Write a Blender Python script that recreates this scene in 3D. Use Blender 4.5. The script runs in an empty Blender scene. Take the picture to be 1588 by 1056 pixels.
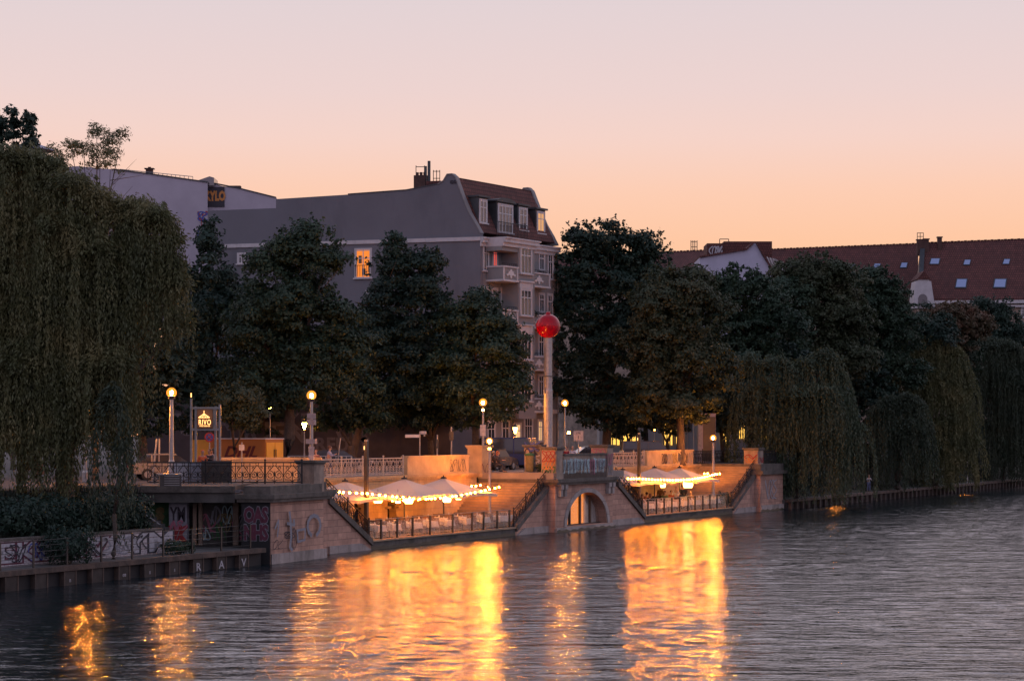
import bpy, math, random
import numpy as np
from mathutils import Vector, Matrix, Euler

random.seed(7)
RNG = np.random.default_rng(11)
SC = bpy.context.scene
COL = SC.collection
R = math.radians
PI = math.pi

# ------------------------------------------------------------------ camera
F = 3308.33            # focal length in photo pixels (75 mm lens on a 36 mm sensor)
HC = 6.5               # eye height above the river
cam_d = bpy.data.cameras.new("camera")
cam_d.lens = 75.0
cam_d.sensor_width = 36.0
cam_d.shift_y = 141.0 / 1588.0
cam_d.clip_start = 1.0
cam_d.clip_end = 5000.0
cam = bpy.data.objects.new("camera", cam_d)
COL.objects.link(cam)
cam.location = (0, 0, HC)
cam.rotation_euler = (R(90), 0, 0)
SC.camera = cam

# ------------------------------------------------------------------ render / exposure
SC.render.engine = 'CYCLES'
SC.view_settings.view_transform = 'Standard'
SC.view_settings.look = 'None'
SC.view_settings.exposure = 0.0
SC.view_settings.gamma = 1.0
SC.cycles.max_bounces = 6
SC.cycles.diffuse_bounces = 3
SC.cycles.glossy_bounces = 3
SC.cycles.transmission_bounces = 4
SC.cycles.transparent_max_bounces = 8
SC.cycles.sample_clamp_indirect = 6.0
SC.cycles.sample_clamp_direct = 0.0
SC.cycles.caustics_reflective = False
SC.cycles.caustics_refractive = False
try:
    SC.cycles.use_denoising = True
    SC.cycles.denoiser = 'OPENIMAGEDENOISE'
    SC.cycles.use_light_tree = True
    SC.cycles.use_adaptive_sampling = False
except Exception:
    pass

# ------------------------------------------------------------------ dusk sky
W = bpy.data.worlds.new("World")
SC.world = W
W.use_nodes = True
wn, wl = W.node_tree.nodes, W.node_tree.links
wn.clear()
w_out = wn.new('ShaderNodeOutputWorld')
w_bg = wn.new('ShaderNodeBackground')
w_tc = wn.new('ShaderNodeTexCoord')
w_sep = wn.new('ShaderNodeSeparateXYZ')
wl.new(w_tc.outputs['Generated'], w_sep.inputs[0])


def ramp(nodes, stops):
    r = nodes.new('ShaderNodeValToRGB')
    e = r.color_ramp.elements
    while len(e) > 1:
        e.remove(e[-1])
    e[0].position = stops[0][0]
    e[0].color = (*stops[0][1], 1)
    for p, c in stops[1:]:
        k = e.new(p)
        k.color = (*c, 1)
    return r


west = ramp(wn, [(0.0, (1.0, .44, .22)), (.045, (1.0, .52, .30)), (.085, (1.0, .575, .36)), (.111, (.985, .615, .455)), (.135, (.92, .655, .58)),
                 (.157, (.85, .655, .63)), (.2, (.765, .65, .67)), (.30, (1.10, .93, 1.05)), (.48, (1.10, .97, 1.12)), (.7, (.52, .53, .70)),  # high unseen band raised above a dusk level, added to brighten the water
                 (1.0, (.30, .34, .52))])
east = ramp(wn, [(0.0, (.55, .45, .60)), (.1, (.80, .62, .78)), (.25, (.70, .62, .83)), (.6, (.42, .45, .65)),
                 (1.0, (.30, .34, .52))])
wl.new(w_sep.outputs['Z'], west.inputs[0])
wl.new(w_sep.outputs['Z'], east.inputs[0])
w_map = wn.new('ShaderNodeMapRange')
w_map.inputs['From Min'].default_value = -0.45
w_map.inputs['From Max'].default_value = 0.95
wl.new(w_sep.outputs['Y'], w_map.inputs['Value'])
w_mix = wn.new('ShaderNodeMix')
w_mix.data_type = 'RGBA'
wl.new(w_map.outputs[0], w_mix.inputs['Factor'])
wl.new(east.outputs[0], w_mix.inputs[6])
wl.new(west.outputs[0], w_mix.inputs[7])
wl.new(w_mix.outputs[2], w_bg.inputs['Color'])
w_bg.inputs['Strength'].default_value = 1.0
wl.new(w_bg.outputs[0], w_out.inputs['Surface'])

# ------------------------------------------------------------------ frames of reference
AX, AY = -11.8, 104.4                  # near corner of the embankment at the water
U0, U1 = .4395, .8982                  # direction along the embankment
M0, M1 = -.8982, .4395                 # direction inland
ZS = 3.82                              # street level
ZD = .5                                # dining deck level


def L(s, t, z):
    return (AX + U0 * s + M0 * t, AY + U1 * s + M1 * t, z)


def SL(px, t):
    r = (px - 794) / F
    return (r * (AY + M1 * t) - AX - M0 * t) / (U0 - r * U1)


def P(px, py, d):
    return ((px - 794) * d / F, d, HC - (py - 669) * d / F)


def ZY(py, d):
    return HC - (py - 669) * d / F


def DL(s, t):
    return AY + U1 * s + M1 * t


class Pl:
    """vertical plane through o (x, y) along unit direction u; n points away from the building"""
    def __init__(self, o, u, n=None):
        self.o = o
        l = math.hypot(*u)
        self.u = (u[0] / l, u[1] / l)
        self.n = n or (self.u[1], -self.u[0])

    def k(self, px, off=0):
        r = (px - 794) / F
        ox, oy = self.o[0] + self.n[0] * off, self.o[1] + self.n[1] * off
        return (r * oy - ox) / (self.u[0] - r * self.u[1])

    def at(self, k, z, off=0):
        return (self.o[0] + self.u[0] * k + self.n[0] * off, self.o[1] + self.u[1] * k + self.n[1] * off, z)

    def px(self, px, py, off=0):
        k = self.k(px, off)
        p = self.at(k, 0, off)
        return (p[0], p[1], ZY(py, p[1]))


# ------------------------------------------------------------------ mesh helper
WLOC = {}


class MB:
    def __init__(self):
        self.v, self.f, self.m = [], [], []

    def add(self, vs, fs, m=0):
        b = len(self.v)
        self.v.extend([tuple(p) for p in vs])
        self.f.extend([tuple(b + i for i in q) for q in fs])
        self.m.extend([m] * len(fs))
        return self

    def box3(self, o, a, b, c, m=0):
        o, a, b, c = Vector(o), Vector(a), Vector(b), Vector(c)
        vs = [o, o + a, o + a + b, o + b, o + c, o + a + c, o + a + b + c, o + b + c]
        fs = [(0, 3, 2, 1), (4, 5, 6, 7), (0, 1, 5, 4), (1, 2, 6, 5), (2, 3, 7, 6), (3, 0, 4, 7)]
        if a.cross(b).dot(c) < 0:
            fs = [tuple(reversed(q)) for q in fs]
        return self.add(vs, fs, m)

    def box(self, c, s, rot=0, m=0):
        """c = centre of the bottom face, s = size"""
        cs, sn = math.cos(rot), math.sin(rot)
        a = (s[0] * cs, s[0] * sn, 0)
        b = (-s[1] * sn, s[1] * cs, 0)
        o = (c[0] - a[0] / 2 - b[0] / 2, c[1] - a[1] / 2 - b[1] / 2, c[2])
        return self.box3(o, a, b, (0, 0, s[2]), m)

    def lbox(self, s0, s1, t0, t1, z0, z1, m=0):
        o = L(s0, t0, z0)
        return self.box3(o, ((s1 - s0) * U0, (s1 - s0) * U1, 0), ((t1 - t0) * M0, (t1 - t0) * M1, 0), (0, 0, z1 - z0), m)

    def extrude(self, poly, vec, m=0, mside=None):
        n = len(poly)
        vec = Vector(vec)
        p = [Vector(q) for q in poly]
        vs = p + [q + vec for q in p]
        nrm = Vector((0, 0, 0))
        for i in range(n):
            nrm += p[i].cross(p[(i + 1) % n])
        flip = nrm.dot(vec) < 0
        fs = [tuple(range(n - 1, -1, -1)), tuple(range(n, 2 * n))]
        sd = [(i, (i + 1) % n, n + (i + 1) % n, n + i) for i in range(n)]
        if flip:
            fs = [tuple(reversed(q)) for q in fs]
            sd = [tuple(reversed(q)) for q in sd]
        b = len(self.v)
        self.add(vs, fs, m)
        self.f.extend([tuple(b + i for i in q) for q in sd])
        self.m.extend([m if mside is None else mside] * n)
        return self

    def lprof(self, prof, t0, t1, m=0):
        """profile in (s, z) extruded across t"""
        poly = [L(s, t0, z) for s, z in prof]
        return self.extrude(poly, ((t1 - t0) * M0, (t1 - t0) * M1, 0), m)

    def tube(self, pts, r, n=5, m=0, cap=True):
        pts = [Vector(p) for p in pts]
        k = len(pts)
        rs = r if isinstance(r, (list, tuple)) else [r] * k
        up = Vector((0, 0, 1))
        vs, fs = [], []
        for i, p in enumerate(pts):
            d = (pts[min(i + 1, k - 1)] - pts[max(i - 1, 0)])
            if d.length < 1e-9:
                d = Vector((0, 0, 1))
            d.normalize()
            a = d.cross(up)
            if a.length < .05:
                a = d.cross(Vector((1, 0, 0)))
            a.normalize()
            b = d.cross(a)
            for j in range(n):
                w = 2 * PI * j / n
                vs.append(p + (a * math.cos(w) + b * math.sin(w)) * rs[i])
        for i in range(k - 1):
            for j in range(n):
                fs.append((i * n + j, i * n + (j + 1) % n, (i + 1) * n + (j + 1) % n, (i + 1) * n + j))
        if cap:
            fs.append(tuple(range(n - 1, -1, -1)))
            fs.append(tuple((k - 1) * n + j for j in range(n)))
        return self.add(vs, fs, m)

    def lathe(self, prof, c=(0, 0, 0), n=12, m=0):
        vs, fs = [], []
        for r, z in prof:
            for j in range(n):
                w = 2 * PI * j / n
                vs.append((c[0] + r * math.cos(w), c[1] + r * math.sin(w), c[2] + z))
        k = len(prof)
        for i in range(k - 1):
            for j in range(n):
                fs.append((i * n + j, i * n + (j + 1) % n, (i + 1) * n + (j + 1) % n, (i + 1) * n + j))
        fs.append(tuple(range(n - 1, -1, -1)))
        fs.append(tuple((k - 1) * n + j for j in range(n)))
        return self.add(vs, fs, m)

    def sphere(self, c, r, n=12, m=0, sx=1, sy=1, sz=1):
        k = max(4, n // 2)
        vs, fs = [(c[0], c[1], c[2] - r * sz)], []
        for i in range(1, k):
            a = -PI / 2 + PI * i / k
            for j in range(n):
                w = 2 * PI * j / n
                vs.append((c[0] + r * sx * math.cos(a) * math.cos(w), c[1] + r * sy * math.cos(a) * math.sin(w), c[2] + r * sz * math.sin(a)))
        vs.append((c[0], c[1], c[2] + r * sz))
        top = len(vs) - 1
        for j in range(n):
            fs.append((0, 1 + (j + 1) % n, 1 + j))
            fs.append((top, 1 + (k - 2) * n + j, 1 + (k - 2) * n + (j + 1) % n))
        for i in range(k - 2):
            for j in range(n):
                a0 = 1 + i * n
                fs.append((a0 + j, a0 + (j + 1) % n, a0 + n + (j + 1) % n, a0 + n + j))
        return self.add(vs, fs, m)

    def quad(self, a, b, c, d, m=0):
        return self.add([a, b, c, d], [(0, 1, 2, 3)], m)

    def text(self, body, o, right, up, size, off=0.0, m=0, ext=.01, shear=0.0, space=1.0, sx=1.0):
        c = bpy.data.curves.new("txt", 'FONT')
        c.body = body
        c.size = 1.0
        c.offset = off
        c.extrude = 0
        c.shear = shear
        c.space_character = space
        c.resolution_u = 2
        c.align_x = 'CENTER'
        c.align_y = 'CENTER'
        ob = bpy.data.objects.new("txt", c)
        me = bpy.data.meshes.new_from_object(ob)
        r, u = Vector(right).normalized(), Vector(up).normalized()
        nn = r.cross(u)
        o = Vector(o) + nn * ext
        vs = [o + r * (v.co.x * size * sx) + u * (v.co.y * size) for v in me.vertices]
        fs = [tuple(p.vertices) for p in me.polygons]
        self.add(vs, fs, m)
        bpy.data.meshes.remove(me)
        bpy.data.objects.remove(ob)
        bpy.data.curves.remove(c)
        return self

    def build(self, name, mats, parent=None, smooth=False, origin=None):
        me = bpy.data.meshes.new(name)
        V = np.array(self.v, dtype=np.float64).reshape(-1, 3)
        if parent is not None:
            base = np.array(WLOC.get(parent.name, (0, 0, 0)))
            loc = (0, 0, 0)
        else:
            if origin is None:
                origin = ((V[:, 0].min() + V[:, 0].max()) / 2, (V[:, 1].min() + V[:, 1].max()) / 2, V[:, 2].min())
            base = np.array(origin)
            loc = tuple(origin)
        Vl = V - base
        me.from_pydata([tuple(p) for p in Vl], [], self.f)
        if not isinstance(mats, (list, tuple)):
            mats = [mats]
        for mt in mats:
            me.materials.append(mt)
        if len(mats) > 1:
            me.polygons.foreach_set('material_index', self.m)
        uv = me.uv_layers.new(name="uv")
        co = np.empty(len(me.loops), dtype=np.int32)
        me.loops.foreach_get('vertex_index', co)
        ls = np.empty(len(me.polygons), dtype=np.int32)
        lt = np.empty(len(me.polygons), dtype=np.int32)
        me.polygons.foreach_get('loop_start', ls)
        me.polygons.foreach_get('loop_total', lt)
        nr = np.empty(len(me.polygons) * 3)
        me.polygons.foreach_get('normal', nr)
        nr = np.repeat(nr.reshape(-1, 3), lt, axis=0)
        q = V[co]
        hl = np.hypot(nr[:, 0], nr[:, 1]) + 1e-9
        hx, hy = -nr[:, 1] / hl, nr[:, 0] / hl
        flat = np.abs(nr[:, 2]) > .75
        uu = np.where(flat, q[:, 0], q[:, 0] * hx + q[:, 1] * hy)
        vv = np.where(flat, q[:, 1], q[:, 2])
        uv.data.foreach_set('uv', np.stack([uu, vv], 1).astype(np.float32).ravel())
        if smooth:
            me.polygons.foreach_set('use_smooth', [True] * len(me.polygons))
        me.update()
        o = bpy.data.objects.new(name, me)
        COL.objects.link(o)
        o.location = loc
        if parent is not None:
            o.parent = parent
            WLOC[o.name] = tuple(base)
        else:
            WLOC[o.name] = tuple(base)
        return o


def props(o, label=None, cat=None, group=None, kind=None):
    if label:
        o['label'] = label
    if cat:
        o['category'] = cat
    if group:
        o['group'] = group
    if kind:
        o['kind'] = kind
    return o


def thing(name, label, cat, loc=(0, 0, 0), group=None):
    o = bpy.data.objects.new(name, None)
    o.empty_display_size = .3
    COL.objects.link(o)
    o.location = loc
    WLOC[o.name] = tuple(loc)
    return props(o, label, cat, group)


def dup(root, loc, rotz=0, label=None, group=None, scale=None):
    def cp(o, par):
        c = o.copy()
        COL.objects.link(c)
        c.parent = par
        for ch in o.children:
            cp(ch, c)
        return c
    r = cp(root, None)
    r.location = loc
    r.rotation_euler = (0, 0, rotz)
    if scale:
        r.scale = scale
    if label:
        r['label'] = label
    if group:
        r['group'] = group
    return r


# ------------------------------------------------------------------ materials
def frosted(name, col, st, tr):
    m = bpy.data.materials.new(name)
    m.use_nodes = True
    n, l = m.node_tree.nodes, m.node_tree.links
    n.clear()
    o = n.new('ShaderNodeOutputMaterial')
    e = n.new('ShaderNodeEmission')
    e.inputs['Color'].default_value = (*col, 1)
    e.inputs['Strength'].default_value = st
    t = n.new('ShaderNodeBsdfTransparent')
    mx = n.new('ShaderNodeMixShader')
    mx.inputs[0].default_value = 1 - tr
    l.new(t.outputs[0], mx.inputs[1])
    l.new(e.outputs[0], mx.inputs[2])
    l.new(mx.outputs[0], o.inputs['Surface'])
    return m


def mat(name, col, rough=.7, metal=0., noise=None, bump=None, emit=None, spec=.5, dirt=None, alpha=None, trans=None):
    m = bpy.data.materials.new(name)
    m.use_nodes = True
    n, l = m.node_tree.nodes, m.node_tree.links
    b = n['Principled BSDF']
    b.inputs['Base Color'].default_value = (*col, 1)
    b.inputs['Roughness'].default_value = rough
    b.inputs['Metallic'].default_value = metal
    b.inputs['Specular IOR Level'].default_value = spec
    tc = n.new('ShaderNodeTexCoord')
    last = None
    if noise:
        sc, am = noise
        t = n.new('ShaderNodeTexNoise')
        t.inputs['Scale'].default_value = sc
        t.inputs['Detail'].default_value = 6
        t.inputs['Roughness'].default_value = .65
        l.new(tc.outputs['Object'], t.inputs['Vector'])
        r = ramp(n, [(.3, tuple(max(0, c * (1 - am)) for c in col)), (.7, tuple(min(1, c * (1 + am)) for c in col))])
        l.new(t.outputs['Fac'], r.inputs[0])
        last = r.outputs[0]
    if dirt:
        sc, dc, lo, hi = dirt
        t = n.new('ShaderNodeTexNoise')
        t.inputs['Scale'].default_value = sc
        t.inputs['Detail'].default_value = 8
        t.inputs['Roughness'].default_value = .7
        mp = n.new('ShaderNodeMapping')
        mp.inputs['Scale'].default_value = (1, 1, .35)
        l.new(tc.outputs['Object'], mp.inputs[0])
        l.new(mp.outputs[0], t.inputs['Vector'])
        mr = n.new('ShaderNodeMapRange')
        mr.inputs['From Min'].default_value = lo
        mr.inputs['From Max'].default_value = hi
        l.new(t.outputs['Fac'], mr.inputs['Value'])
        mx = n.new('ShaderNodeMix')
        mx.data_type = 'RGBA'
        l.new(mr.outputs[0], mx.inputs['Factor'])
        if last is not None:
            l.new(last, mx.inputs[6])
        else:
            mx.inputs[6].default_value = (*col, 1)
        mx.inputs[7].default_value = (*dc, 1)
        last = mx.outputs[2]
    if last is not None:
        l.new(last, b.inputs['Base Color'])
    if bump:
        sc, st = bump
        t = n.new('ShaderNodeTexNoise')
        t.inputs['Scale'].default_value = sc
        t.inputs['Detail'].default_value = 5
        l.new(tc.outputs['Object'], t.inputs['Vector'])
        bp = n.new('ShaderNodeBump')
        bp.inputs['Strength'].default_value = st
        bp.inputs['Distance'].default_value = .05
        l.new(t.outputs['Fac'], bp.inputs['Height'])
        l.new(bp.outputs[0], b.inputs['Normal'])
    if emit:
        b.inputs['Emission Color'].default_value = (*emit[0], 1)
        b.inputs['Emission Strength'].default_value = emit[1]
    if trans:
        b.inputs['Transmission Weight'].default_value = trans
    if alpha is not None:
        b.inputs['Alpha'].default_value = alpha
    return m


def blocks(name, c1, c2, mortar, bw=.9, bh=.38, ms=.012, dirt=None, rough=.85, bumpst=.5):
    """masonry laid out in metres on the uv map"""
    m = bpy.data.materials.new(name)
    m.use_nodes = True
    n, l = m.node_tree.nodes, m.node_tree.links
    b = n['Principled BSDF']
    b.inputs['Roughness'].default_value = rough
    b.inputs['Specular IOR Level'].default_value = .3
    uv = n.new('ShaderNodeUVMap')
    br = n.new('ShaderNodeTexBrick')
    br.inputs['Scale'].default_value = 1.0
    br.inputs['Brick Width'].default_value = bw
    br.inputs['Row Height'].default_value = bh
    br.inputs['Mortar Size'].default_value = ms
    br.inputs['Color1'].default_value = (*c1, 1)
    br.inputs['Color2'].default_value = (*c2, 1)
    br.inputs['Mortar'].default_value = (*mortar, 1)
    br.inputs['Bias'].default_value = 0
    l.new(uv.outputs[0], br.inputs['Vector'])
    tc = n.new('ShaderNodeTexCoord')
    t = n.new('ShaderNodeTexNoise')
    t.inputs['Scale'].default_value = 1.3
    t.inputs['Detail'].default_value = 9
    t.inputs['Roughness'].default_value = .7
    l.new(tc.outputs['Object'], t.inputs['Vector'])
    mr = n.new('ShaderNodeMapRange')
    mr.inputs['From Min'].default_value = .3
    mr.inputs['From Max'].default_value = .7
    mr.inputs['To Min'].default_value = .72
    mr.inputs['To Max'].default_value = 1.2
    l.new(t.outputs['Fac'], mr.inputs['Value'])
    vm = n.new('ShaderNodeVectorMath')
    vm.operation = 'SCALE'
    l.new(br.outputs['Color'], vm.inputs[0])
    l.new(mr.outputs[0], vm.inputs['Scale'])
    last = vm.outputs[0]
    if dirt:
        sc, dc, lo, hi = dirt
        t2 = n.new('ShaderNodeTexNoise')
        t2.inputs['Scale'].default_value = sc
        t2.inputs['Detail'].default_value = 8
        t2.inputs['Roughness'].default_value = .7
        mp = n.new('ShaderNodeMapping')
        mp.inputs['Scale'].default_value = (1, 1, .3)
        l.new(tc.outputs['Object'], mp.inputs[0])
        l.new(mp.outputs[0], t2.inputs['Vector'])
        m2 = n.new('ShaderNodeMapRange')
        m2.inputs['From Min'].default_value = lo
        m2.inputs['From Max'].default_value = hi
        l.new(t2.outputs['Fac'], m2.inputs['Value'])
        mx = n.new('ShaderNodeMix')
        mx.data_type = 'RGBA'
        l.new(m2.outputs[0], mx.inputs['Factor'])
        l.new(last, mx.inputs[6])
        mx.inputs[7].default_value = (*dc, 1)
        last = mx.outputs[2]
    l.new(last, b.inputs['Base Color'])
    bp = n.new('ShaderNodeBump')
    bp.inputs['Strength'].default_value = bumpst
    bp.inputs['Distance'].default_value = .03
    bp.invert = True
    l.new(br.outputs['Fac'], bp.inputs['Height'])
    l.new(bp.outputs[0], b.inputs['Normal'])
    return m


def leafmat(name, cols, sc=.35, rough=.6, trans=.18):
    m = bpy.data.materials.new(name)
    m.use_nodes = True
    n, l = m.node_tree.nodes, m.node_tree.links
    b = n['Principled BSDF']
    b.inputs['Roughness'].default_value = rough
    b.inputs['Specular IOR Level'].default_value = .35
    tc = n.new('ShaderNodeTexCoord')
    t = n.new('ShaderNodeTexNoise')
    t.inputs['Scale'].default_value = sc
    t.inputs['Detail'].default_value = 5
    t.inputs['Roughness'].default_value = .75
    l.new(tc.outputs['Object'], t.inputs['Vector'])
    k = len(cols)
    r = ramp(n, [(.32 + .36 * i / (k - 1), c) for i, c in enumerate(cols)])
    l.new(t.outputs['Fac'], r.inputs[0])
    l.new(r.outputs[0], b.inputs['Base Color'])
    tr = n.new('ShaderNodeBsdfTranslucent')
    l.new(r.outputs[0], tr.inputs['Color'])
    mx = n.new('ShaderNodeMixShader')
    mx.inputs[0].default_value = trans
    l.new(b.outputs[0], mx.inputs[1])
    l.new(tr.outputs[0], mx.inputs[2])
    l.new(mx.outputs[0], n['Material Output'].inputs['Surface'])
    return m


def cloth(name, col, trans=.35):
    m = bpy.data.materials.new(name)
    m.use_nodes = True
    n, l = m.node_tree.nodes, m.node_tree.links
    b = n['Principled BSDF']
    b.inputs['Roughness'].default_value = .9
    b.inputs['Base Color'].default_value = (*col, 1)
    tr = n.new('ShaderNodeBsdfTranslucent')
    tr.inputs['Color'].default_value = (*col, 1)
    mx = n.new('ShaderNodeMixShader')
    mx.inputs[0].default_value = trans
    l.new(b.outputs[0], mx.inputs[1])
    l.new(tr.outputs[0], mx.inputs[2])
    l.new(mx.outputs[0], n['Material Output'].inputs['Surface'])
    return m


def glow(name, col, st):
    m = bpy.data.materials.new(name)
    m.use_nodes = True
    n, l = m.node_tree.nodes, m.node_tree.links
    n.clear()
    o = n.new('ShaderNodeOutputMaterial')
    e = n.new('ShaderNodeEmission')
    e.inputs['Color'].default_value = (*col, 1)
    e.inputs['Strength'].default_value = st
    l.new(e.outputs[0], o.inputs['Surface'])
    return m


MT = {}
MT['sand'] = blocks('sandstone', (.54, .33, .245), (.41, .25, .19), (.2, .13, .105), .95, .36, .01, (.55, (.17, .11, .095), .52, .78))
MT['sandpale'] = blocks('pale plinth stone', (.40, .35, .32), (.34, .30, .28), (.2, .17, .15), 1.3, .9, .012, (.8, (.16, .14, .12), .5, .75))
MT['lime'] = blocks('limestone wall', (.52, .37, .19), (.45, .31, .16), (.3, .23, .16), 1.1, .42, .01, (.7, (.25, .18, .12), .55, .8))
MT['weather'] = mat('weathered coping stone', (.115, .10, .085), .9, noise=(1.6, .45), bump=(9, .5), dirt=(1.2, (.04, .045, .035), .5, .75))
MT['parapet'] = mat('parapet plaster stone', (.48, .35, .20), .9, noise=(.9, .25), bump=(7, .35), dirt=(.8, (.2, .15, .1), .55, .8))
MT['pier'] = mat('pier stone', (.34, .26, .2), .9, noise=(1.1, .35), bump=(8, .4), dirt=(1., (.1, .085, .07), .5, .72))
MT['step'] = mat('sandstone step', (.36, .26, .16), .85, noise=(1.5, .25), bump=(20, .2), dirt=(1., (.14, .11, .09), .5, .8))
MT['concrete'] = mat('dark wet concrete', (.09, .085, .078), .8, noise=(.9, .4), bump=(6, .4), dirt=(.7, (.03, .035, .03), .5, .7))
MT['iron'] = mat('dark wrought iron', (.028, .027, .028), .5, .6, noise=(4, .3))
MT['paleiron'] = mat('pale painted iron', (.42, .37, .31), .6, .1, noise=(3, .2))
MT['steel'] = mat('brushed steel post', (.32, .31, .30), .35, .8, noise=(3, .12))
MT['darksteel'] = mat('dark steel', (.07, .065, .06), .45, .7, noise=(3, .2))
MT['gal'] = mat('galvanised steel', (.33, .32, .31), .5, .6, noise=(5, .2))
MT['wood'] = mat('weathered timber', (.16, .11, .075), .8, noise=(3, .35), bump=(12, .4))
MT['wicker'] = mat('brown woven wicker', (.16, .095, .06), .8, noise=(25, .5), bump=(45, .6))
MT['palechair'] = mat('cream seat cover', (.55, .48, .4), .85, noise=(10, .1))
MT['linen'] = cloth('white table linen', (.72, .70, .66), .15)
MT['canopy'] = cloth('cream parasol fabric', (.50, .45, .41), .12)
MT['glass'] = mat('clear glass', (.85, .9, .9), .05, trans=1.0, alpha=.22)
MT['pane'] = mat('dark window glass', (.03, .035, .045), .08, 0, spec=.9)
MT['frame'] = mat('white window frame', (.58, .55, .54), .6, noise=(2, .1))
MT['trim'] = mat('pale stucco trim', (.50, .47, .47), .8, noise=(1.5, .12), dirt=(.6, (.3, .27, .26), .55, .8))
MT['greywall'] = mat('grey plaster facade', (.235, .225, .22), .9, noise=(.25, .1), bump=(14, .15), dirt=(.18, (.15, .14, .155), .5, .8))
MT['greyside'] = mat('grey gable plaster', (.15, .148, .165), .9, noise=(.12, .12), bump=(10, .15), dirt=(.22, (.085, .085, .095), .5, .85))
MT['lilac'] = mat('pale lilac plaster', (.40, .36, .41), .9, noise=(.2, .14), dirt=(.15, (.27, .24, .28), .5, .8))
MT['white'] = mat('white plaster', (.42, .41, .50), .9, noise=(.3, .1), dirt=(.2, (.3, .29, .34), .5, .8))
MT['tile'] = blocks('red clay roof tiles', (.15, .055, .045), (.11, .042, .036), (.05, .022, .02), .3, .34, .03, (.35, (.06, .03, .027), .5, .8), .8, .8)
MT['slate'] = mat('dark sheet metal cladding', (.05, .055, .06), .55, .3, noise=(1, .3))
MT['brick'] = blocks('dark chimney brick', (.13, .06, .045), (.09, .045, .038), (.06, .05, .045), .25, .08, .012)
MT['whitebrick'] = blocks('whitewashed brick', (.62, .56, .56), (.52, .47, .48), (.26, .22, .22), .26, .1, .012, (1.1, (.13, .11, .11), .54, .75))
MT['redpaint'] = mat('glossy red paint', (.36, .002, .012), .16, 0, spec=.3, noise=(2, .06))
MT['bark'] = mat('tree bark', (.085, .065, .05), .95, noise=(3, .4), bump=(9, 1.0))
MT['grass'] = mat('rough bank grass', (.018, .024, .014), .95, noise=(1.2, .5), bump=(8, .8))
MT['asphalt'] = mat('asphalt', (.055, .05, .05), .9, noise=(.8, .2), bump=(30, .2))
MT['pave'] = mat('granite paving', (.26, .22, .19), .85, noise=(.8, .2), bump=(12, .2))
MT['rust'] = mat('rusty sheet piling', (.10, .07, .055), .8, .2, noise=(1.6, .45), bump=(8, .5), dirt=(.9, (.03, .03, .028), .45, .7))
MT['black'] = mat('black paint', (.012, .012, .013), .7)
MT['rubber'] = mat('black rubber', (.02, .02, .02), .8)
MT['skin'] = mat('skin', (.45, .26, .18), .6)
SODIUM = (1.0, .30, .033)
WARM = (1.0, .55, .17)
MT['globe'] = frosted('lit globe with halo', (1.0, .30, .035), 2.2, .5)  # orange glow of the shell paints the halo around the bulb
MT['lampbulb'] = glow('lit sodium bulb', SODIUM, 6000)
MT['globe2'] = glow('lit lens and collar glint', SODIUM, 150)
MT['smallglobe'] = glow('lit distant lamp', SODIUM, 400)
MT['bulb'] = glow('lit festoon bulb', (1.0, .245, .014), 520)
MT['lantern'] = glow('lit paper lantern', (1.0, .46, .12), 22)
MT['room'] = glow('lamplit room', (1.0, .27, .045), 1.0)
MT['roomy'] = glow('yellow lamplit window', (1.0, .55, .10), 1.6)
MT['roomp'] = glow('pale lamplit window', (1.0, .56, .24), .95)
MT['signlit'] = glow('lit sign letters', (1.0, .50, .16), 3.2)

# ================================================================== WATER AND GROUND
def water_mat():
    m = bpy.data.materials.new("river water")
    m.use_nodes = True
    n, l = m.node_tree.nodes, m.node_tree.links
    b = n['Principled BSDF']
    b.inputs['Base Color'].default_value = (.010, .018, .022, 1)
    b.inputs['IOR'].default_value = 1.6
    b.inputs['Specular IOR Level'].default_value = .5
    tc = n.new('ShaderNodeTexCoord')

    def nz(scale, det, mp=(1, 1, 1), rough=.55, rot=0):
        mpn = n.new('ShaderNodeMapping')
        mpn.inputs['Scale'].default_value = mp
        mpn.inputs['Rotation'].default_value = (0, 0, rot)
        l.new(tc.outputs['Object'], mpn.inputs[0])
        t = n.new('ShaderNodeTexNoise')
        t.inputs['Scale'].default_value = scale
        t.inputs['Detail'].default_value = det
        t.inputs['Roughness'].default_value = rough
        l.new(mpn.outputs[0], t.inputs['Vector'])
        return t
    big = nz(.045, 4, (1, .7, 1), rot=.4)
    rr = n.new('ShaderNodeMapRange')
    rr.inputs['From Min'].default_value = .35
    rr.inputs['From Max'].default_value = .68
    rr.inputs['To Min'].default_value = .09
    rr.inputs['To Max'].default_value = .14
    l.new(big.outputs['Fac'], rr.inputs['Value'])
    l.new(rr.outputs[0], b.inputs['Roughness'])
    a = nz(1.5, 4, (.42, 1, 1), rot=.12)
    c = nz(.42, 3, (.45, 1, 1), rot=-.15)
    s = nz(5.0, 2, (.6, 1, 1))
    b1 = n.new('ShaderNodeBump')
    b1.inputs['Distance'].default_value = .22
    b1.inputs['Strength'].default_value = 1.0
    l.new(c.outputs['Fac'], b1.inputs['Height'])
    b2 = n.new('ShaderNodeBump')
    b2.inputs['Distance'].default_value = .13
    b2.inputs['Strength'].default_value = 1.0
    l.new(a.outputs['Fac'], b2.inputs['Height'])
    l.new(b1.outputs[0], b2.inputs['Normal'])
    b3 = n.new('ShaderNodeBump')
    b3.inputs['Distance'].default_value = .02
    b3.inputs['Strength'].default_value = 1.0
    l.new(s.outputs['Fac'], b3.inputs['Height'])
    l.new(b2.outputs[0], b3.inputs['Normal'])
    l.new(b3.outputs[0], b.inputs['Normal'])
    return m


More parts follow.
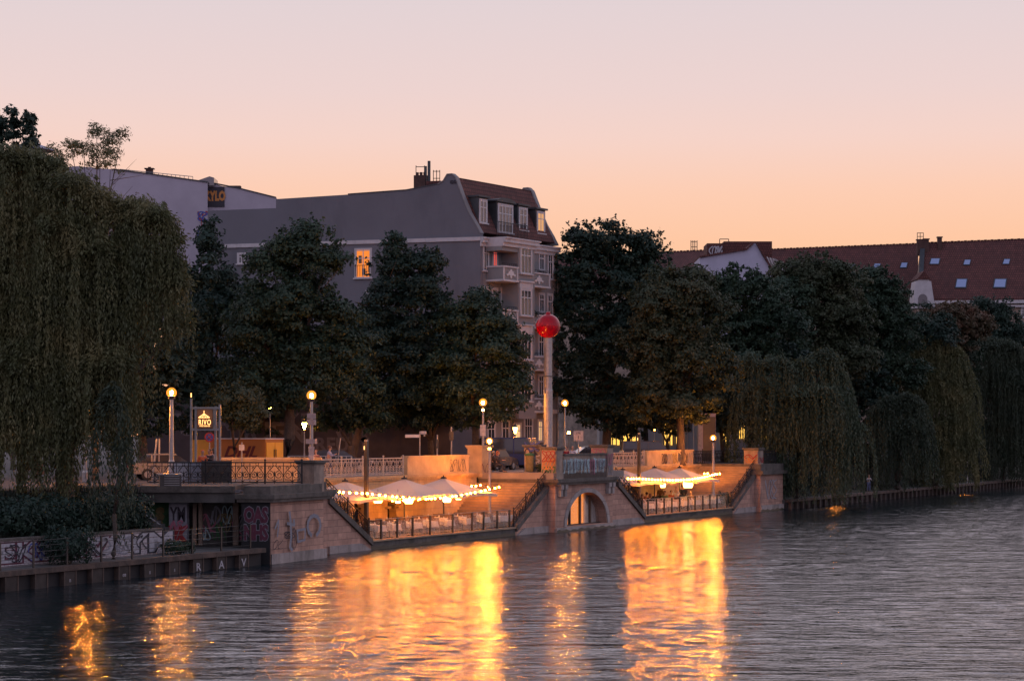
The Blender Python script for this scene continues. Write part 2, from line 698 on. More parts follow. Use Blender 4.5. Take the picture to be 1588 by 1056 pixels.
def river():
    x0, x1, y0, y1 = -42.0, 84.0, 46.0, 236.0
    nx = 700
    # rows close together near the viewer, wider far away
    ys = [y0]
    while ys[-1] < y1:
        ys.append(ys[-1] + .10 + .0011 * max(0, ys[-1] - 60))
    ys = np.array(ys)
    ny = len(ys)
    xs = np.linspace(x0, x1, nx)
    X, Y = np.meshgrid(xs, ys)
    rg = np.random.default_rng(5)
    N = 90
    Z = np.zeros_like(X)
    lam = np.exp(rg.uniform(math.log(.42), math.log(1.5), N))
    th = rg.normal(1.5, .45, N)
    s = WAVE_SLOPE * math.sqrt(2.0 / N)
    env = .75 + .3 * np.sin(X * .11 + Y * .05 + 1) * np.cos(Y * .083 - X * .03) + .25 * np.sin(X * .05 - Y * .19 + 2.2)
    env = np.clip(env, .3, 1.4)
    for i in range(N):
        k = 2 * PI / lam[i]
        Z += (s / k) * np.cos(k * (X * math.cos(th[i]) + Y * math.sin(th[i])) + rg.uniform(0, 2 * PI))
    fade = np.minimum(np.minimum((X - x0), (x1 - X)), np.minimum((Y - y0), (y1 - Y)))
    Z *= env * np.clip(fade / 4, 0, 1)
    V = np.stack([X, Y, Z], 2).reshape(-1, 3)
    i = np.arange(ny - 1)[:, None] * nx + np.arange(nx - 1)[None, :]
    Q = np.stack([i, i + 1, i + nx + 1, i + nx], 2).reshape(-1, 4)
    nv = len(V)
    ring = np.array([(-500, -80, 0), (600, -80, 0), (600, 900, 0), (-500, 900, 0), (x0, y0, 0), (x1, y0, 0), (x1, ys[-1], 0), (x0, ys[-1], 0)], float)
    V = np.concatenate([V, ring])
    o = nv
    Q = np.concatenate([Q, np.array([(o, o + 1, o + 5, o + 4), (o + 1, o + 2, o + 6, o + 5), (o + 2, o + 3, o + 7, o + 6), (o + 3, o, o + 4, o + 7)])])
    me = bpy.data.meshes.new('water')
    me.vertices.add(len(V))
    me.vertices.foreach_set('co', V.astype(np.float32).ravel())
    me.loops.add(len(Q) * 4)
    me.loops.foreach_set('vertex_index', Q.astype(np.int32).ravel())
    me.polygons.add(len(Q))
    me.polygons.foreach_set('loop_start', np.arange(0, len(Q) * 4, 4, dtype=np.int32))
    me.polygons.foreach_set('use_smooth', np.ones(len(Q), dtype=bool))
    me.materials.append(water_mat())
    me.update(calc_edges=True)
    ob = bpy.data.objects.new('water', me)
    COL.objects.link(ob)
    props(ob, kind='structure')


WAVE_SLOPE = .055
river()

mb = MB()
for s0, s1 in ((-400, 900),):
    mb.quad(L(s0, 7.0, ZS - .004), L(s1, 7.0, ZS - .004), L(s1, 900, ZS - .004), L(s0, 900, ZS - .004))
props(mb.build('ground', MT['asphalt']), kind='structure')
mb = MB()
mb.lbox(8, 76, 7.02, 13, ZS, ZS + .02)
props(mb.build('pavement', MT['pave']), kind='structure')


def bank(s0, s1):
    mb = MB()
    prof = [(1.2, .74), (2.2, .78), (3.2, 1.9 if s1 < 50 else 1.2), (5.0, 2.9), (7.0, ZS - .002), (9.0, ZS + .01)]
    n = int((s1 - s0) / 2)
    rows = []
    for i in range(n + 1):
        row = []
        for t, z in prof:
            e1 = min(s1, (-18.25 - AX + .8982 * t) / U0) if s1 < 50 else s1
            s = s0 + (e1 - s0) * i / n
            row.append(L(s, t, z + random.uniform(-.1, .1) * (t > 2.3 and t < 6)))
        rows.append(row)
    k = len(prof)
    vs = [p for r in rows for p in r]
    fs = [(i * k + j, (i + 1) * k + j, (i + 1) * k + j + 1, i * k + j + 1) for i in range(n) for j in range(k - 1)]
    mb.add(vs, fs)
    return mb


props(bank(-70, -1.0).build('bank', MT['grass']), kind='structure')
props(bank(81.2, 261).build('bank', MT['grass']), kind='structure')
mb = MB()
mb.lbox(-70, -.6, .35, 2.2, .5, .79)
mb.extrude([(-18.6, 97, .5), (-12.9, 103.9, .5), (-12.9, 108, .5), (-18.6, 108, .5)], (0, 0, .286))
props(mb.build('quay_path', MT['concrete']), kind='structure')
mb = MB()
mb.lbox(81.2, 260, 1.3, 2.6, .4, .8)
props(mb.build('quay_path', MT['concrete']), kind='structure')


# grass blades / ground cover on the banks
def blades(name, s0, s1, n):
    ss = RNG.uniform(s0, s1, n)
    tt = RNG.uniform(2.4, 6.9, n)
    if s1 < 50:
        ss = np.minimum(ss, (-18.4 - AX + .8982 * tt) / U0)
    z = np.interp(tt, [2.2, 3.2, 5, 7], [.78, 1.9 if s1 < 50 else 1.2, 2.9, ZS])
    x = AX + U0 * ss + M0 * tt
    y = AY + U1 * ss + M1 * tt
    h = RNG.uniform(.12, .45, n)
    a = RNG.uniform(0, PI, n)
    w = .035
    lx, ly = RNG.normal(0, .1, n), RNG.normal(0, .1, n)
    v = np.stack([np.stack([x - w * np.cos(a), y - w * np.sin(a), z - .05], 1), np.stack([x + w * np.cos(a), y + w * np.sin(a), z - .05], 1),
                  np.stack([x + lx, y + ly, z + h], 1)], 1)
    me = bpy.data.meshes.new(name)
    me.from_pydata(v.reshape(-1, 3), [], np.arange(3 * n).reshape(-1, 3).tolist())
    me.materials.append(MT['grass'])
    o = bpy.data.objects.new(name, me)
    COL.objects.link(o)
    return props(o, 'rough dark grass and ground cover on the river bank' + (' left of the stone bastion' if s1 < 50 else ' behind the far pile wall'), 'grass', kind='stuff')


blades('bank_grass', -30, -1.5, 9000)
blades('bank_grass', 82, 175, 9000)


# ================================================================== QUAY WALLS
def pile_wall(label, s0, s1, step, w, t0, mats, letters=None):
    r = thing('sheet_pile_wall', label, 'quay wall', L(s0, t0, 0))
    b = MB()
    b.lbox(s0, s1, t0 + .22, t0 + .5, -.6, .62)
    b.build('back_sheet', MT['black'], r)  # recess shade between the piles is put into this black
    b = MB()
    b.lbox(s0, s1, t0 - .08, t0 + .45, .62, .84)
    b.build('capping_beam', MT['rust'], r)
    s = s0 + .4
    i = 0
    while s < s1 - w:
        b = MB()
        b.lbox(s, s + w, t0, t0 + .06, -.6, .618)
        b.lbox(s - .05, s + .02, t0 - .03, t0 + .218, -.6, .617, 1)
        b.lbox(s + w - .02, s + w + .05, t0 - .03, t0 + .218, -.6, .616, 1)
        b.build('pile', [MT['darkpile'], MT['rust']], r)
        if letters and i in letters:
            b = MB()
            c = L(s + w / 2, t0 - .012, .22)
            b.text(letters[i], c, (U0, U1, 0), (0, 0, 1), .52 if letters[i].isupper() else .26, .02, sx=1.25 if letters[i].isupper() else .9)
            b.build('graffiti_letter', MT['g_white'], r)
        s += step
        i += 1
    return r


def gmat(name, c):
    return mat(name, c, .75, noise=(5, .25))


MT['darkpile'] = mat('darker pile face', (.045, .036, .03), .85, noise=(1.5, .4))  # pile faces darker than their edge flanges
MT['g_white'] = gmat('white spray paint', (.38, .37, .39))
MT['g_dark'] = gmat('dark spray paint', (.035, .03, .04))
MT['g_maroon'] = gmat('maroon spray paint', (.11, .025, .045))
MT['g_pink'] = gmat('pink spray paint', (.42, .14, .2))
MT['g_red'] = gmat('red spray paint', (.30, .03, .03))
MT['g_khaki'] = gmat('mustard spray paint', (.22, .17, .07))
MT['g_teal'] = gmat('teal spray paint', (.36, .5, .52))
MT['g_silver'] = gmat('silver spray paint', (.24, .24, .27))
MT['g_orange'] = gmat('orange spray paint', (.50, .2, .05))
MT['g_blue'] = gmat('blue spray paint', (.05, .08, .3))
MT['g_green'] = gmat('green spray paint', (.04, .13, .05))

pile_wall('rusty sheet pile quay wall below the whitewashed brick wall, with letters sprayed on its last piles', -26.0, -.55, 1.9, .75, 0.0, MT,
          {10: 'R', 11: 'A', 12: 'V', 7: 'oo', 8: 's', 9: 's', 5: 'n'})
pile_wall('long low pile quay wall under the hanging willows beyond the last stone bastion', 81.3, 175, 1.55, .45, .9, MT)


def squiggle(b, o, right, up, w, h, n, r, m=0, seed=0, off=.014):
    """a sprayed tag: a ribbon of strokes wandering over an area w x h"""
    rg = random.Random(seed)
    rt, u = Vector(right).normalized(), Vector(up).normalized()
    nn = rt.cross(u)
    o = Vector(o) + nn * off
    x = 0
    for k in range(n):
        pts = []
        cx = w * (k + .5) / n
        ph = rg.uniform(0, 6)
        f1, f2 = rg.choice((1, 1, 2)), rg.choice((1, 2, 2, 3))
        for i in range(15):
            a = i / 14
            pts.append((cx + (w / n) * .55 * math.sin(2 * PI * f1 * a + ph), h * (.5 + .45 * math.sin(PI * f2 * a + ph * 1.7))))
        for i in range(len(pts) - 1):
            p, q = Vector(pts[i]), Vector(pts[i + 1])
            d = q - p
            if d.length < 1e-4:
                continue
            d.normalize()
            e = Vector((-d.y, d.x)) * r
            dz = nn * (.0007 * (i + 15 * k))
            b.add([o + dz + rt * c.x + u * c.y for c in (p + e - d * r * .5, p - e - d * r * .5, q - e + d * r * .5, q + e + d * r * .5)], [(0, 1, 2, 3)], m)


UR = (U0, U1, 0)
UZ = (0, 0, 1)


def strokes(b, o, right, pts, r, m=0, off=.02):
    rt, u = Vector(right).normalized(), Vector((0, 0, 1))
    nn = rt.cross(u)
    o = Vector(o)
    o = Vector((o.x, o.y, 0)) + nn * off
    for i in range(len(pts) - 1):
        p, q = Vector(pts[i]), Vector(pts[i + 1])
        d = (q - p).normalized()
        e = Vector((-d.y, d.x)) * r
        dz = nn * (.0009 * i)
        b.add([o + dz + rt * c.x + u * c.y for c in (p + e - d * r * .5, p - e - d * r * .5, q - e + d * r * .5, q + e + d * r * .5)], [(0, 1, 2, 3)], m)


# whitewashed brick wall
bw = thing('brick_wall', 'low whitewashed brick wall covered in graffiti along the lower quay path', 'wall', L(-24, 2.05, .79))
b = MB()
b.lbox(-24, -6.2, 2.05, 2.35, .7, 1.9)
b.build('wall', MT['whitebrick'], bw)
b = MB()
b.lbox(-24.05, -6.2, 1.98, 2.42, 1.9, 2.0)
b.build('coping', MT['weather'], bw)
b = MB()
for txt, px, sz, mm, sx in (('ZO', 8, .45, 0, 1.6), ('EKS', 40, 1.15, 1, 2.0), ('A', 76, 1.0, 0, 2.4), ('MV', 130, 1.15, 1, 2.2), ('OS', 172, 1.1, 2, 2.2), ('8', 203, 1.0, 4, 2.2), ('YM', 233, 1.25, 0, 2.2)):
    s = SL(px, 2.05)
    b.text(txt, L(s, 2.05, 1.33), UR, UZ, sz, .075, mm, .012, sx=sx)
    b.text(txt, L(s, 2.05, 1.33), UR, UZ, sz, .02, 5, .02, sx=sx)
for i, px in enumerate((22, 58, 95, 150, 188, 215)):
    s = SL(px, 2.05)
    squiggle(b, L(s - .6, 2.05, .95), UR, UZ, 1.3, .8, 3, .03, (0, 3, 1, 0, 2, 0)[i], 40 + i, .016)
b.build('graffiti', [MT['g_dark'], MT['g_maroon'], MT['g_silver'], MT['g_blue'], MT['g_khaki'], MT['g_white']], bw)

# quay fence with thin rails
qf = thing('quay_fence', 'thin dark rail fence with widely spaced posts on the lower quay', 'fence', L(-20, .3, .84))
sps = [SL(px, .3) for px in (0, 52, 104, 157, 205, 253, 298, 343, 388)]
for s in sps:
    b = MB()
    b.lbox(s - .04, s + .04, .27, .33, .84, 2.0)
    b.build('post', MT['darksteel'], qf)
for z in (1.0, 1.25, 1.5, 1.75, 1.97):
    b = MB()
    b.tube([L(sps[0], .3, z), L(sps[-1], .3, z)], .012, 4)
    b.build('rail', MT['darksteel'], qf)

# ================================================================== LEFT BASTION
X0, Y0 = AX - 1.42, AY + .28


def stone_thing(name, label, cat, loc):
    return thing(name, label, cat, loc)


bas = thing('stone_bastion', 'sandstone river bastion with silver graffiti at the near end of the embankment', 'bastion', L(3, 2, -.5))
foot = [L(0, 0, -.6)[:2], L(5.7, .45, 0)[:2], L(5.7, 2.0, 0)[:2], L(8.7, 2.0, 0)[:2], L(8.7, 6.8, 0)[:2], (X0, 114.0), (X0, Y0)]


def ring(foot, grow):
    c = Vector((sum(p[0] for p in foot) / len(foot), sum(p[1] for p in foot) / len(foot)))
    n = len(foot)
    out = []
    for i in range(n):
        a, p, q = Vector(foot[i - 1]), Vector(foot[i]), Vector(foot[(i + 1) % n])
        d1, d2 = (p - a).normalized(), (q - p).normalized()
        n1, n2 = Vector((d1.y, -d1.x)), Vector((d2.y, -d2.x))
        bis = (n1 + n2)
        k = grow / max(.35, (1 + n1.dot(n2)) / 2) / 2
        out.append((p.x + bis.x * k, p.y + bis.y * k))
    return out


def prism(b, foot, z0, z1, m=0):
    return b.extrude([(x, y, z0) for x, y in foot], (0, 0, z1 - z0), m)


b = MB()
prism(b, foot, -.6, 3.04)
b.build('wall', MT['sand'], bas)
b = MB()
b.extrude([(p[0], p[1], -.6) for p in (L(-.12, -.14, 0), L(5.85, .31, 0), L(5.85, .46, 0), L(0.02, .02, 0))], (0, 0, 1.1))
b.build('plinth', MT['sandpale'], bas)
b = MB()
prism(b, ring(foot, .26), 3.04, 3.2)
prism(b, ring(foot, .34), 3.2, 3.42)
b.build('cornice', MT['weather'], bas)
b = MB()
prism(b, ring(foot, -.05), 3.42, ZS + .01)
b.build('coping_course', MT['weather'], bas)
# graffiti on the face and on the black side wall
b = MB()
strokes(b, L(0, 0, 0), UR, ((.3, 1.75), (.6, 2.15), (.62, 1.9), (.5, 1.35)), .06, 0, .06)
strokes(b, L(0, .1, 0), UR, ((1.75, 2.5), (1.85, 2.0), (1.9, 1.3), (1.8, .75), (2.0, .6)), .09, 0, .08)
strokes(b, L(0, .12, 0), UR, ((1.55, 1.95), (2.2, 1.85), (2.15, 2.1)), .08, 0, .10)
strokes(b, L(0, .2, 0), UR, ((2.6, 1.55), (3.4, 1.6), (3.35, 1.05), (2.7, .98), (2.65, 1.5)), .06, 0, .08)
strokes(b, L(0, .3, 0), UR, tuple((4.4 + .62 * math.sin(a * .55), 1.72 + .52 * math.cos(a * .55)) for a in range(-5, 6)), .10, 0, .08)
squiggle(b, L(1.4, .12, 1.2), UR, UZ, .9, .35, 3, .022, 1, 5, .04)
squiggle(b, L(2.1, .17, .55), UR, UZ, .5, 1.2, 2, .02, 1, 6, .04)
squiggle(b, L(.2, .02, .7), UR, UZ, .8, .5, 2, .016, 1, 8, .04)
b.build('graffiti', [MT['g_silver'], MT['g_dark']], bas)
sr = Vector((AX - X0, AY - Y0, 0))
b = MB()
b.extrude([(X0 - .05, Y0 - .05, -.6), (AX - .04, AY - .05, -.6), (AX - .04, AY - .05, 3.03), (X0 - .05, Y0 - .05, 3.03)], (0, .04, 0))
b.build('black_side_panel', MT['black'], bas)
b = MB()
for j, (txt, z, sz) in enumerate((('OAS', 2.38, 1.0), ('NHS', 1.52, 1.0))):
    for off, mm, e in ((.085, 0, .065), (.05, 1, .085)):
        b.text(txt, (X0 + sr.x / 2 - .02, Y0 + sr.y / 2, z), sr, UZ, sz, off, mm, e, sx=.66, space=.92)
b.text('UBSEL', (X0 + .55, Y0 + .1, .82), sr, UZ, .42, .01, 2, .08, sx=.7)
b.build('graffiti', [MT['g_silver'], MT['g_maroon'], MT['g_red']], bas)

# platform slab carried towards the left and the wall under it
XL = P(214, 0, 105.3)[0]
slab = thing('platform_slab', 'dark stained concrete platform slab spanning left of the bastion', 'platform', ((XL + X0) / 2, 108, 3.04))
b = MB()
b.extrude([(XL, 105.3, 3.0), (X0 - .42, 105.0, 3.0), (X0 - .42, 116, 3.0), (XL, 116, 3.0)], (0, 0, ZS - 3.0))
b.build('deck', MT['concrete'], slab)
b = MB()
b.extrude([(XL - .1, 105.12, 3.5), (X0 - .45, 104.82, 3.5), (X0 - .45, 105.0, 3.5), (XL - .1, 105.3, 3.5)], (0, 0, .3))
b.build('edge_moulding', MT['weather'], slab)
b = MB()
squiggle(b, P(366, 763.5, 105.2), (1, -.03, 0), UZ, 1.4, .14, 6, .012, 0, 21, .1)
squiggle(b, P(298, 763, 105.3), (1, -.03, 0), UZ, .5, .12, 3, .012, 0, 22, .1)
b.build('graffiti', MT['g_silver'], slab)

uw = thing('underpass_wall', 'dark mural covered wall with doorways beneath the platform slab', 'wall', (P(350, 0, 107.6)[0], 107.6, .79))
b = MB()
xa, xb = P(262, 0, 107.6)[0], X0 - .02
b.extrude([(xa, 107.6, .7), (xb, 107.6, .7), (xb, 107.6, 3.0), (xa, 107.6, 3.0)], (0, .4, 0))
b.build('wall', MT['concrete'], uw)
for pxa, pxb in ((292, 304), (352, 360), (368, 379)):
    b = MB()
    x1, x2 = P(pxa, 0, 107.5)[0], P(pxb, 0, 107.5)[0]
    b.extrude([(x1, 107.55, .8), (x2, 107.55, .8), (x2, 107.55, 2.75), (x1, 107.55, 2.75)], (0, .045, 0))
    b.build('door', MT['black'], uw)  # flat black sheet, the darkness of an opening put into colour
for pxa in (300, 306, 362):
    b = MB()
    b.box((P(pxa + 4, 0, 107.4)[0], 107.4, .79), (.28, .3, 2.2))
    b.build('pilaster', MT['pier'], uw)
b = MB()
for i in range(9):
    x = P(304 + i * 8.2, 0, 107.5)[0]
    squiggle(b, (x, 107.58, 1.0 + (i % 3) * .4), (1, 0, 0), UZ, .7, 1.0, 3, .028, i % 5, 60 + i, .02)
b.build('mural', [MT['g_teal'], MT['g_pink'], MT['g_silver'], MT['g_green'], MT['g_khaki']], uw)

cp = thing('stone_pillar', 'square pillar with pink and white graffiti under the left end of the slab', 'pillar', (P(276, 0, 105.9)[0], 106.2, .79))
b = MB()
b.box((P(276, 0, 105.9)[0], 106.25, .7), (.9, .7, 2.3))
b.build('shaft', MT['g_silver'], cp)
b = MB()
b.text('YM', (P(276, 0, 105.9)[0], 105.9, 2.35), (1, 0, 0), UZ, 1.0, .03, 1, .012, sx=.55)
squiggle(b, (P(263, 0, 105.9)[0], 105.9, .95), (1, 0, 0), UZ, .85, .9, 3, .06, 2, 31, .012)
squiggle(b, (P(263, 0, 105.9)[0], 105.9, 1.6), (1, 0, 0), UZ, .85, .5, 4, .03, 3, 32, .03)
b.build('graffiti', [MT['g_silver'], MT['g_dark'], MT['g_red'], MT['g_pink']], cp)
kw = thing('retaining_wall', 'mossy wall with mustard bubble graffiti beside the pillar under the slab', 'wall', (P(245, 0, 106.6)[0], 106.6, .79))
b = MB()
b.box((P(247, 0, 106.6)[0], 106.8, .7), (1.1, .3, 2.3))
b.build('wall', MT['g_green'], kw)
b = MB()
for i, (ch, z) in enumerate((('C', 1.15), ('A', 1.75), ('S', 2.35))):
    b.text(ch, (P(248, 0, 106.6)[0], 106.64, z), (1, 0, 0), UZ, .8, .09, 0, .02, sx=1.0)
b.build('graffiti', MT['g_khaki'], kw)

# louvred vent box on the slab edge
vb = thing('vent_box', 'dark louvred ventilation box standing at the edge of the platform', 'vent', P(264, 751, 105.6))
vb.location.z = ZS - .08
WLOC[vb.name] = tuple(vb.location)
vx, vy = vb.location.x, vb.location.y
b = MB()
b.box((vx, vy, ZS - .08), (1.05, .75, .62), R(12))
b.build('housing', MT['darksteel'], vb)
b = MB()
b.box((vx, vy, ZS + .54), (1.2, .9, .06), R(12))
b.build('lid', MT['gal'], vb)
for i in range(5):
    b = MB()
    b.box((vx + .14, vy - .37, ZS + .02 + i * .11), (.74, .1, .03), R(12))
    b.build('louvre', MT['gal'], vb)

# steps and handrail coming down the bank on the left
st = thing('bank_steps', 'narrow dark steps coming down the bank behind the brick wall', 'steps', (P(215, 0, 104)[0], 104, 1))
for i in range(9):
    b = MB()
    p = P(196 + 6.5 * i, 776 + 5.2 * i, 104.4 - .1 * i)
    b.box((p[0] + .2, p[1] + .5, p[2] - .35), (.55, 1.3, .16))
    b.build('step', MT['concrete'], st)
hr = MB()
hr.tube([P(187, 770, 103.8), P(250, 815, 103.8)], .03, 6)
hr.tube([P(194, 775, 103.8), P(194, 800, 103.8)], .025, 5)
hr.tube([P(246, 812, 103.8), P(246, 833, 103.8)], .025, 5)
props(hr.build('handrail', MT['gal']), 'thin metal handrail sloping down beside the bank steps', 'handrail')


# ================================================================== STAIRS, DECKS, RECESS
def stair(label, s_top, s_bot, t0, t1, n=20):
    r = thing('stone_staircase', label, 'staircase', L((s_top + s_bot) / 2, (t0 + t1) / 2, ZD))
    ds = (s_bot - s_top) / n
    dz = (ZS - ZD) / n
    prof = [(s_top, -.5), (s_top, ZS)]
    for i in range(n):
        prof.append((s_top + ds * (i + 1), ZS - dz * i))
        if i < n - 1:
            prof.append((s_top + ds * (i + 1), ZS - dz * (i + 1)))
    prof.append((s_bot, -.5))
    b = MB()
    b.lprof(prof, t0, t1)
    b.build('steps', MT['step'], r)
    b = MB()
    for i in range(n):
        sa = s_top + ds * (i + 1)
        b.lbox(min(sa, sa - ds * .25) - (.03 if ds < 0 else 0) , max(sa, sa - ds * .25) + (.03 if ds > 0 else 0), t0 + .01, t1 - .01, ZS - dz * i - .035, ZS - dz * i + .012)
    b.build('nosing', MT['pave'], r)
    return r


def scroll(b, f, a, h, r0, turns, sgn, start, rad, n=13):
    pts = []
    for i in range(n):
        w = i / (n - 1)
        ang = start + sgn * turns * 2 * PI * w
        rr = r0 * (1 - .82 * w)
        pts.append(f(a + rr * math.cos(ang), h + rr * math.sin(ang)))
    b.tube(pts, rad, 4, 0, False)


def iron_panel(b, f, a0, a1, rad=.02, H=1.0, rich=True):
    """scrollwork between a0 and a1; f(a, h) gives a 3-D point"""
    w = a1 - a0
    c = (a0 + a1) / 2
    n = 5
    b.tube([f(a0 + w * i / n, H) for i in range(n + 1)], rad * 1.7, 4, 0, False)
    b.tube([f(a0 + w * i / n, H * .84) for i in range(n + 1)], rad * .8, 4, 0, False)
    b.tube([f(a0 + w * i / n, .1) for i in range(n + 1)], rad * 1.3, 4, 0, False)
    k = max(1, round(w / .78))
    cw = w / k
    for i in range(k):
        x = a0 + cw * (i + .5)
        b.tube([f(x - cw / 2, .1), f(x - cw / 2, H)], rad, 4, 0, False)
        for sg in (-1, 1):
            scroll(b, f, x + sg * cw * .24, H * .42, cw * .24, 1.4, sg, PI / 2, rad)
            scroll(b, f, x + sg * cw * .3, H * .74, cw * .13, 1.1, -sg, -PI / 2, rad, 9)
            b.tube([f(x, .12), f(x + sg * cw * .12, H * .2), f(x + sg * cw * .4, H * .2), f(x + sg * cw * .48, H * .42), f(x + sg * cw * .3, H * .62),
                    f(x + sg * cw * .07, H * .83)], rad, 4, 0, False)
        cir = [f(x + cw * .1 * math.cos(2 * PI * q / 9), H * .92 + cw * .1 * math.sin(2 * PI * q / 9)) for q in range(10)]
        b.tube(cir, rad * .9, 4, 0, False)
        b.tube([f(x, .02), f(x, H * .34)], rad, 4, 0, False)
        b.add([f(x, H * .32), f(x + cw * .07, H * .44), f(x, H * .62), f(x - cw * .07, H * .44)], [(0, 1, 2, 3)])


def railing(label, pts, mtl, post_step, name='iron_railing', H=1.05, cat='railing', post_w=.07, finial=True):
    """pts: 3-D base points of a polyline"""
    r = thing(name, label, cat, pts[0])
    for (p, q) in zip(pts[:-1], pts[1:]):
        p, q = Vector(p), Vector(q)
        d = q - p
        hl = math.hypot(d.x, d.y)
        k = max(1, round(hl / post_step))

        def f(a, h):
            w = a / hl
            return (p.x + d.x * w, p.y + d.y * w, p.z + d.z * w + h)
        for i in range(k):
            b = MB()
            iron_panel(b, f, hl * i / k + .03, hl * (i + 1) / k - .03, H=H)
            b.build('scroll_panel', mtl, r)
        rot = math.atan2(d.y, d.x)
        for i in range(k + 1):
            if i == 0 and (pts[0] != tuple(p)):
                continue
            b = MB()
            c = f(hl * i / k, 0)
            b.box((c[0], c[1], c[2] - .03), (post_w, post_w, H + .1), rot)
            if finial:
                b.sphere((c[0], c[1], c[2] + H + .13), .06, 8)
            b.build('post', mtl, r)
    return r


def wing(label, s_top, s_bot, z_top=3.0, z_bot=.5, side=1, solid=None):
    """sloping wall in front of a stair with its dark coping"""
    r = thing('stair_wall', label, 'wall', L((s_top + s_bot) / 2, 2.1, -.5))
    b = MB()
    lo, hi = (s_top, s_bot)
    prof = [(solid if solid is not None else s_top, -.6), (solid if solid is not None else s_top, z_top - .35), (s_top, z_top - .35), (s_bot, z_bot - .25), (s_bot, -.6)]
    b.lprof(prof, 2.0, 2.3)
    b.build('wall', MT['sand'], r)
    b = MB()
    prof = [(s_top, z_top - .35), (s_top, z_top), (s_bot, z_bot + .1), (s_bot, z_bot - .25)]
    b.lprof(prof, 1.85, 2.42)
    b.build('coping', MT['weather'], r)
    b = MB()
    sg = 1 if s_bot > s_top else -1
    prof = [(solid if solid is not None else s_top, -.6), (solid if solid is not None else s_top, .42), (s_bot - sg * 1.2, .42), (s_bot, -.05), (s_bot, -.6)]
    b.lprof(prof, 1.86, 1.997)
    b.build('plinth', MT['sandpale'], r)
    return r


S1a, S1b = 8.7, 13.3
S2a, S2b = 31.4, 36.7
S3a, S3b = 47.5, 52.4
S4a, S4b = 70.6, 76.1
TW = 6.8
stair('first flight of stone steps, behind the near sloping wall, hidden by its railing', S1a - .6, S1b, 2.3, TW)
stair('broad stone steps in lamplight right of the three near parasols', S2b + .2, S2a, 2.3, TW)
stair('stone steps down from the middle platform to the far dining deck', S3a, S3b, 2.3, TW)
stair('broad stone steps right of the far parasols, up to the last bastion', S4b + .2, S4a, 2.3, TW)
def algae(prn, s0, s1, t, z1=.16):
    b = MB()
    n = max(3, int((s1 - s0) / .35))
    for i in range(n):
        a0, a1 = s0 + (s1 - s0) * i / n, s0 + (s1 - s0) * (i + 1) / n
        b.lprof([(a0, -.3), (a0, z1 + .05 * math.sin(i * 1.9) + .03 * math.sin(i * .7)), (a1, z1 + .05 * math.sin(i * 1.9 + 1.9) + .03 * math.sin(i * .7 + .7)), (a1, -.3)], t - .004, t)
    b.build('algae_band', MT['algae'], prn)


MT['algae'] = mat('dark wet algae', (.022, .028, .018), .45, noise=(4, .4))
wing('sloping stone wall from the near bastion down to the near dining deck', S1a, S1b, 3.05, .5)
wing('sloping stone wall left of the arched platform, rising from the near deck', S2b, S2a, 3.35, .5)
wing('sloping stone wall right of the arched platform, falling to the far deck', S3a, S3b, 3.05, .5, solid=45.3)
wing('sloping stone wall rising from the far deck to the last bastion', S4b, S4a, 3.25, .5)
b = MB(); b.build
for lab, a, zt, c in (('dark scrolled stair railing descending from the near bastion pier', S1a, 3.0, S1b), ('scrolled stair railing climbing to the pier below the red ball', S2b, 3.2, S2a),
                      ('scrolled stair railing descending right of the arched platform', S3a, 3.0, S3b), ('scrolled stair railing climbing to the last bastion', S4b, 3.2, S4a)):
    railing(lab, [L(a, 2.12, zt), L(c, 2.12, .58)], MT['iron'], 2.0, H=1.0)


def deck(label, s0, s1):
    r = thing('dining_deck', label, 'terrace deck', L((s0 + s1) / 2, 4, -.6))
    b = MB()
    b.lbox(s0, s1, 2.0, TW + 1.2, -.6, ZD - .06)
    b.build('base', MT['concrete'], r)
    b = MB()
    b.lbox(s0, s1, 1.9, 2.45, ZD - .06, ZD + .03)
    b.build('edge_kerb', MT['step'], r)
    b = MB()
    b.lbox(s0, s1, 2.45, TW + 1.2, ZD - .06, ZD)
    b.build('paving', MT['pave'], r)
    return r


algae(deck('lamplit stone dining deck at water level below the three near parasols', S1b, S2a), S1b, S2a, 1.998)
algae(deck('lamplit stone dining deck at water level below the far parasols', S3b, S4a), S3b, S4a, 1.998)


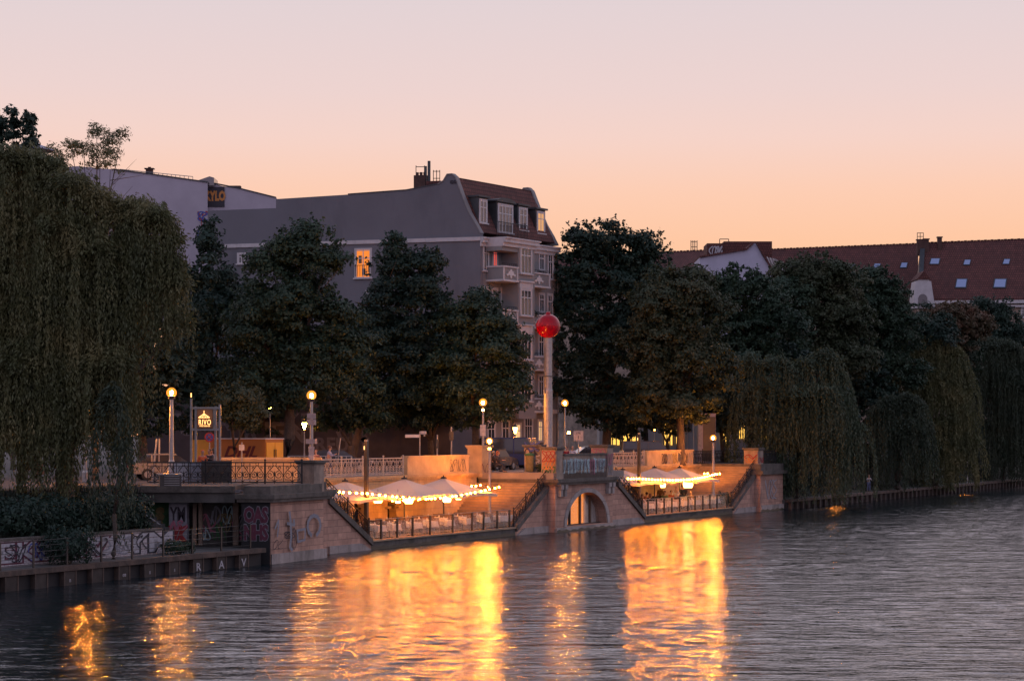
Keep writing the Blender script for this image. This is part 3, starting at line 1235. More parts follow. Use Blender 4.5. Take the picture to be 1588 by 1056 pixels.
def back_wall(label, s0, s1, arches, doors):
    """retaining wall with round arched openings"""
    r = thing('retaining_wall', label, 'wall', L((s0 + s1) / 2, TW, ZD))
    b = MB()
    cuts = sorted(arches)
    ztop = ZS - .25
    s = s0
    for (c, hw, spring) in cuts:
        b.lbox(s, c - hw, TW, TW + .5, ZD, ztop)
        n = 10
        for i in range(n):
            a0, a1 = -hw + 2 * hw * i / n, -hw + 2 * hw * (i + 1) / n
            z0 = spring + math.sqrt(max(0, 1 - ((a0) / hw) ** 2)) * hw * .8
            z1 = spring + math.sqrt(max(0, 1 - ((a1) / hw) ** 2)) * hw * .8
            b.lprof([(c + a0, z0), (c + a0, ztop), (c + a1, ztop), (c + a1, z1)], TW, TW + .5)
        s = c + hw
    b.lbox(s, s1, TW, TW + .5, ZD, ztop)
    b.build('wall', MT['lime'], r)
    b = MB()
    b.lbox(s0, s1, TW - .14, TW + .55, ztop, ztop + .12)
    b.lbox(s0, s1, TW - .22, TW + .55, ztop + .12, ZS + .01)
    b.build('cornice', MT['lime'], r)
    for (c, hw, spring) in cuts:
        b = MB()
        b.lbox(c - hw - .01, c + hw + .01, TW + 1.05, TW + 1.1, ZD, ztop)
        b.build('niche_back', MT['wood'], r)
        b = MB()
        b.lbox(c - .05, c + .05, TW + .3, TW + .38, ZD, spring + hw * .7)
        b.lbox(c - hw, c + hw, TW + .3, TW + .36, spring - .05, spring + .05)
        b.build('door_frame', MT['darksteel'], r)
        for sg in (-1, 1):
            b = MB()
            q = L(c + sg * (hw + .12), TW - .02, 0)
            b.box((q[0], q[1], spring - .14), (.42, .42, .14), R(64))
            b.build('capital', MT['lime'], r)
    return r


back_wall('warm lit limestone wall with arched niches behind the near parasols', 8, 35.5, [(13.2, 1.0, 1.95), (16.6, 1.0, 1.95), (20.2, .8, 1.95), (24.2, .55, 2.0)], 0)
back_wall('warm lit limestone wall behind the far dining deck', 47, 76, [(55, .9, 1.95), (58.5, .9, 1.95), (62, .9, 1.95)], 0)

b = MB()
b.lathe([(.34, 0), (.34, .2), (.26, .26), (.24, 1.35), (.28, 1.38), (.38, 1.5), (.4, 1.62), (.3, 1.66), (.34, 2.2), (.44, 2.5), (.46, 3.0)], L(18.3, 6.35, ZD), 16)
props(b.build('stone_column', MT['lime'], smooth=False), 'round stone column with a moulded capital standing under the near parasols', 'column')


# ------------------------------------------------------------------ parapets along the street edge
def pier(label, s0, s1, t0, t1, z0, z1, mt='pier', cap=.12, deco=None):
    r = thing('stone_pier', label, 'pier', L((s0 + s1) / 2, (t0 + t1) / 2, z0))
    b = MB()
    b.lbox(s0, s1, t0, t1, z0, z1 - .2)
    b.build('shaft', MT[mt], r)
    b = MB()
    b.lbox(s0 - cap * .5, s1 + cap * .5, t0 - cap * .5, t1 + cap * .5, z1 - .2, z1 - .12)
    b.lbox(s0 - cap, s1 + cap, t0 - cap, t1 + cap, z1 - .12, z1)
    b.build('cap', MT['weather' if mt == 'pier' else mt], r)
    if deco:
        deco(r, s0, s1, t0, t1, z0, z1)
    return r


def deco_tags(colors, n=3, seed=1, rad=.03, left=True, front=True):
    def fn(r, s0, s1, t0, t1, z0, z1):
        b = MB()
        h = z1 - .3 - z0
        if left:
            for i in range(n):
                squiggle(b, L(s0, t1 - .08, z0 + .1 + h * .28 * i), (-M0, -M1, 0), UZ, (t1 - t0) - .15, h * .42, 3, rad, i % len(colors), seed + i, .014 + .012 * i)
        if front:
            for i in range(n - 1):
                squiggle(b, L(s0 + .08, t0, z0 + .1 + h * .35 * i), UR, UZ, (s1 - s0) - .15, h * .45, 3, rad, (i + 1) % len(colors), seed + 7 + i, .014 + .012 * i)
        b.build('graffiti', [MT[c] for c in colors], r)
    return fn


def parapet(label, s0, s1, t, z0, z1, mt='parapet', deco=None, th=.4):
    r = thing('stone_parapet', label, 'parapet', L((s0 + s1) / 2, t, z0))
    b = MB()
    b.lbox(s0, s1, t, t + th, z0, z1 - .12)
    b.build('wall', MT[mt], r)
    b = MB()
    b.lbox(s0, s1, t - .07, t + th + .07, z1 - .12, z1)
    b.build('coping', MT[mt if mt == 'parapet' else 'weather'], r)
    if deco:
        deco(r, s0, s1, t, z0, z1)
    return r


ZT = 4.98
# bastion pillar group
pier('square stone pier at the corner of the near bastion, beside the stair railing', SL(487, .7), SL(487, .7) + 1.0, .7, 1.7, 3.42, 5.02)
# upper street edge, bay 1
sa, sb, sc, sd = SL(500, TW), SL(632, TW), SL(727, TW), SL(745, TW)
railing('pale lit iron balustrade above the near parasols', [L(sa, TW + .2, ZS), L(sb - .2, TW + .2, ZS)], MT['paleiron'], 2.3, H=1.06)


def tags_front(colors, area, rad=.03, seed=3, n=6):
    def fn(r, s0, s1, t, z0, z1):
        b = MB()
        a0, a1 = area
        w = (s1 - s0)
        k = max(1, int((a1 - a0) * w / 1.1))
        for i in range(k):
            squiggle(b, L(s0 + w * a0 + i * 1.1, t, z0 + .1), UR, UZ, 1.05, (z1 - z0) - .35, 4, rad, i % len(colors), seed + i, .014)
        b.build('graffiti', [MT[c] for c in colors], r)
    return fn


parapet('solid plaster parapet glowing orange above the near deck, scrawled at its right end', sb, sc, TW, ZS, ZT + .02, deco=tags_front(['g_dark', 'g_dark'], (.68, 1.0), .018))
pier('tall lit stone pier at the head of the broad steps, graffiti on its front', sd - .1, sd + 1.3, TW - .15, TW + .9, ZS - .3, 5.6, 'parapet', deco=deco_tags(['g_dark', 'g_maroon'], 2, 70, .02, left=False))

# ------------------------------------------------------------------ middle platform with the arch
SMa, SMb = SL(861, 1.4), SL(950, 1.4)
mp_ = thing('stone_platform', 'sandstone platform over the water with a glazed lamplit arch beneath the red ball', 'bastion', L((SMa + SMb) / 2, 3, -.6))
ac = (SL(878, 1.4) + SL(941, 1.4)) / 2
ahw = (SL(941, 1.4) - SL(878, 1.4)) / 2
aspring, arise = .32, 2.15
b = MB()
b.lbox(SMa, ac - ahw, 1.4, 2.6, -.6, 3.04)
b.lbox(ac + ahw, SMb, 1.4, 2.6, -.6, 3.04)
b.lbox(ac - ahw, ac + ahw, 1.4, 2.6, -.6, aspring)
n = 22
for i in range(n):
    a0, a1 = -ahw + 2 * ahw * i / n, -ahw + 2 * ahw * (i + 1) / n
    z0 = aspring + math.sqrt(max(0, 1 - (a0 / ahw) ** 2)) * arise
    z1 = aspring + math.sqrt(max(0, 1 - (a1 / ahw) ** 2)) * arise
    b.lprof([(ac + a0, z0), (ac + a0, 3.04), (ac + a1, 3.04), (ac + a1, z1)], 1.4, 2.6)
b.lbox(SMa, SMb + 2, 6.2, 6.8, -.6, 3.04)
b.lbox(SMa, SMa + .5, 2.6, 6.2, -.6, 3.04)
b.lbox(SMb - .5, SMb + 2, 2.3 + .3, 6.2, -.6, 3.04)
b.build('wall', MT['sand'], mp_)
b = MB()
n = 22
for i in range(n):
    p = []
    for w in (i / n, (i + 1) / n):
        an = PI * w
        p.append((ac - ahw * math.cos(an), aspring + arise * math.sin(an), ac - (ahw + .42) * math.cos(an), aspring + (arise + .3) * math.sin(an)))
    b.lprof([(p[0][0], p[0][1]), (p[0][2], p[0][3]), (p[1][2], p[1][3]), (p[1][0], p[1][1])], 1.33, 1.398)
b.build('arch_ring', MT['sandpale'], mp_)
b = MB()
b.lbox(SMa - .12, SMb + .1, 1.22, 1.398, -.6, .28)
b.build('plinth', MT['sandpale'], mp_)
b = MB()
b.lbox(SMa - .2, SMb + .2, 1.16, 6.8, 3.04, 3.2)
b.lbox(SMa - .3, SMb + .3, 1.06, 6.8, 3.2, 3.42)
b.build('cornice', MT['weather'], mp_)
b = MB()
b.lbox(SMa, SMb + 2.2, 1.5, 7.0, 3.42, ZS)
b.build('platform_paving', MT['pave'], mp_)
for s in (SMa + .5, SMa + 1.15, SMb - .4, SMb - 1.05):
    b = MB()
    b.lprof([(s - .16, 3.04), (s + .16, 3.04), (s + .16, 2.3), (s - .16, 2.3)], 1.15, 1.398)
    b.lprof([(s - .2, 3.04), (s + .2, 3.04), (s + .2, 2.75), (s - .2, 2.75)], 1.08, 1.15)
    b.build('console', MT['sandpale'], mp_)
b = MB()
b.lbox(ac - ahw - .3, ac + ahw + 1.6, 3.5, 3.6, .3, 3.0, 0)
b.lbox(ac - ahw - .3, ac + ahw + 1.6, 2.61, 3.49, .28, .34, 0)
b.build('room_interior', MT['parapet'], mp_)
gp = thing('arch_window', 'tall glazing with dark mullions and a glowing orange panel filling the arch', 'window', L(ac, 2.25, aspring))
for k in range(4):
    a0, a1 = ac - ahw + 2 * ahw * k / 4, ac - ahw + 2 * ahw * (k + 1) / 4
    b = MB()
    nn = 6
    for j in range(nn):
        q0, q1 = a0 + (a1 - a0) * j / nn, a0 + (a1 - a0) * (j + 1) / nn
        zz = [aspring + math.sqrt(max(0, 1 - ((q - ac) / ahw) ** 2)) * arise for q in (q0, q1)]
        b.lprof([(q0, aspring), (q0, zz[0]), (q1, zz[1]), (q1, aspring)], 1.94, 1.95)
    b.build('pane', MT['glass'], gp)
for k in range(1, 4):
    b = MB()
    a0 = ac - ahw + 2 * ahw * k / 4
    zz = aspring + math.sqrt(max(0, 1 - ((a0 - ac) / ahw) ** 2)) * arise
    b.lbox(a0 - .07, a0 + .07, 1.85, 2.0, aspring, zz)
    b.build('mullion', MT['darksteel'], gp)
b = MB()
b.lbox(ac - ahw, ac + ahw, 1.86, 1.99, aspring + .0, aspring + .07)
b.build('sill', MT['darksteel'], gp)
b = MB()
def arch_sheet(a0, a1):
    b = MB()
    nn = 8
    for j in range(nn):
        q0, q1 = a0 + (a1 - a0) * j / nn, a0 + (a1 - a0) * (j + 1) / nn
        zz = [aspring + .05 + math.sqrt(max(0, 1 - ((q - ac) / ahw) ** 2)) * (arise - .05) for q in (q0, q1)]
        w_ = .03 * (j % 2)
        b.lprof([(q0, aspring + .05), (q0, zz[0]), (q1, zz[1]), (q1, aspring + .05)], 2.12 + w_, 2.15 + w_)
    return b


arch_sheet(ac - 1.5, ac + 1.1).build('lit_panel', MT['room'], gp)
arch_sheet(ac - ahw + .1, ac - 1.55).build('curtain', MT['linen'], gp)  # pale strips added behind the panes to stand in for reflected sky
arch_sheet(ac + 1.15, ac + ahw - .1).build('curtain', MT['linen'], gp)
b = MB()
b.sphere((L(ac + .5, 2.9, 2.3)), .12, 10)
props(b.build('ceiling_lamp', MT['lantern']), 'lit ceiling lamp inside the arched room', 'lamp')

# parapet and piers on the middle platform
algae(mp_, SMa - .1, SMb + .08, 1.218, .12)
parapet('front parapet of the middle platform sprayed pale blue with drips', SL(872, 1.6), SMb - .9, 1.5, 3.42, ZT + .06,
        'pier', deco=None)
b = MB()
sA = SL(872, 1.5)


def drips(b, s0, s1, t, z0, z1, m, seed, n):
    rg = random.Random(seed)
    for i in range(n):
        s = s0 + (s1 - s0) * (i + rg.uniform(0, 1)) / n
        w = rg.uniform(.04, .22)
        zt = z1 - rg.uniform(0, .12)
        zb = z0 + rg.uniform(0, 1) ** 2 * (z1 - z0) * .5
        o = .006 + .0007 * i
        b.add([L(s, t - o, zb), L(s + w * .6, t - o, zb - .05), L(s + w, t - o, zt), L(s - w * .2, t - o, zt)], [(0, 1, 2, 3)], m)


par = [o for o in COL.objects if o.name.startswith('stone_parapet')][-1]
drips(b, sA + .2, sA + 4.3, 1.5, 3.75, 4.75, 0, 1, 26)
drips(b, sA + 4.9, SMb - 1.2, 1.5, 3.75, 4.75, 0, 2, 10)
drips(b, sA + .2, SMb - 1.2, 1.48, 3.8, 4.7, 2, 3, 16)
drips(b, sA + 4.3, sA + 5.0, 1.47, 3.6, 4.7, 1, 4, 5)
for i in range(7):
    squiggle(b, L(sA + .3 + i * 1.0, 1.44, 3.95), UR, UZ, .9, .6, 3, .012, 3, 90 + i, .0)
b.build('graffiti', [MT['g_teal'], MT['g_pink'], MT['g_silver'], MT['g_dark']], par)
pA = SL(864, 1.4)
pier('orange lit pier with green scrawls directly in front of the red ball pole', pA - .15, pA + .85, 1.4, 2.45, 3.42, 5.5, deco=deco_tags(['g_green', 'g_orange', 'g_red'], 3, 11, .028, front=False))
pier('shaded pier with pink graffiti at the right end of the blue sprayed parapet', SMb - .9, SMb + .1, 1.4, 2.6, 3.42, 5.6, deco=deco_tags(['g_pink', 'g_silver'], 3, 17, .03))
pC = SL(832, 4.0)
pier('pier with white and blue paste-ups left of the red ball pole', pC, pC + 1.0, 3.7, 4.9, ZS, 5.62, deco=deco_tags(['g_silver', 'g_white', 'g_dark', 'g_blue'], 4, 23, .045))

# ------------------------------------------------------------------ far end bastion
SEa = SL(1179, 1.5)
SEb = SL(1214, 1.5)
eb = thing('stone_bastion', 'pale sandstone bastion with a white scrawl at the far end of the embankment', 'bastion', L((SEa + SEb) / 2, 3, -.6))
b = MB()
b.lbox(SEa, SEb, 1.5, 7, -.6, 3.0)
b.build('wall', MT['sand'], eb)
b = MB()
b.lbox(SEa - .1, SEb + .12, 1.36, 1.498, -.6, .5)
b.build('plinth', MT['sandpale'], eb)
b = MB()
b.lbox(SEa - .2, SEb + .3, 1.2, 7, 3.0, 3.3)
b.lbox(SEa, SEb + .1, 1.45, 7, 3.3, 3.85)
b.build('cornice', MT['weather'], eb)
b = MB()
squiggle(b, L(SEa + 1.2, 1.5, .9), UR, UZ, 2.6, 1.7, 4, .05, 0, 77, .02)
b.build('graffiti', MT['g_white'], eb)
pE = SL(1180, 1.9)
pier('orange lit pier on top of the far end bastion', pE - 1.0, pE + .3, 1.8, 3.0, 3.85, 5.15, deco=deco_tags(['g_orange', 'g_red'], 2, 29, .03))
railing('short dark railing on top of the far end bastion', [L(pE + .4, 1.8, 3.85), L(SEb - .9, 1.8, 3.85)], MT['iron'], 2.6)
algae(eb, SEa - .08, SEb + .1, 1.358, .14)
# upper street edge, bay 2
s5, s6, s7 = SL(953, TW), SL(1004, TW), SL(1075, TW)
railing('pale lit balustrade above the far parasols', [L(s5, TW + .2, ZS), L(s6 - .2, TW + .2, ZS)], MT['paleiron'], 2.4, H=1.06)
parapet('long plaster parapet with grey and yellow graffiti above the far deck', s6, s7, TW, ZS, ZT + .05, deco=tags_front(['g_dark', 'g_silver', 'g_khaki', 'g_silver'], (.3, 1.0), .04, 51))
railing('dark railing at the head of the far broad steps', [L(s7 + .1, TW + .2, ZS), L(SL(1158, TW), TW + .2, ZS)], MT['iron'], 2.6, H=1.06)
# bastion railing on the left and the lit parapet behind it
yR = 108.9
rp = [P(px, 0, yR)[0] for px in (228, 319, 411)]
railing('dark scrolled iron railing along the near platform in front of the lit sign', [(rp[0], yR, ZS), (rp[1], yR, ZS), (rp[2], yR, ZS), (P(468, 0, 109.2)[0], 109.2, ZS)], MT['iron'], 3.2, H=1.1, post_w=.09)
lp = thing('stone_parapet', 'lamplit low wall behind the near scrolled railing', 'parapet', (P(415, 0, 119.3)[0], 119.3, ZS))
b = MB()
x1, x2 = P(344, 0, 119.2)[0], P(497, 0, 119.2)[0]
b.box(((x1 + x2) / 2, 119.4, ZS - .02), (x2 - x1, .4, 1.12))
b.build('wall', MT['parapet'], lp)
b = MB()
b.box(((x1 + x2) / 2, 119.4, ZS + 1.1), (x2 - x1 + .1, .54, .13))
b.build('coping', MT['parapet'], lp)

# ================================================================== STREET LAMPS
def pointlight(name, loc, watts, col=SODIUM, radius=.15, parent=None):
    d = bpy.data.lights.new(name, 'POINT')
    d.energy = watts
    d.color = col
    d.shadow_soft_size = radius
    o = bpy.data.objects.new(name, d)
    COL.objects.link(o)
    if parent:
        o.parent = parent
        b = WLOC[parent.name]
        o.location = (loc[0] - b[0], loc[1] - b[1], loc[2] - b[2])
    else:
        o.location = loc
    return o


def globe_lamp(label, px, py, d, zb, r=.2, pr=.07, m='globe', style='globe', sec=True, group=None, mt='steel'):
    x, y, z = P(px, py, d)
    t = thing('street_lamp', label, 'street lamp', (x, y, zb), group)
    b = MB()
    b.lathe([(pr * 1.9, 0), (pr * 1.9, .5), (pr * 1.35, .6), (pr * 1.2, 1.1), (pr, 1.2), (pr * .75, z - zb - r - .12)], (x, y, zb), 12)
    b.build('pole', MT[mt], t, smooth=False)
    if style == 'globe':
        b = MB()
        b.lathe([(pr * .8, -r - .14), (pr * 1.5, -r - .1), (pr * 1.6, -r * .8), (pr * .7, -r * .7)], (x, y, z), 12)
        b.build('collar', MT['darksteel'], t)
        b = MB()
        b.sphere((x, y, z), r, 16)
        if m == 'globe':
            b = MB()
            b.sphere((x, y, z), r * 1.3, 20)  # globe enlarged to hold the painted halo
        gl = b.build('globe', MT[m], t, smooth=True)
        if m == 'globe':
            b = MB()
            b.sphere((x, y, z), .1, 12)
            b.build('bulb', MT['lampbulb'], gl, smooth=True)
        if sec:
            b = MB()
            b.sphere((x, y, z - r - .3), .085, 10, sz=1.5)
            b.build('collar_glint', MT['globe2'], t, smooth=True)  # emissive bead painting the glint of lamplight on the pole collar
    else:
        b = MB()
        b.lathe([(.05, -.38), (.16, .0), (.17, .05)], (x, y, z), 8)
        b.build('lens', MT[m], t)
        b = MB()
        b.lathe([(.24, .05), (.2, .12), (.06, .24), (.02, .34)], (x, y, z), 8)
        b.build('hood', MT['darksteel'], t)
    return t


def wrap(lampx, lampy, z0, z1, r, px=None, mm='g_silver', parent=None, n=3):
    for i in range(n):
        b = MB()
        a = z0 + (z1 - z0) * i / n
        b.box((lampx, lampy - r * .2, a), (r * 2.2, r * 2.0, (z1 - z0) / n * .92), R(6 * i - 6))
        b.build('poster', MT[mm], parent)


L1 = globe_lamp('tall globe street lamp between the willow and the lit sign frame', 266, 609, 112.6, ZS, .21, .13)
L2 = globe_lamp('tall globe street lamp with stickered pole near the bastion pier', 483, 613, 116, ZS, .2, .11)
x, y, _ = P(483, 613, 116)
wrap(x, y, ZY(659, 116), ZY(640, 116), .2, parent=L2, n=2)
wrap(x, y, ZY(688, 116), ZY(680, 116), .24, parent=L2, n=1)
wrap(x, y, ZY(712, 116), ZY(692, 116), .13, parent=L2, n=5, mm='g_white')
L3 = globe_lamp('tall globe street lamp in front of the dark trees, left of the grey house', 749, 624, 141, ZS, .2, .09)
x, y, _ = P(749, 624, 141)
wrap(x, y, ZY(676, 141), ZY(657, 141), .16, parent=L3, n=1, mm='g_white')
L4 = globe_lamp('tall globe street lamp just right of the red ball pole', 876, 625, 156, ZS, .2, .08, sec=False)
L5 = globe_lamp('globe lamp on a tall post standing on the near dining deck by the steps', 759, 684, DL(30.9, 3.5), ZD, .17, .1, mt='gal')
L6 = globe_lamp('globe lamp on a tall post standing on the far dining deck by the steps', 1106, 679, DL(70.1, 3.5), ZD, .2, .12, mt='gal')
globe_lamp('small old lantern lamp left of the stickered pole', 472, 657, 146, ZS, .2, .05, 'smallglobe', 'lantern', False)
globe_lamp('small lamp glowing among the leaves above the yellow van', 419, 632, 150, ZS, .13, .05, 'smallglobe', 'globe', False)
globe_lamp('flat headed lamp in front of the lit door of the grey house', 799, 664, 158, ZS, .16, .05, 'globe2', 'lantern', False)
globe_lamp('tiny distant lamp right of the red ball pole', 882, 671, 180, ZS, .12, .05, 'globe2', 'globe', False)
globe_lamp('distant lantern lamp over the yellow lit shop front', 1015, 661, 200, ZS, .2, .05, 'globe2', 'lantern', False)
globe_lamp('tiny distant lamp high left of the dark sign column', 1076, 643, 205, ZS, .1, .05, 'globe2', 'globe', False)
globe_lamp('lower distant lamp seen through the nearest far willow', 1299, 692, 199, .8, .14, .04, 'globe2', 'globe', False)
globe_lamp('upper distant lamp seen through the nearest far willow', 1295, 679, 206, .8, .12, .04, 'globe2', 'globe', False)
globe_lamp('distant lamp shining through the tall far willow on the right', 1500, 665, 236, .8, .14, .04, 'globe2', 'globe', False)
globe_lamp('street lamp mostly hidden behind the great willow curtain at the left', 132, 640, 114, ZS, .2, .08, sec=False)

# ================================================================== FESTOON LIGHTS AND SLIM POSTS
def slim_post(label, s, t, ztop):
    x, y, _ = L(s, t, 0)
    r = thing('light_post', label, 'post', (x, y, ZD))
    b = MB()
    b.box((x, y, ZD), (.2, .2, ztop - ZD), R(64))
    b.build('column', MT['darksteel'], r)
    b = MB()
    b.box((x, y, ztop), (.16, .16, .1), R(64))
    b.build('cap', MT['steel'], r)
    b = MB()
    b.box((x, y, ZD), (.4, .4, .03), R(64))
    b.build('base_plate', MT['darksteel'], r)
    b = MB()
    b.box((x - .1, y - .06, ztop - .45), (.05, .05, .2), R(64))
    b.build('marker_light', MT['signlit'], r)
    return r


slim_post('slim dark square post rising past the near parasols', SL(568, 2.5), 2.5, 5.95)
slim_post('slim dark square post rising past the far parasols', SL(991, 2.5), 2.5, 6.3)

bulb_mesh = None


def festoon(label, pts, n, jit=.0):
    """pts: polyline of (s, t, z)"""
    global bulb_mesh
    r = thing('string_lights', label, 'string lights', L(*pts[0]))
    segs = []
    for p, q in zip(pts[:-1], pts[1:]):
        sag = .02
        for i in range(8):
            w = i / 8
            segs.append((p[0] + (q[0] - p[0]) * w, p[1] + (q[1] - p[1]) * w, p[2] + (q[2] - p[2]) * w - sag * 4 * w * (1 - w)))
    segs.append(pts[-1])
    W3 = [Vector(L(*p)) for p in segs]
    b = MB()
    b.tube(W3, .012, 4)
    b.build('cable', MT['black'], r)
    cum = [0]
    for p, q in zip(W3[:-1], W3[1:]):
        cum.append(cum[-1] + (q - p).length)
    for i in range(n):
        dd = cum[-1] * (i + .5 + random.uniform(-jit, jit)) / n
        j = 0
        while j < len(cum) - 2 and cum[j + 1] < dd:
            j += 1
        w = (dd - cum[j]) / (cum[j + 1] - cum[j])
        c = W3[j].lerp(W3[j + 1], w)
        if bulb_mesh is None:
            b = MB()
            b.sphere((0, 0, -.09), .055, 8)
            o = b.build('bulb', MT['bulb'], None, origin=(0, 0, 0), smooth=True)
            bulb_mesh = o.data
        else:
            o = bpy.data.objects.new('bulb', bulb_mesh)
            COL.objects.link(o)
        o.parent = r
        base = WLOC[r.name]
        o.location = (c.x - base[0], c.y - base[1], c.z - base[2])
    return r


def fz(px, py, t):
    s = SL(px, t)
    return (s, t, ZY(py, DL(s, t)) + .09)


festoon('long warm bulb string sagging along the front of the near parasols', [fz(520, 762, 2.1), fz(568, 765, 2.2), fz(625, 771, 2.1), fz(655, 774, 2.1), fz(700, 770, 2.1), fz(742, 762, 2.2), fz(778, 754, 2.2)], 31, .2)
festoon('short bulb string behind the parasols near the broad steps', [fz(728, 754, 5.4), fz(746, 752, 5.4), fz(764, 756, 4.6)], 4)
festoon('second bulb string running under the near canopies', [fz(600, 776, 4.2), fz(640, 775, 4.2), fz(680, 771, 4.2), fz(712, 768, 4.2)], 8, .3)
festoon('dense bulb string along the front of the far parasols', [fz(972, 742, 2.1), fz(991, 742, 2.2), fz(1030, 744, 2.1), fz(1060, 744, 2.1), fz(1085, 741, 2.1), fz(1106, 736, 2.2), fz(1118, 734, 2.2)], 34, .1)
festoon('three bulbs beyond the far parasols by the lamp post', [fz(1090, 734, 4.8), fz(1098, 734, 4.8), fz(1116, 735, 4.0)], 3)


# ================================================================== PARASOLS
def parasol(label, px, py, t, half=2.3, rise=1.0, group=None):
    s = SL(px, t)
    x, y, _ = L(s, t, 0)
    za = ZY(py, y)
    rt = thing('parasol', label, 'parasol', (x, y, ZD), group)
    b = MB()
    b.tube([(x, y, ZD), (x, y, za - .05)], .045, 8)
    b.build('pole', MT['darksteel'], rt)
    b = MB()
    b.box((x, y, ZD), (.8, .8, .1), R(64))
    b.build('base', MT['darksteel'], rt)
    b = MB()
    n = 8
    rings = 6
    ang = math.atan2(U1, U0)
    vs = [(x, y, za)]
    corner = []
    for j in range(4):
        a = ang + PI / 4 + j * PI / 2
        corner.append(Vector((math.cos(a), math.sin(a), 0)) * half * math.sqrt(2))
    per = 4 * n
    for k in range(1, rings + 1):
        w = k / rings
        for j in range(4):
            for i in range(n):
                c = corner[j].lerp(corner[(j + 1) % 4], i / n)
                frac = c.length / (half * math.sqrt(2))
                dist = w
                # tight fabric: ribs straight at the corners, slight hollow between
                hollow = .12 * math.sin(PI * i / n) * w * (1.3 - w)
                zz = za - rise * (w ** .92) + (.0 - hollow) + (.14 * math.sin(PI * i / n) * w * w)
                vs.append((x + c.x * dist, y + c.y * dist, zz))
    fs = [(0, 1 + i, 1 + (i + 1) % per) for i in range(per)]
    for k in range(rings - 1):
        o = 1 + k * per
        for i in range(per):
            fs.append((o + i, o + per + i, o + per + (i + 1) % per, o + (i + 1) % per))
    b.add(vs, fs)
    o = 1 + (rings - 1) * per
    edge = vs[o:o + per]
    m0 = len(b.v)
    b.add([e for e in edge] + [(e[0], e[1], e[2] - .16 - .02 * math.sin(i * 1.7)) for i, e in enumerate(edge)],
          [(i, per + i, per + (i + 1) % per, (i + 1) % per) for i in range(per)])
    ca = b.build('canopy', MT['canopy'], rt, smooth=False)
    for j in range(4):
        b = MB()
        c = corner[j]
        b.tube([(x, y, za - .12), (x + c.x * .98, y + c.y * .98, za - rise - .03)], .016, 4)
        b.build('rib', MT['darksteel'], rt)
    b = MB()
    b.lathe([(.2, -.02), (.17, .05), (.05, .08), (.03, .17)], (x, y, za), 10)
    b.build('finial', MT['black'], rt)
    return (s, x, y, za)


PG = None
pars = []
for lab, px, py, t, h in (('leftmost near parasol, cream square canopy just right of the bastion stairs', 535, 746, 4.55, 2.3),
                          ('middle near parasol with a cream canopy crossed by the bulb string', 627, 742, 4.55, 2.35),
                          ('near parasol closest to the broad steps, its corner reaching the lamp post', 688, 741, 4.55, 2.45),
                          ('far parasol nearest the arched platform, bluish cream canopy', 966, 728, 4.6, 2.3),
                          ('middle far parasol with dark finial above the diners', 1015, 725, 4.6, 2.3),
                          ('far parasol nearest the end steps with a brightly lit side', 1054, 725, 4.6, 2.4)):
    pars.append(parasol(lab, px, py, t, h))

# lanterns hung below the canopies
def lantern(label, px, py, t, w=.42, h=.36):
    s = SL(px, t)
    x, y, _ = L(s, t, 0)
    z = ZY(py, y)
    r = thing('hanging_lantern', label, 'lantern', (x, y, z - h / 2))
    b = MB()
    b.lathe([(w * .40, -h / 2), (w * .5, -h * .2), (w * .5, h * .2), (w * .40, h / 2)], (x, y, z), 14)
    b.build('shade', MT['lantern'], r)
    b = MB()
    b.tube([(x, y, z + h / 2), (x, y, z + h / 2 + .45)], .01, 4)
    b.build('cord', MT['black'], r)


lantern('small round lit lantern under the leftmost parasol', 550, 775, 4.0, .36)
lantern('wide lit drum lantern right of the slim near post', 586, 775, 3.6, .5, .34)
lantern('lit lantern over the middle of the near deck tables', 617, 775, 4.0, .34)
lantern('wide round lit lantern beneath the middle near parasol', 634, 776, 3.9, .5)
lantern('wide lit lantern beneath the near parasol by the steps', 693, 774, 3.9, .5)
lantern('lit lantern at the right end of the near canopies', 711, 770, 3.9, .36)
lantern('square lit lantern hanging from the last far parasol', 1067, 750, 3.9, .75, .6)
lantern('lit lantern above the far diners', 1028, 752, 4.6, .4)
# ================================================================== DECK FENCES
def deck_fence(label, pxs, t=2.15):
    ss = [SL(p, t) for p in pxs]
    r = thing('deck_fence', label, 'fence', L(ss[0], t, ZD))
    for s in ss:
        b = MB()
        b.lbox(s - .05, s + .05, t - .05, t + .05, ZD + .03, ZD + 1.12)
        b.build('post', MT['darksteel'], r)
    for a, c in zip(ss[:-1], ss[1:]):
        b = MB()
        b.lbox(a + .07, c - .07, t - .006, t + .006, ZD + .12, ZD + 1.02)
        b.build('glass_panel', MT['glass'], r)
    b = MB()
    b.lbox(ss[0], ss[-1], t - .025, t + .025, ZD + 1.121, ZD + 1.15)
    b.build('top_rail', MT['gal'], r)
    return r


deck_fence('waist high glass fence with dark posts along the near deck edge', (571, 591, 616, 640, 667, 702, 732, 750, 771, 790))
deck_fence('waist high glass fence with dark posts along the far deck edge', (995, 1005, 1018, 1030, 1042, 1054, 1067, 1078, 1090, 1101, 1112, 1127))

# ================================================================== TABLES, CLOTHS, CHAIRS, GLASSES
t0 = thing('dining_table', 'x', 'table', (0, 0, 0), 'tables on the dining decks')
b = MB(); b.box((0, 0, .70), (.86, .86, .035)); b.build('table_top', MT['wood'], t0)
b = MB(); b.tube([(0, 0, .03), (0, 0, .7)], .035, 8); b.build('pedestal', MT['darksteel'], t0)
b = MB(); b.box((0, 0, .0), (.5, .06, .03)); b.box((0, 0, .001), (.06, .5, .03)); b.build('foot', MT['darksteel'], t0)
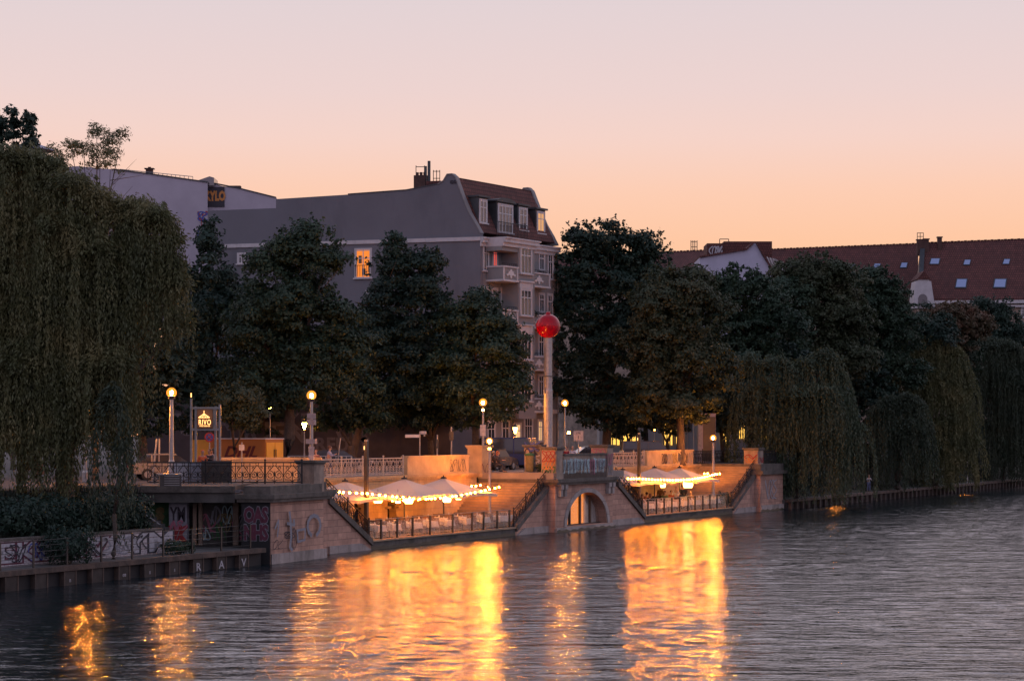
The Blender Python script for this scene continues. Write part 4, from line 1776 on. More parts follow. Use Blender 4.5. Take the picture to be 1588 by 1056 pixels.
# cloth
b = MB()
n = 6
vs, fs = [], []
h = .46
top = []
for j in range(4):
    cx, cy = [(-1, -1), (1, -1), (1, 1), (-1, 1)][j]
    nx, ny = [(-1, -1), (1, -1), (1, 1), (-1, 1)][(j + 1) % 4]
    for i in range(n):
        top.append((cx + (nx - cx) * i / n, cy + (ny - cy) * i / n))
per = 4 * n
for x, y in top:
    vs.append((x * h, y * h, .745))
for k in (1, 2, 3):
    for i, (x, y) in enumerate(top):
        f = 1 + .035 * k * (1 + .8 * math.sin(i * 2.3)) * .9
        c = abs(x * y)
        vs.append((x * h * f, y * h * f, .745 - .11 * k - .05 * (c > .9) * k / 3))
fs = [tuple(range(per))]
for k in range(3):
    for i in range(per):
        a = k * per
        fs.append((a + i, a + per + i, a + per + (i + 1) % per, a + (i + 1) % per))
b.add(vs, fs)
c0 = b.build('tablecloth', MT['linen'], None, origin=(0, 0, 0))


def mkchair(label, seatm, framem):
    c = thing('dining_chair', label, 'chair', (0, 0, 0))
    b = MB(); b.box((0, 0, .43), (.48, .46, .05)); b.build('seat', MT[seatm], c)
    b = MB()
    b.box3((-.24, -.23, .48), (.48, 0, 0), (0, -.03, 0), (0, -.08, .42)); b.build('backrest', MT[seatm], c)
    for sx in (-1, 1):
        for sy in (-1, 1):
            b = MB()
            b.tube([(sx * .21, sy * .2, .43), (sx * .235, sy * .225, 0)], .018, 5)
            b.build('leg', MT[framem], c)
        b = MB()
        b.tube([(sx * .25, -.24, .66), (sx * .26, .1, .66), (sx * .25, .2, .45)], .018, 5)
        b.build('armrest', MT[framem], c)
    return c


ch0 = mkchair('x', 'wicker', 'gal')
ch1 = mkchair('x', 'palechair', 'gal')
g0 = thing('wine_glass', 'x', 'glass', (0, 0, 0), 'wine glasses on the tables')
b = MB(); b.lathe([(.035, 0), (.03, .006), (.005, .01)], (0, 0, 0), 8); b.build('foot', MT['glass'], g0)
b = MB(); b.lathe([(.005, .01), (.005, .09)], (0, 0, 0), 6); b.build('stem', MT['glass'], g0)
b = MB(); b.lathe([(.008, .09), (.04, .13), (.042, .17), (.034, .21)], (0, 0, 0), 10); b.build('bowl', MT['glass'], g0)
b = MB()
b.lathe([(.05, 0), (.12, .012), (.125, .02), (.05, .012)], (0, 0, 0), 14)
pl0 = b.build('plate', MT['frame'], None, origin=(0, 0, 0))
b = MB()
b.lathe([(.03, 0), (.045, .01), (.012, .16), (.004, .2)], (0, 0, 0), 8)
nk0 = b.build('folded_napkin', MT['linen'], None, origin=(0, 0, 0))

ANG = math.atan2(U1, U0)
used = set()


def put(src, loc, rot, label, cat=None, group=None):
    if src.name not in used:
        used.add(src.name)
        src.location = loc
        src.rotation_euler = (0, 0, rot)
        props(src, label, cat, group)
        return src
    o = dup(src, loc, rot, label, group)
    if cat:
        o['category'] = cat
    return o


ORD = ['first', 'second', 'third', 'fourth', 'fifth', 'sixth', 'seventh', 'eighth', 'ninth', 'tenth']


def table_set(s, t, where, chairs, kind=0, lone=False, empty_side=None):
    x, y, _ = L(s, t, ZD)
    rj = ANG + random.uniform(-.05, .05)
    put(t0, (x, y, ZD), rj, 'square table under white linen, ' + where, 'table', 'tables on the dining decks')
    put(c0, (x, y, ZD), rj, 'white cloth hanging over the ' + where, 'tablecloth', 'white tablecloths')
    for k in chairs:
        # 0: -s side, 1: +s side, 2: -t side, 3: +t side
        dx, dy, nm = [(-.68, 0, 'left'), (.68, 0, 'right'), (0, -.62, 'in front'), (0, .68, 'behind')][k]
        cx, cy, _ = L(s + dx, t + dy, 0)
        # local +Y of chair must face the table
        fx, fy = x - cx, y - cy
        rot = math.atan2(fy, fx) - PI / 2 + random.uniform(-.12, .12)
        src = ch1 if kind else ch0
        put(src, (cx, cy, ZD), rot, ('cream covered' if kind else 'brown wicker') + ' chair ' + nm + ' of the ' + where, 'chair',
            ('cream covered chairs on the far deck' if kind else 'brown wicker chairs on the near deck'))
    for i, (gx, gy) in enumerate(((-.25, .12), (.27, -.1))):
        p = L(s + gx, t + gy, ZD + .746)
        put(g0, p, 0, 'empty wine glass on a white clothed dining table', 'glass', 'wine glasses on the tables')
    for i, (gx, gy) in enumerate(((-.24, -.12), (.24, .12))):
        p = L(s + gx, t + gy, ZD + .746)
        put(pl0, p, 0, 'white plate laid on a white clothed dining table', 'plate', 'plates on the tables')
        p = L(s + gx, t + gy, ZD + .76)
        put(nk0, p, 0, 'folded white napkin standing on a plate', 'napkin', 'napkins on the plates')


row1 = [SL(px, 3.0) for px in (581, 604, 637, 662, 688, 717, 744, 770, 786)]
for i, s in enumerate(row1):
    table_set(s, 3.0, '%s table, near deck row by the fence' % ORD[i], (0, 1) if i < 8 else (0,))
row2 = [SL(px, 4.4) for px in (568, 594, 618, 652, 683, 712, 742)]
for i, s in enumerate(row2):
    table_set(s, 4.5, '%s table, near deck middle row' % ORD[i], (0, 1))
row3 = [SL(px, 5.8) for px in (600, 632, 664, 696)]
for i, s in enumerate(row3):
    table_set(s, 5.8, '%s table, near deck row by the wall' % ORD[i], (0, 1))
row4 = [SL(px, 3.0) for px in (1001, 1019, 1037, 1055, 1073, 1090, 1104)]
for i, s in enumerate(row4):
    table_set(s, 3.0, '%s table, far deck row by the fence' % ORD[i], (0, 1), 1)
row5 = [SL(px, 4.6) for px in (992, 1010, 1028, 1047, 1066, 1084)]
for i, s in enumerate(row5):
    table_set(s, 4.6, '%s table, far deck back row' % ORD[i], (0, 1), 1)


# ================================================================== PEOPLE
CM = {}


def cm(name, col):
    if name not in CM:
        CM[name] = mat(name, col, .85, noise=(12, .2))
    return CM[name]


def skin_obj(name, verts, edges, radii, m, parent, root=0, sub=1):
    me = bpy.data.meshes.new(name)
    me.from_pydata(verts, edges, [])
    o = bpy.data.objects.new(name, me)
    COL.objects.link(o)
    md = o.modifiers.new('skin', 'SKIN')
    if not me.skin_vertices:
        return o
    for i, r in enumerate(radii):
        me.skin_vertices[0].data[i].radius = (r, r)
        me.skin_vertices[0].data[i].use_root = (i == root)
    md.use_smooth_shade = True
    sd = o.modifiers.new('sub', 'SUBSURF')
    sd.levels = sub
    sd.render_levels = sub
    me.materials.append(m)
    o.parent = parent
    return o


def person(label, loc, rot, pose='stand', top=(.4, .4, .4), legs=(.05, .05, .07), hair=(.05, .03, .02), long_hair=False, lean=0.0, arm='down', scale=1.0, extra=None):
    r = thing('person', label, 'person', loc)
    r.rotation_euler = (0, 0, rot)
    r.scale = (scale, scale, scale)
    ph = .92 if pose != 'sit' else .52
    ln = lean
    J = {}
    J['pel'] = (0, 0, ph)
    J['spi'] = (0, .22 * ln, ph + .2)
    J['che'] = (0, .5 * ln, ph + .42)
    J['nek'] = (0, .62 * ln, ph + .56)
    J['nk2'] = (0, .66 * ln + .01, ph + .62)
    J['jaw'] = (0, .70 * ln + .035, ph + .68)
    J['hed'] = (0, .72 * ln + .015, ph + .76)
    J['top'] = (0, .72 * ln + .0, ph + .83)
    for sd, sx in (('l', -1), ('r', 1)):
        J['sh' + sd] = (sx * .185, .52 * ln, ph + .50)
        if arm == 'down':
            J['el' + sd] = (sx * .25, .45 * ln - .03, ph + .23)
            J['wr' + sd] = (sx * .26, .45 * ln + .08, ph + .0)
        elif arm == 'table':
            J['el' + sd] = (sx * .27, .45 * ln + .12, ph + .26)
            J['wr' + sd] = (sx * .14, .45 * ln + .36, ph + .27)
        else:
            J['el' + sd] = (sx * .26, .45 * ln + .15, ph + .27)
            J['wr' + sd] = (sx * .12, .45 * ln + .34, ph + .36)
        J['hp' + sd] = (sx * .09, 0, ph - .02)
        if pose == 'sit':
            J['kn' + sd] = (sx * .13, .44, ph - .03)
            J['an' + sd] = (sx * .13, .42, .09)
        elif pose == 'walk':
            J['kn' + sd] = (sx * .1, .12 * sx + .06, .50)
            J['an' + sd] = (sx * .1, .26 * sx - .04, .09)
        else:
            J['kn' + sd] = (sx * .11, .03, .50)
            J['an' + sd] = (sx * .115, 0, .09)
        a = J['an' + sd]
        J['to' + sd] = (a[0], a[1] + .19, .035)
    RD = dict(pel=.14, spi=.125, che=.15, nek=.065, nk2=.055, jaw=.07, hed=.092, top=.06)
    for sd in 'lr':
        RD.update({'sh' + sd: .068, 'el' + sd: .046, 'wr' + sd: .03, 'hp' + sd: .10, 'kn' + sd: .062, 'an' + sd: .043, 'to' + sd: .035})
    E = [('pel', 'spi'), ('spi', 'che'), ('che', 'nek'), ('nek', 'nk2'), ('nk2', 'jaw'), ('jaw', 'hed'), ('hed', 'top')]
    for sd in 'lr':
        E += [('che', 'sh' + sd), ('sh' + sd, 'el' + sd), ('el' + sd, 'wr' + sd), ('pel', 'hp' + sd), ('hp' + sd, 'kn' + sd), ('kn' + sd, 'an' + sd), ('an' + sd, 'to' + sd)]
    # hands: palm, four fingers of unequal length and a thumb
    for sd, sx in (('l', -1), ('r', 1)):
        w, e = Vector(J['wr' + sd]), Vector(J['el' + sd])
        d = (w - e).normalized()
        side = Vector((0, 0, 1)).cross(d)
        if side.length < .2:
            side = Vector((0, 1, 0))
        side.normalize()
        dn = d.cross(side)
        J['pa' + sd] = tuple(w + d * .07)
        RD['pa' + sd] = .03
        E.append(('wr' + sd, 'pa' + sd))
        for i, (o, ln_) in enumerate(((-.03, .06), (-.01, .075), (.01, .07), (.03, .055))):
            k = 'f%d%s' % (i, sd)
            p1 = w + d * (.10 + ln_ * .5) + side * o
            p2 = w + d * (.10 + ln_) + side * o * 1.1 - Vector((0, 0, .02))
            J[k] = tuple(p1)
            J[k + 't'] = tuple(p2)
            RD[k] = .0095
            RD[k + 't'] = .0075
            E += [('pa' + sd, k), (k, k + 't')]
        J['th' + sd] = tuple(w + d * .06 - side * sx * .045)
        RD['th' + sd] = .011
        E.append(('pa' + sd, 'th' + sd))
    # nose and ears
    hx, hy, hz = J['hed']
    keys = list(J)
    ix = {k: i for i, k in enumerate(keys)}
    skin_obj('body', [J[k] for k in keys], [(ix[a], ix[b_]) for a, b_ in E], [RD[k] for k in keys], MT['skin'], r, 0, 1)

    def shell(name, ks, es, grow, m):
        id2 = {k: i for i, k in enumerate(ks)}
        skin_obj(name, [J[k] for k in ks], [(id2[a], id2[b_]) for a, b_ in es], [RD[k] * grow[0] + grow[1] for k in ks], m, r, 0, 1)
    shell('shirt', ['pel', 'spi', 'che', 'shl', 'ell', 'wrl', 'shr', 'elr', 'wrr'],
          [('pel', 'spi'), ('spi', 'che'), ('che', 'shl'), ('shl', 'ell'), ('ell', 'wrl'), ('che', 'shr'), ('shr', 'elr'), ('elr', 'wrr')], (1.05, .014), cm('cloth %.2f %.2f %.2f' % top, top))
    shell('trousers', ['pel', 'hpl', 'knl', 'anl', 'hpr', 'knr', 'anr'],
          [('pel', 'hpl'), ('hpl', 'knl'), ('knl', 'anl'), ('pel', 'hpr'), ('hpr', 'knr'), ('knr', 'anr')], (1.05, .014), cm('cloth %.2f %.2f %.2f' % legs, legs))
    for sd in 'lr':
        b = MB()
        a = J['an' + sd]
        b.sphere((a[0], a[1] + .08, .045), .05, 8, sx=1, sy=2.7, sz=.9)
        o = b.build('shoe', MT['rubber'], None, origin=(0, 0, 0), smooth=True)
        o.parent = r
    b = MB()
    b.sphere((hx, hy - .02, hz + .035), .112, 12, sx=.93, sy=1.0, sz=.95)
    if long_hair:
        b.sphere((hx, hy - .06, hz - .08), .1, 10, sx=1.05, sy=.7, sz=1.5)
    hmat = cm('hair %.2f %.2f %.2f' % hair, hair)
    o = b.build('hair', hmat, None, origin=(0, 0, 0), smooth=True)
    o.parent = r
    b = MB()
    b.sphere((hx, hy + .088, hz - .008), .085, 12, sx=.86, sy=.32, sz=1.15)
    b.sphere((hx, hy + .118, hz - .01), .016, 6, sz=1.4)
    for sx in (-1, 1):
        b.sphere((hx + sx * .088, hy + .02, hz - .01), .022, 6, sx=.5, sz=1.3)
    o = b.build('face', MT['skin'], None, origin=(0, 0, 0), smooth=True)
    o.parent = r
    b = MB()
    for sx in (-1, 1):
        b.sphere((hx + sx * .032, hy + .113, hz + .008), .009, 6)
    b.sphere((hx, hy + .108, hz - .052), .013, 6, sx=1.6, sz=.4)
    o = b.build('eyes_and_mouth', MT['black'], None, origin=(0, 0, 0))
    o.parent = r
    return r


def at_px(px, t, z=ZD):
    return L(SL(px, t), t, z)


# far deck diners
person('bald diner in a white shirt bending over a far deck table', at_px(1049, 3.9), R(165), 'stand', (.55, .50, .45), (.10, .08, .07), (.3, .18, .12), lean=.3, arm='table', scale=1.0)
person('diner in a black jacket standing behind the man in the white shirt', at_px(1058, 5.3), R(200), 'stand', (.02, .02, .025), (.03, .03, .04), (.05, .03, .02), arm='down')
person('seated diner in dark clothes below the middle far parasol', at_px(1008, 4.1), R(-20), 'sit', (.02, .02, .03), (.03, .03, .04), (.12, .06, .03), long_hair=True, arm='table')
person('seated blond diner in black at the far deck', at_px(1016, 5.4), R(160), 'sit', (.025, .025, .03), (.03, .03, .04), (.35, .2, .08), long_hair=True, arm='table')
person('diner in a pale blouse beside the far slim post', at_px(996, 3.9), R(-70), 'sit', (.55, .42, .32), (.2, .15, .12), (.3, .17, .07), long_hair=True, arm='table')
person('seated diner in green at the middle of the far deck', at_px(1031, 5.5), R(170), 'sit', (.12, .16, .08), (.05, .05, .06), (.05, .03, .02), arm='table')
person('seated diner in red at the back of the far deck', at_px(1041, 5.7), R(200), 'sit', (.3, .07, .03), (.05, .05, .06), (.05, .03, .02), arm='table')
person('standing waiter in brown at the back wall of the far deck', at_px(1024, 6.1), R(150), 'stand', (.14, .07, .04), (.04, .03, .03), (.05, .03, .02), arm='down')
person('seated diner in a brown top at the right end of the far deck tables', at_px(1072, 3.9), R(150), 'sit', (.2, .1, .05), (.05, .05, .06), (.08, .04, .03), arm='table')
person('seated diner in grey with dark hair near the far deck lantern', at_px(1064, 5.2), R(-30), 'sit', (.2, .19, .18), (.05, .05, .06), (.03, .02, .02), long_hair=True, arm='table')
person('seated diner in an orange top left of the middle far parasol pole', at_px(1003, 5.6), R(20), 'sit', (.4, .14, .05), (.05, .05, .06), (.06, .03, .02), arm='table')
# on the promenade
def wp(px, d, z=ZS):
    q = P(px, 669, d)
    return (q[0], q[1], z)


person('person in a bright orange hooded top beside the lit sign frame', wp(314, 112.2), R(200), 'stand', (.65, .13, .04), (.5, .5, .52), (.6, .12, .04), arm='down', scale=.95)
person('person in a dark jacket leaning together with friends at the sign', wp(325, 112.6), R(160), 'stand', (.03, .03, .035), (.03, .03, .04), (.12, .07, .04), arm='hold', scale=.98)
person('person in a grey top behind the railing, right of the dark jacketed one', wp(331, 113.4), R(60), 'stand', (.2, .18, .18), (.1, .1, .12), (.1, .06, .04), long_hair=True)
person('brown haired pedestrian in a pale blue shirt walking past the stone pier', wp(509, 127), R(-95), 'walk', (.28, .28, .36), (.06, .06, .09), (.10, .05, .03), lean=.12, arm='hold', scale=1.02)
person('person in a rust red top behind the low wall by the sticker covered lamp', wp(490, 124.5), R(180), 'stand', (.25, .1, .07), (.06, .06, .09), (.2, .07, .03), scale=.9)
person('bald man in a pale blue shirt behind the blue sprayed parapet', wp(888, 148), R(160), 'stand', (.42, .42, .5), (.06, .06, .09), (.35, .2, .14), scale=.93)
person('person in a red jacket left of the bald man behind the parapet', wp(879, 149), R(170), 'stand', (.2, .02, .03), (.06, .06, .09), (.03, .02, .02), scale=.9)
person('red haired person in dark clothes sitting at the head of the broad steps', wp(772, 140.5), R(-110), 'sit', (.05, .04, .04), (.04, .04, .05), (.35, .1, .04), arm='table', long_hair=True)
person('person with light hair sitting behind the deck lamp post', wp(765, 142), R(-90), 'sit', (.06, .05, .05), (.04, .04, .05), (.45, .35, .25), arm='table')
person('person in grey fishing from the far pile quay wall', L(SL(1347, 2.0), 2.0, .8), R(190), 'stand', (.3, .28, .28), (.12, .14, .25), (.1, .06, .04), lean=.1, arm='hold', scale=.9)

# ================================================================== RED BALL ON ITS POLE
PD = 141.6
px_, py_, _ = P(850, 0, PD)
rb = thing('ball_monument', 'huge glossy red ball on a tall pale steel pole above the arched platform', 'monument', (px_, py_, ZS))
b = MB()
zb = ZY(524, PD)
b.lathe([(.3, 0), (.3, 5.4), (.27, 5.5), (.26, zb - ZS)], (px_, py_, ZS), 20)
b.build('pole', MT['gal'], rb, smooth=False)
b = MB()
b.lathe([(.33, 2.3), (.33, 2.36)], (px_, py_, ZS + 4.0), 20)
b.build('pole_band', MT['darksteel'], rb)
b = MB()
b.box((px_ - .22, py_ - .24, ZY(610, PD)), (.04, .06, 3.2))
b.build('cable_slot', MT['darksteel'], rb)
b = MB()
b.sphere((px_, py_, ZY(506, PD)), .81, 40)
b.build('ball', MT['redpaint'], rb, smooth=True)
b = MB()
b.lathe([(.2, .78), (.17, .86), (.16, .93), (.1, .96)], (px_, py_, ZY(506, PD)), 16)
b.build('top_cap', MT['redpaint'], rb)
b = MB()
b.lathe([(.815, -.03), (.822, 0), (.815, .03)], (px_, py_, ZY(506, PD)), 40)
b.build('seam_ring', MT['redpaint'], rb, smooth=True)

# ================================================================== SIGN FRAME
SD = 111.0
sg = thing('lit_sign', 'tall steel frame carrying a small glowing restaurant sign', 'sign', (P(318, 0, SD)[0], SD, ZS))
xa, xb2 = P(296.5, 0, SD)[0], P(341, 0, SD)[0]
for x, pt in ((xa, 618), (xa + .24, 630), (xb2 - .22, 630), (xb2, 627)):
    b = MB()
    b.box((x, SD, ZS), (.11, .11, ZY(pt, SD) - ZS))
    b.build('post', MT['gal'], sg)
for pz in (633, 666):
    b = MB()
    b.box(((xa + xb2) / 2, SD - .07, ZY(pz, SD) - .05), (xb2 - xa + .1, .06, .12))
    b.build('crossbar', MT['gal'], sg)
for pxx in (305.5, 331.5):
    b = MB()
    b.box((P(pxx, 0, SD)[0], SD, ZY(666, SD)), (.06, .08, ZY(633, SD) - ZY(666, SD)))
    b.build('mounting_bar', MT['gal'], sg)
b = MB()
bx0, bx1 = P(306, 0, SD)[0], P(330, 0, SD)[0]
b.box(((bx0 + bx1) / 2, SD - .06, ZY(665, SD)), (bx1 - bx0, .08, ZY(634, SD) - ZY(665, SD)))
pan = b.build('sign_panel', mat('dull orange sign panel', (.28, .13, .06), .5), sg)
b = MB()
cx = (bx0 + bx1) / 2
yy = SD - .115
b.text('RIVO', (cx, yy, ZY(655, SD)), (1, 0, 0), UZ, .40, .0, 0, .0, sx=.66, space=1.15)
b.text('SPREETERRASSE', (cx, yy, ZY(660.5, SD)), (1, 0, 0), UZ, .10, .0, 0, .0, sx=.8)
zr = ZY(647.5, SD)
hw = .29
for p, q in (((-hw, 0), (0, .2)), ((hw, 0), (0, .2)), ((-hw, 0), (hw, 0)), ((-.1, 0), (0, .17)), ((.1, 0), (0, .17)), ((0, .17), (0, .36)), ((-.2, .0), (-.14, .1)), ((.2, 0), (.14, .1))):
    p, q = Vector(p), Vector(q)
    d = (q - p).normalized()
    e = Vector((-d.y, d.x)) * .016
    b.add([(cx + c.x, yy - .001 * len(b.f), zr + c.y) for c in (p + e, p - e, q - e, q + e)], [(0, 1, 2, 3)])
b.build('lit_lettering', MT['signlit'], sg)
b = MB()
b.box((xa, SD - .02, ZY(616, SD)), (.05, .05, .22))
b.build('top_light', MT['signlit'], sg)
pw = globe_lamp

# boards / panels leaning at the railing
def board(label, px, d, w, h, rot, mt='gal', name='sign_board', cat='board', z=ZS):
    x, y, _ = P(px, 669, d)
    r = thing(name, label, cat, (x, y, z))
    b = MB()
    b.box((x, y, z + .05), (w, .05, h), R(rot))
    b.build('panel', MT[mt], r)
    for sx in (-1, 1):
        b = MB()
        b.box((x + sx * w * .5 * math.cos(R(rot)), y + sx * w * .5 * math.sin(R(rot)), z), (.05, .07, h + .1), R(rot))
        b.build('post', MT['darksteel'], r)
    return r


board('pale menu board behind the railing left of the sign frame', 281, 110.6, .8, 1.0, 5, 'g_white')
board('silver poster board behind the railing under the sign', 303, 110.4, .7, 1.0, -8, 'g_silver')
board('dark barred gate panel behind the railing below the sign', 336, 110.1, 1.5, 1.12, 4, 'darksteel')


def road_sign(label, px, py, d, kind, zb=ZS, w=.6, text=None, ang=0):
    x, y, z = P(px, py, d)
    r = thing('road_sign', label, 'road sign', (x, y, zb))
    b = MB()
    b.tube([(x, y, zb), (x, y, z + .3)], .04, 7)
    b.build('post', MT['gal'], r)
    if kind == 'round':
        b = MB()
        n = 20
        for rr, m_, dy in ((w / 2, 0, -.05), (w * .36, 1, -.062)):
            b.extrude([(x + rr * math.cos(2 * PI * i / n), y + dy, z + rr * math.sin(2 * PI * i / n)) for i in range(n)], (0, .01, 0), m_)
        b.build('disc', [MT['g_red'], MT['g_blue']], r)
        b = MB()
        for a in (45, 135):
            c, s_ = math.cos(R(a)) * w * .34, math.sin(R(a)) * w * .34
            b.tube([(x - c, y - .07, z - s_), (x + c, y - .07, z + s_)], .025, 4)
        b.build('cross', MT['g_red'], r)
    elif kind == 'plate':
        b = MB()
        b.box((x, y - .05, z - w * .5), (w, .03, w * 1.05), R(ang))
        b.build('plate', MT['g_white'], r)
        if text:
            b = MB()
            b.text(text[0], (x, y - .07, z + w * .25), (1, 0, 0), UZ, w * .3, .0, 0, .01)
            b.text(text[1], (x, y - .07, z - w * .15), (1, 0, 0), UZ, w * .5, .0, 0, .01)
            b.build('lettering', MT['g_dark'], r)
    elif kind == 'street':
        for sx, zz, ww, an in ((-1, 0, .95, 4), (1, .22, .45, -30)):
            b = MB()
            b.box((x + sx * ww * .5, y - .04, z + zz - .1), (ww, .03, .2), R(an))
            b.build('name_plate', MT['frame'], r)
        b = MB()
        b.box((x + .3, y, z - .02), (.1, .08, .1))
        b.build('bracket', MT['gal'], r)
    return r


road_sign('round red and blue traffic sign seen under the restaurant sign', 325, 678, 128, 'round')
road_sign('street name sign with two arms left of the big lamp post', 651, 676, 139, 'street')
road_sign('square white sign on a thin pole right of the bald man', 897, 676, 165, 'plate', text=('STR', '1'), w=.75)
road_sign('slanted white arrow sign on a tall pole among far trees', 1066, 663, 190, 'plate', w=.8, text=('', '/'))
road_sign('narrow grey sign on a short pole beside the van rear', 375, 694, 119, 'plate', w=.3)
for lab, px, py, d in (('leaning pale pole beside the dark car under the trees', 522, 679, 140), ('grey pole with a small box left of the tall lit pier', 678, 674, 141),
                       ('thin grey pole with a wide box left of the tall lamp', 700, 662, 142), ('short white bollard beside the lit tree trunk', 447, 707, 127),
                       ('thin pole at the edge of the nearest willow', 247, 680, 118), ('leaning pale pole behind the near railing end', 236, 680, 115)):
    x, y, z = P(px, py, d)
    r = thing('pole', lab, 'pole', (x, y, ZS))
    b = MB()
    b.tube([(x, y, ZS), (x + (.25 if 'leaning' in lab else 0), y, z)], .05, 7)
    b.build('shaft', MT['gal'], r)
    if 'box' in lab:
        b = MB()
        b.box((x, y - .1, z - .9), (.28 if 'wide' in lab else .18, .14, .6))
        b.build('control_box', MT['darksteel'], r)

# dark advertising column / frame right
x, y, z = P(1096, 669, 181)
r = thing('sign_column', 'dark lilac advertising panel with sprayed letters by the far lamp', 'sign', (x, y, ZS))
b = MB(); b.box((x, y, ZS), (1.5, .3, ZY(641, 181) - ZS)); b.build('panel', MT['lilac'], r)
b = MB(); b.box((x + .2, y - .17, ZS + .2), (1.05, .04, ZY(641, 181) - ZS - .5)); b.build('poster', MT['darksteel'], r)
b = MB(); squiggle(b, (x - .72, y - .16, ZS + .3), (1, 0, 0), UZ, .3, 3.2, 3, .05, 0, 3); b.build('graffiti', MT['g_white'], r)

# ================================================================== VEHICLES
def fbox(b, o, a, c, h, m=0):
    b.box3(o, a, c, (0, 0, h), m)


# delivery van seen from its rear corner
vx, vy, _ = P(411.5, 0, 134.0)
van = thing('delivery_van', 'yellow delivery box van parked with its rear doors in lamplight', 'van', (vx, vy, ZS))
ml = Vector((M0, M1, 0)); ul = Vector((U0, U1, 0))
zt = ZY(681, 134)
YEL = mat('yellow van paint', (.75, .36, .03), .45, noise=(2, .08))
b = MB(); b.box3((vx, vy, ZS + .45), ml * 4.2, ul * 2.1, (0, 0, zt - ZS - .45)); b.build('cargo_box', mat('shaded van side paint', (.42, .15, .03), .6), van)  # cargo box is the yellow paint darkened to paint in its unlit side
b = MB(); b.box3(Vector((vx, vy, ZS + .4)) + ml * 4.25 + ul * .1, ml * 1.5, ul * 1.9, (0, 0, 1.75)); b.build('cab', YEL, van)
b = MB(); b.box3(Vector((vx, vy, zt)) - ml * .05 - ul * .05, ml * 4.3, ul * 2.2, (0, 0, .06)); b.build('roof_trim', MT['frame'], van)
for i in range(2):
    b = MB()
    b.box3(Vector((vx, vy, ZS + .6)) - ml * .05 + ul * (.08 + i * 1.0), ml * .046, ul * .94, (0, 0, zt - ZS - .8))
    dr = b.build('rear_door', YEL, van)
    b = MB()
    b.box3(Vector((vx, vy, ZS + 1.05)) - ml * .09 + ul * (.9 if i == 0 else 1.12), ml * .04, ul * .05, (0, 0, .5))
    b.build('handle', MT['darksteel'], dr)
b = MB(); b.sphere(Vector((vx, vy, ZS + .8)) - ml * .07 + ul * 1.3, .12, 10); b.build('tail_light', MT['g_red'], van)
b = MB()
b.text('DHL', Vector((vx, vy, ZS + 1.35)) + ml * 1.9, -ml, UZ, 1.0, .035, 0, .02, shear=.35, sx=1.25)
for i in range(3):
    q = Vector((vx, vy, ZS + 1.0 + i * .0)) + ml * (3.4 - i * 1.45) - ul * .02
b.build('lettering', mat('shaded red van lettering', (.12, .015, .012), .6), van)  # lettering red darkened along with the unlit side
for a in (.8, 4.9):
    for side in (0, 1):
        b = MB()
        c = Vector((vx, vy, ZS + .36)) + ml * a + ul * (side * 1.85)
        pts = [c + (ml * math.cos(2 * PI * i / 16) + Vector((0, 0, 1)) * math.sin(2 * PI * i / 16)) * .36 for i in range(16)]
        b.extrude(pts, ul * .25)
        wv = b.build('wheel', MT['rubber'], van)


def car(label, px, d, rot, col, Lc=4.3, Wc=1.78, Hc=1.45, z=ZS, boxy=False):
    x, y, _ = P(px, 669, d)
    r = thing('parked_car', label, 'car', (0, 0, 0))
    paint = cm('car paint %.2f %.2f %.2f' % col, col)
    paint.node_tree.nodes['Principled BSDF'].inputs['Roughness'].default_value = .25
    h = Lc / 2
    if boxy:
        low = [(-h, .35), (-h, 1.0), (-h + .05, 1.15), (h - .9, 1.1), (h - .15, .95), (h, .7), (h, .35)]
        cab = [(-h + .08, 1.12), (-h + .15, Hc - .05), (-h + .3, Hc), (h - 1.75, Hc), (h - 1.0, 1.1)]
    else:
        low = [(-h, .35), (-h, .8), (-h + .15, .92), (-h + .8, .95), (h - 1.2, .95), (h - .25, .8), (h, .6), (h, .35)]
        cab = [(-h + .35, .93), (-h + .95, Hc - .05), (-h + 1.3, Hc), (h - 1.95, Hc), (h - 1.15, .94)]
    b = MB()
    b.extrude([(px_, -Wc / 2, pz_) for px_, pz_ in low], (0, Wc, 0))
    b.build('body', paint, r)
    b = MB()
    b.extrude([(px_, -Wc / 2 + .1, pz_) for px_, pz_ in cab], (0, Wc - .2, 0))
    b.build('window_glass', MT['pane'], r)
    b = MB()
    b.extrude([(cab[1][0] + .02, -Wc / 2 + .08, Hc - .06), (cab[2][0], -Wc / 2 + .08, Hc + .015), (cab[3][0], -Wc / 2 + .08, Hc + .015), (cab[3][0] + .12, -Wc / 2 + .08, Hc - .07)], (0, Wc - .16, 0))
    b.build('roof', paint, r)
    for xp in (cab[3][0] - .9, cab[1][0] + .1):
        b = MB()
        b.box((xp, 0, .93), (.08, Wc - .17, Hc - .95))
        b.build('pillar', paint, r)
    for wx in (-h + .8, h - .85):
        for sy in (-1, 1):
            b = MB()
            cx_, cy_ = wx, sy * (Wc / 2 - .1)
            b.extrude([(cx_ + .32 * math.cos(2 * PI * i / 18), cy_ - .11, .32 + .32 * math.sin(2 * PI * i / 18)) for i in range(18)], (0, .22, 0))
            w_ = b.build('wheel', MT['rubber'], r)
            b = MB()
            b.extrude([(cx_ + .19 * math.cos(2 * PI * i / 12), cy_ + sy * .112 - .004, .32 + .19 * math.sin(2 * PI * i / 12)) for i in range(12)], (0, .008, 0))
            b.build('rim', MT['gal'], w_)
    for sy in (-1, 1):
        b = MB(); b.box((h - .03, sy * (Wc / 2 - .28), .62), (.08, .32, .14)); b.build('headlight', MT['frame'], r)
        b = MB(); b.box((-h + .02, sy * (Wc / 2 - .24), .72), (.08, .26, .14)); b.build('tail_light', MT['g_red'], r)
    r.location = (x, y, z)
    r.rotation_euler = (0, 0, rot)
    return r


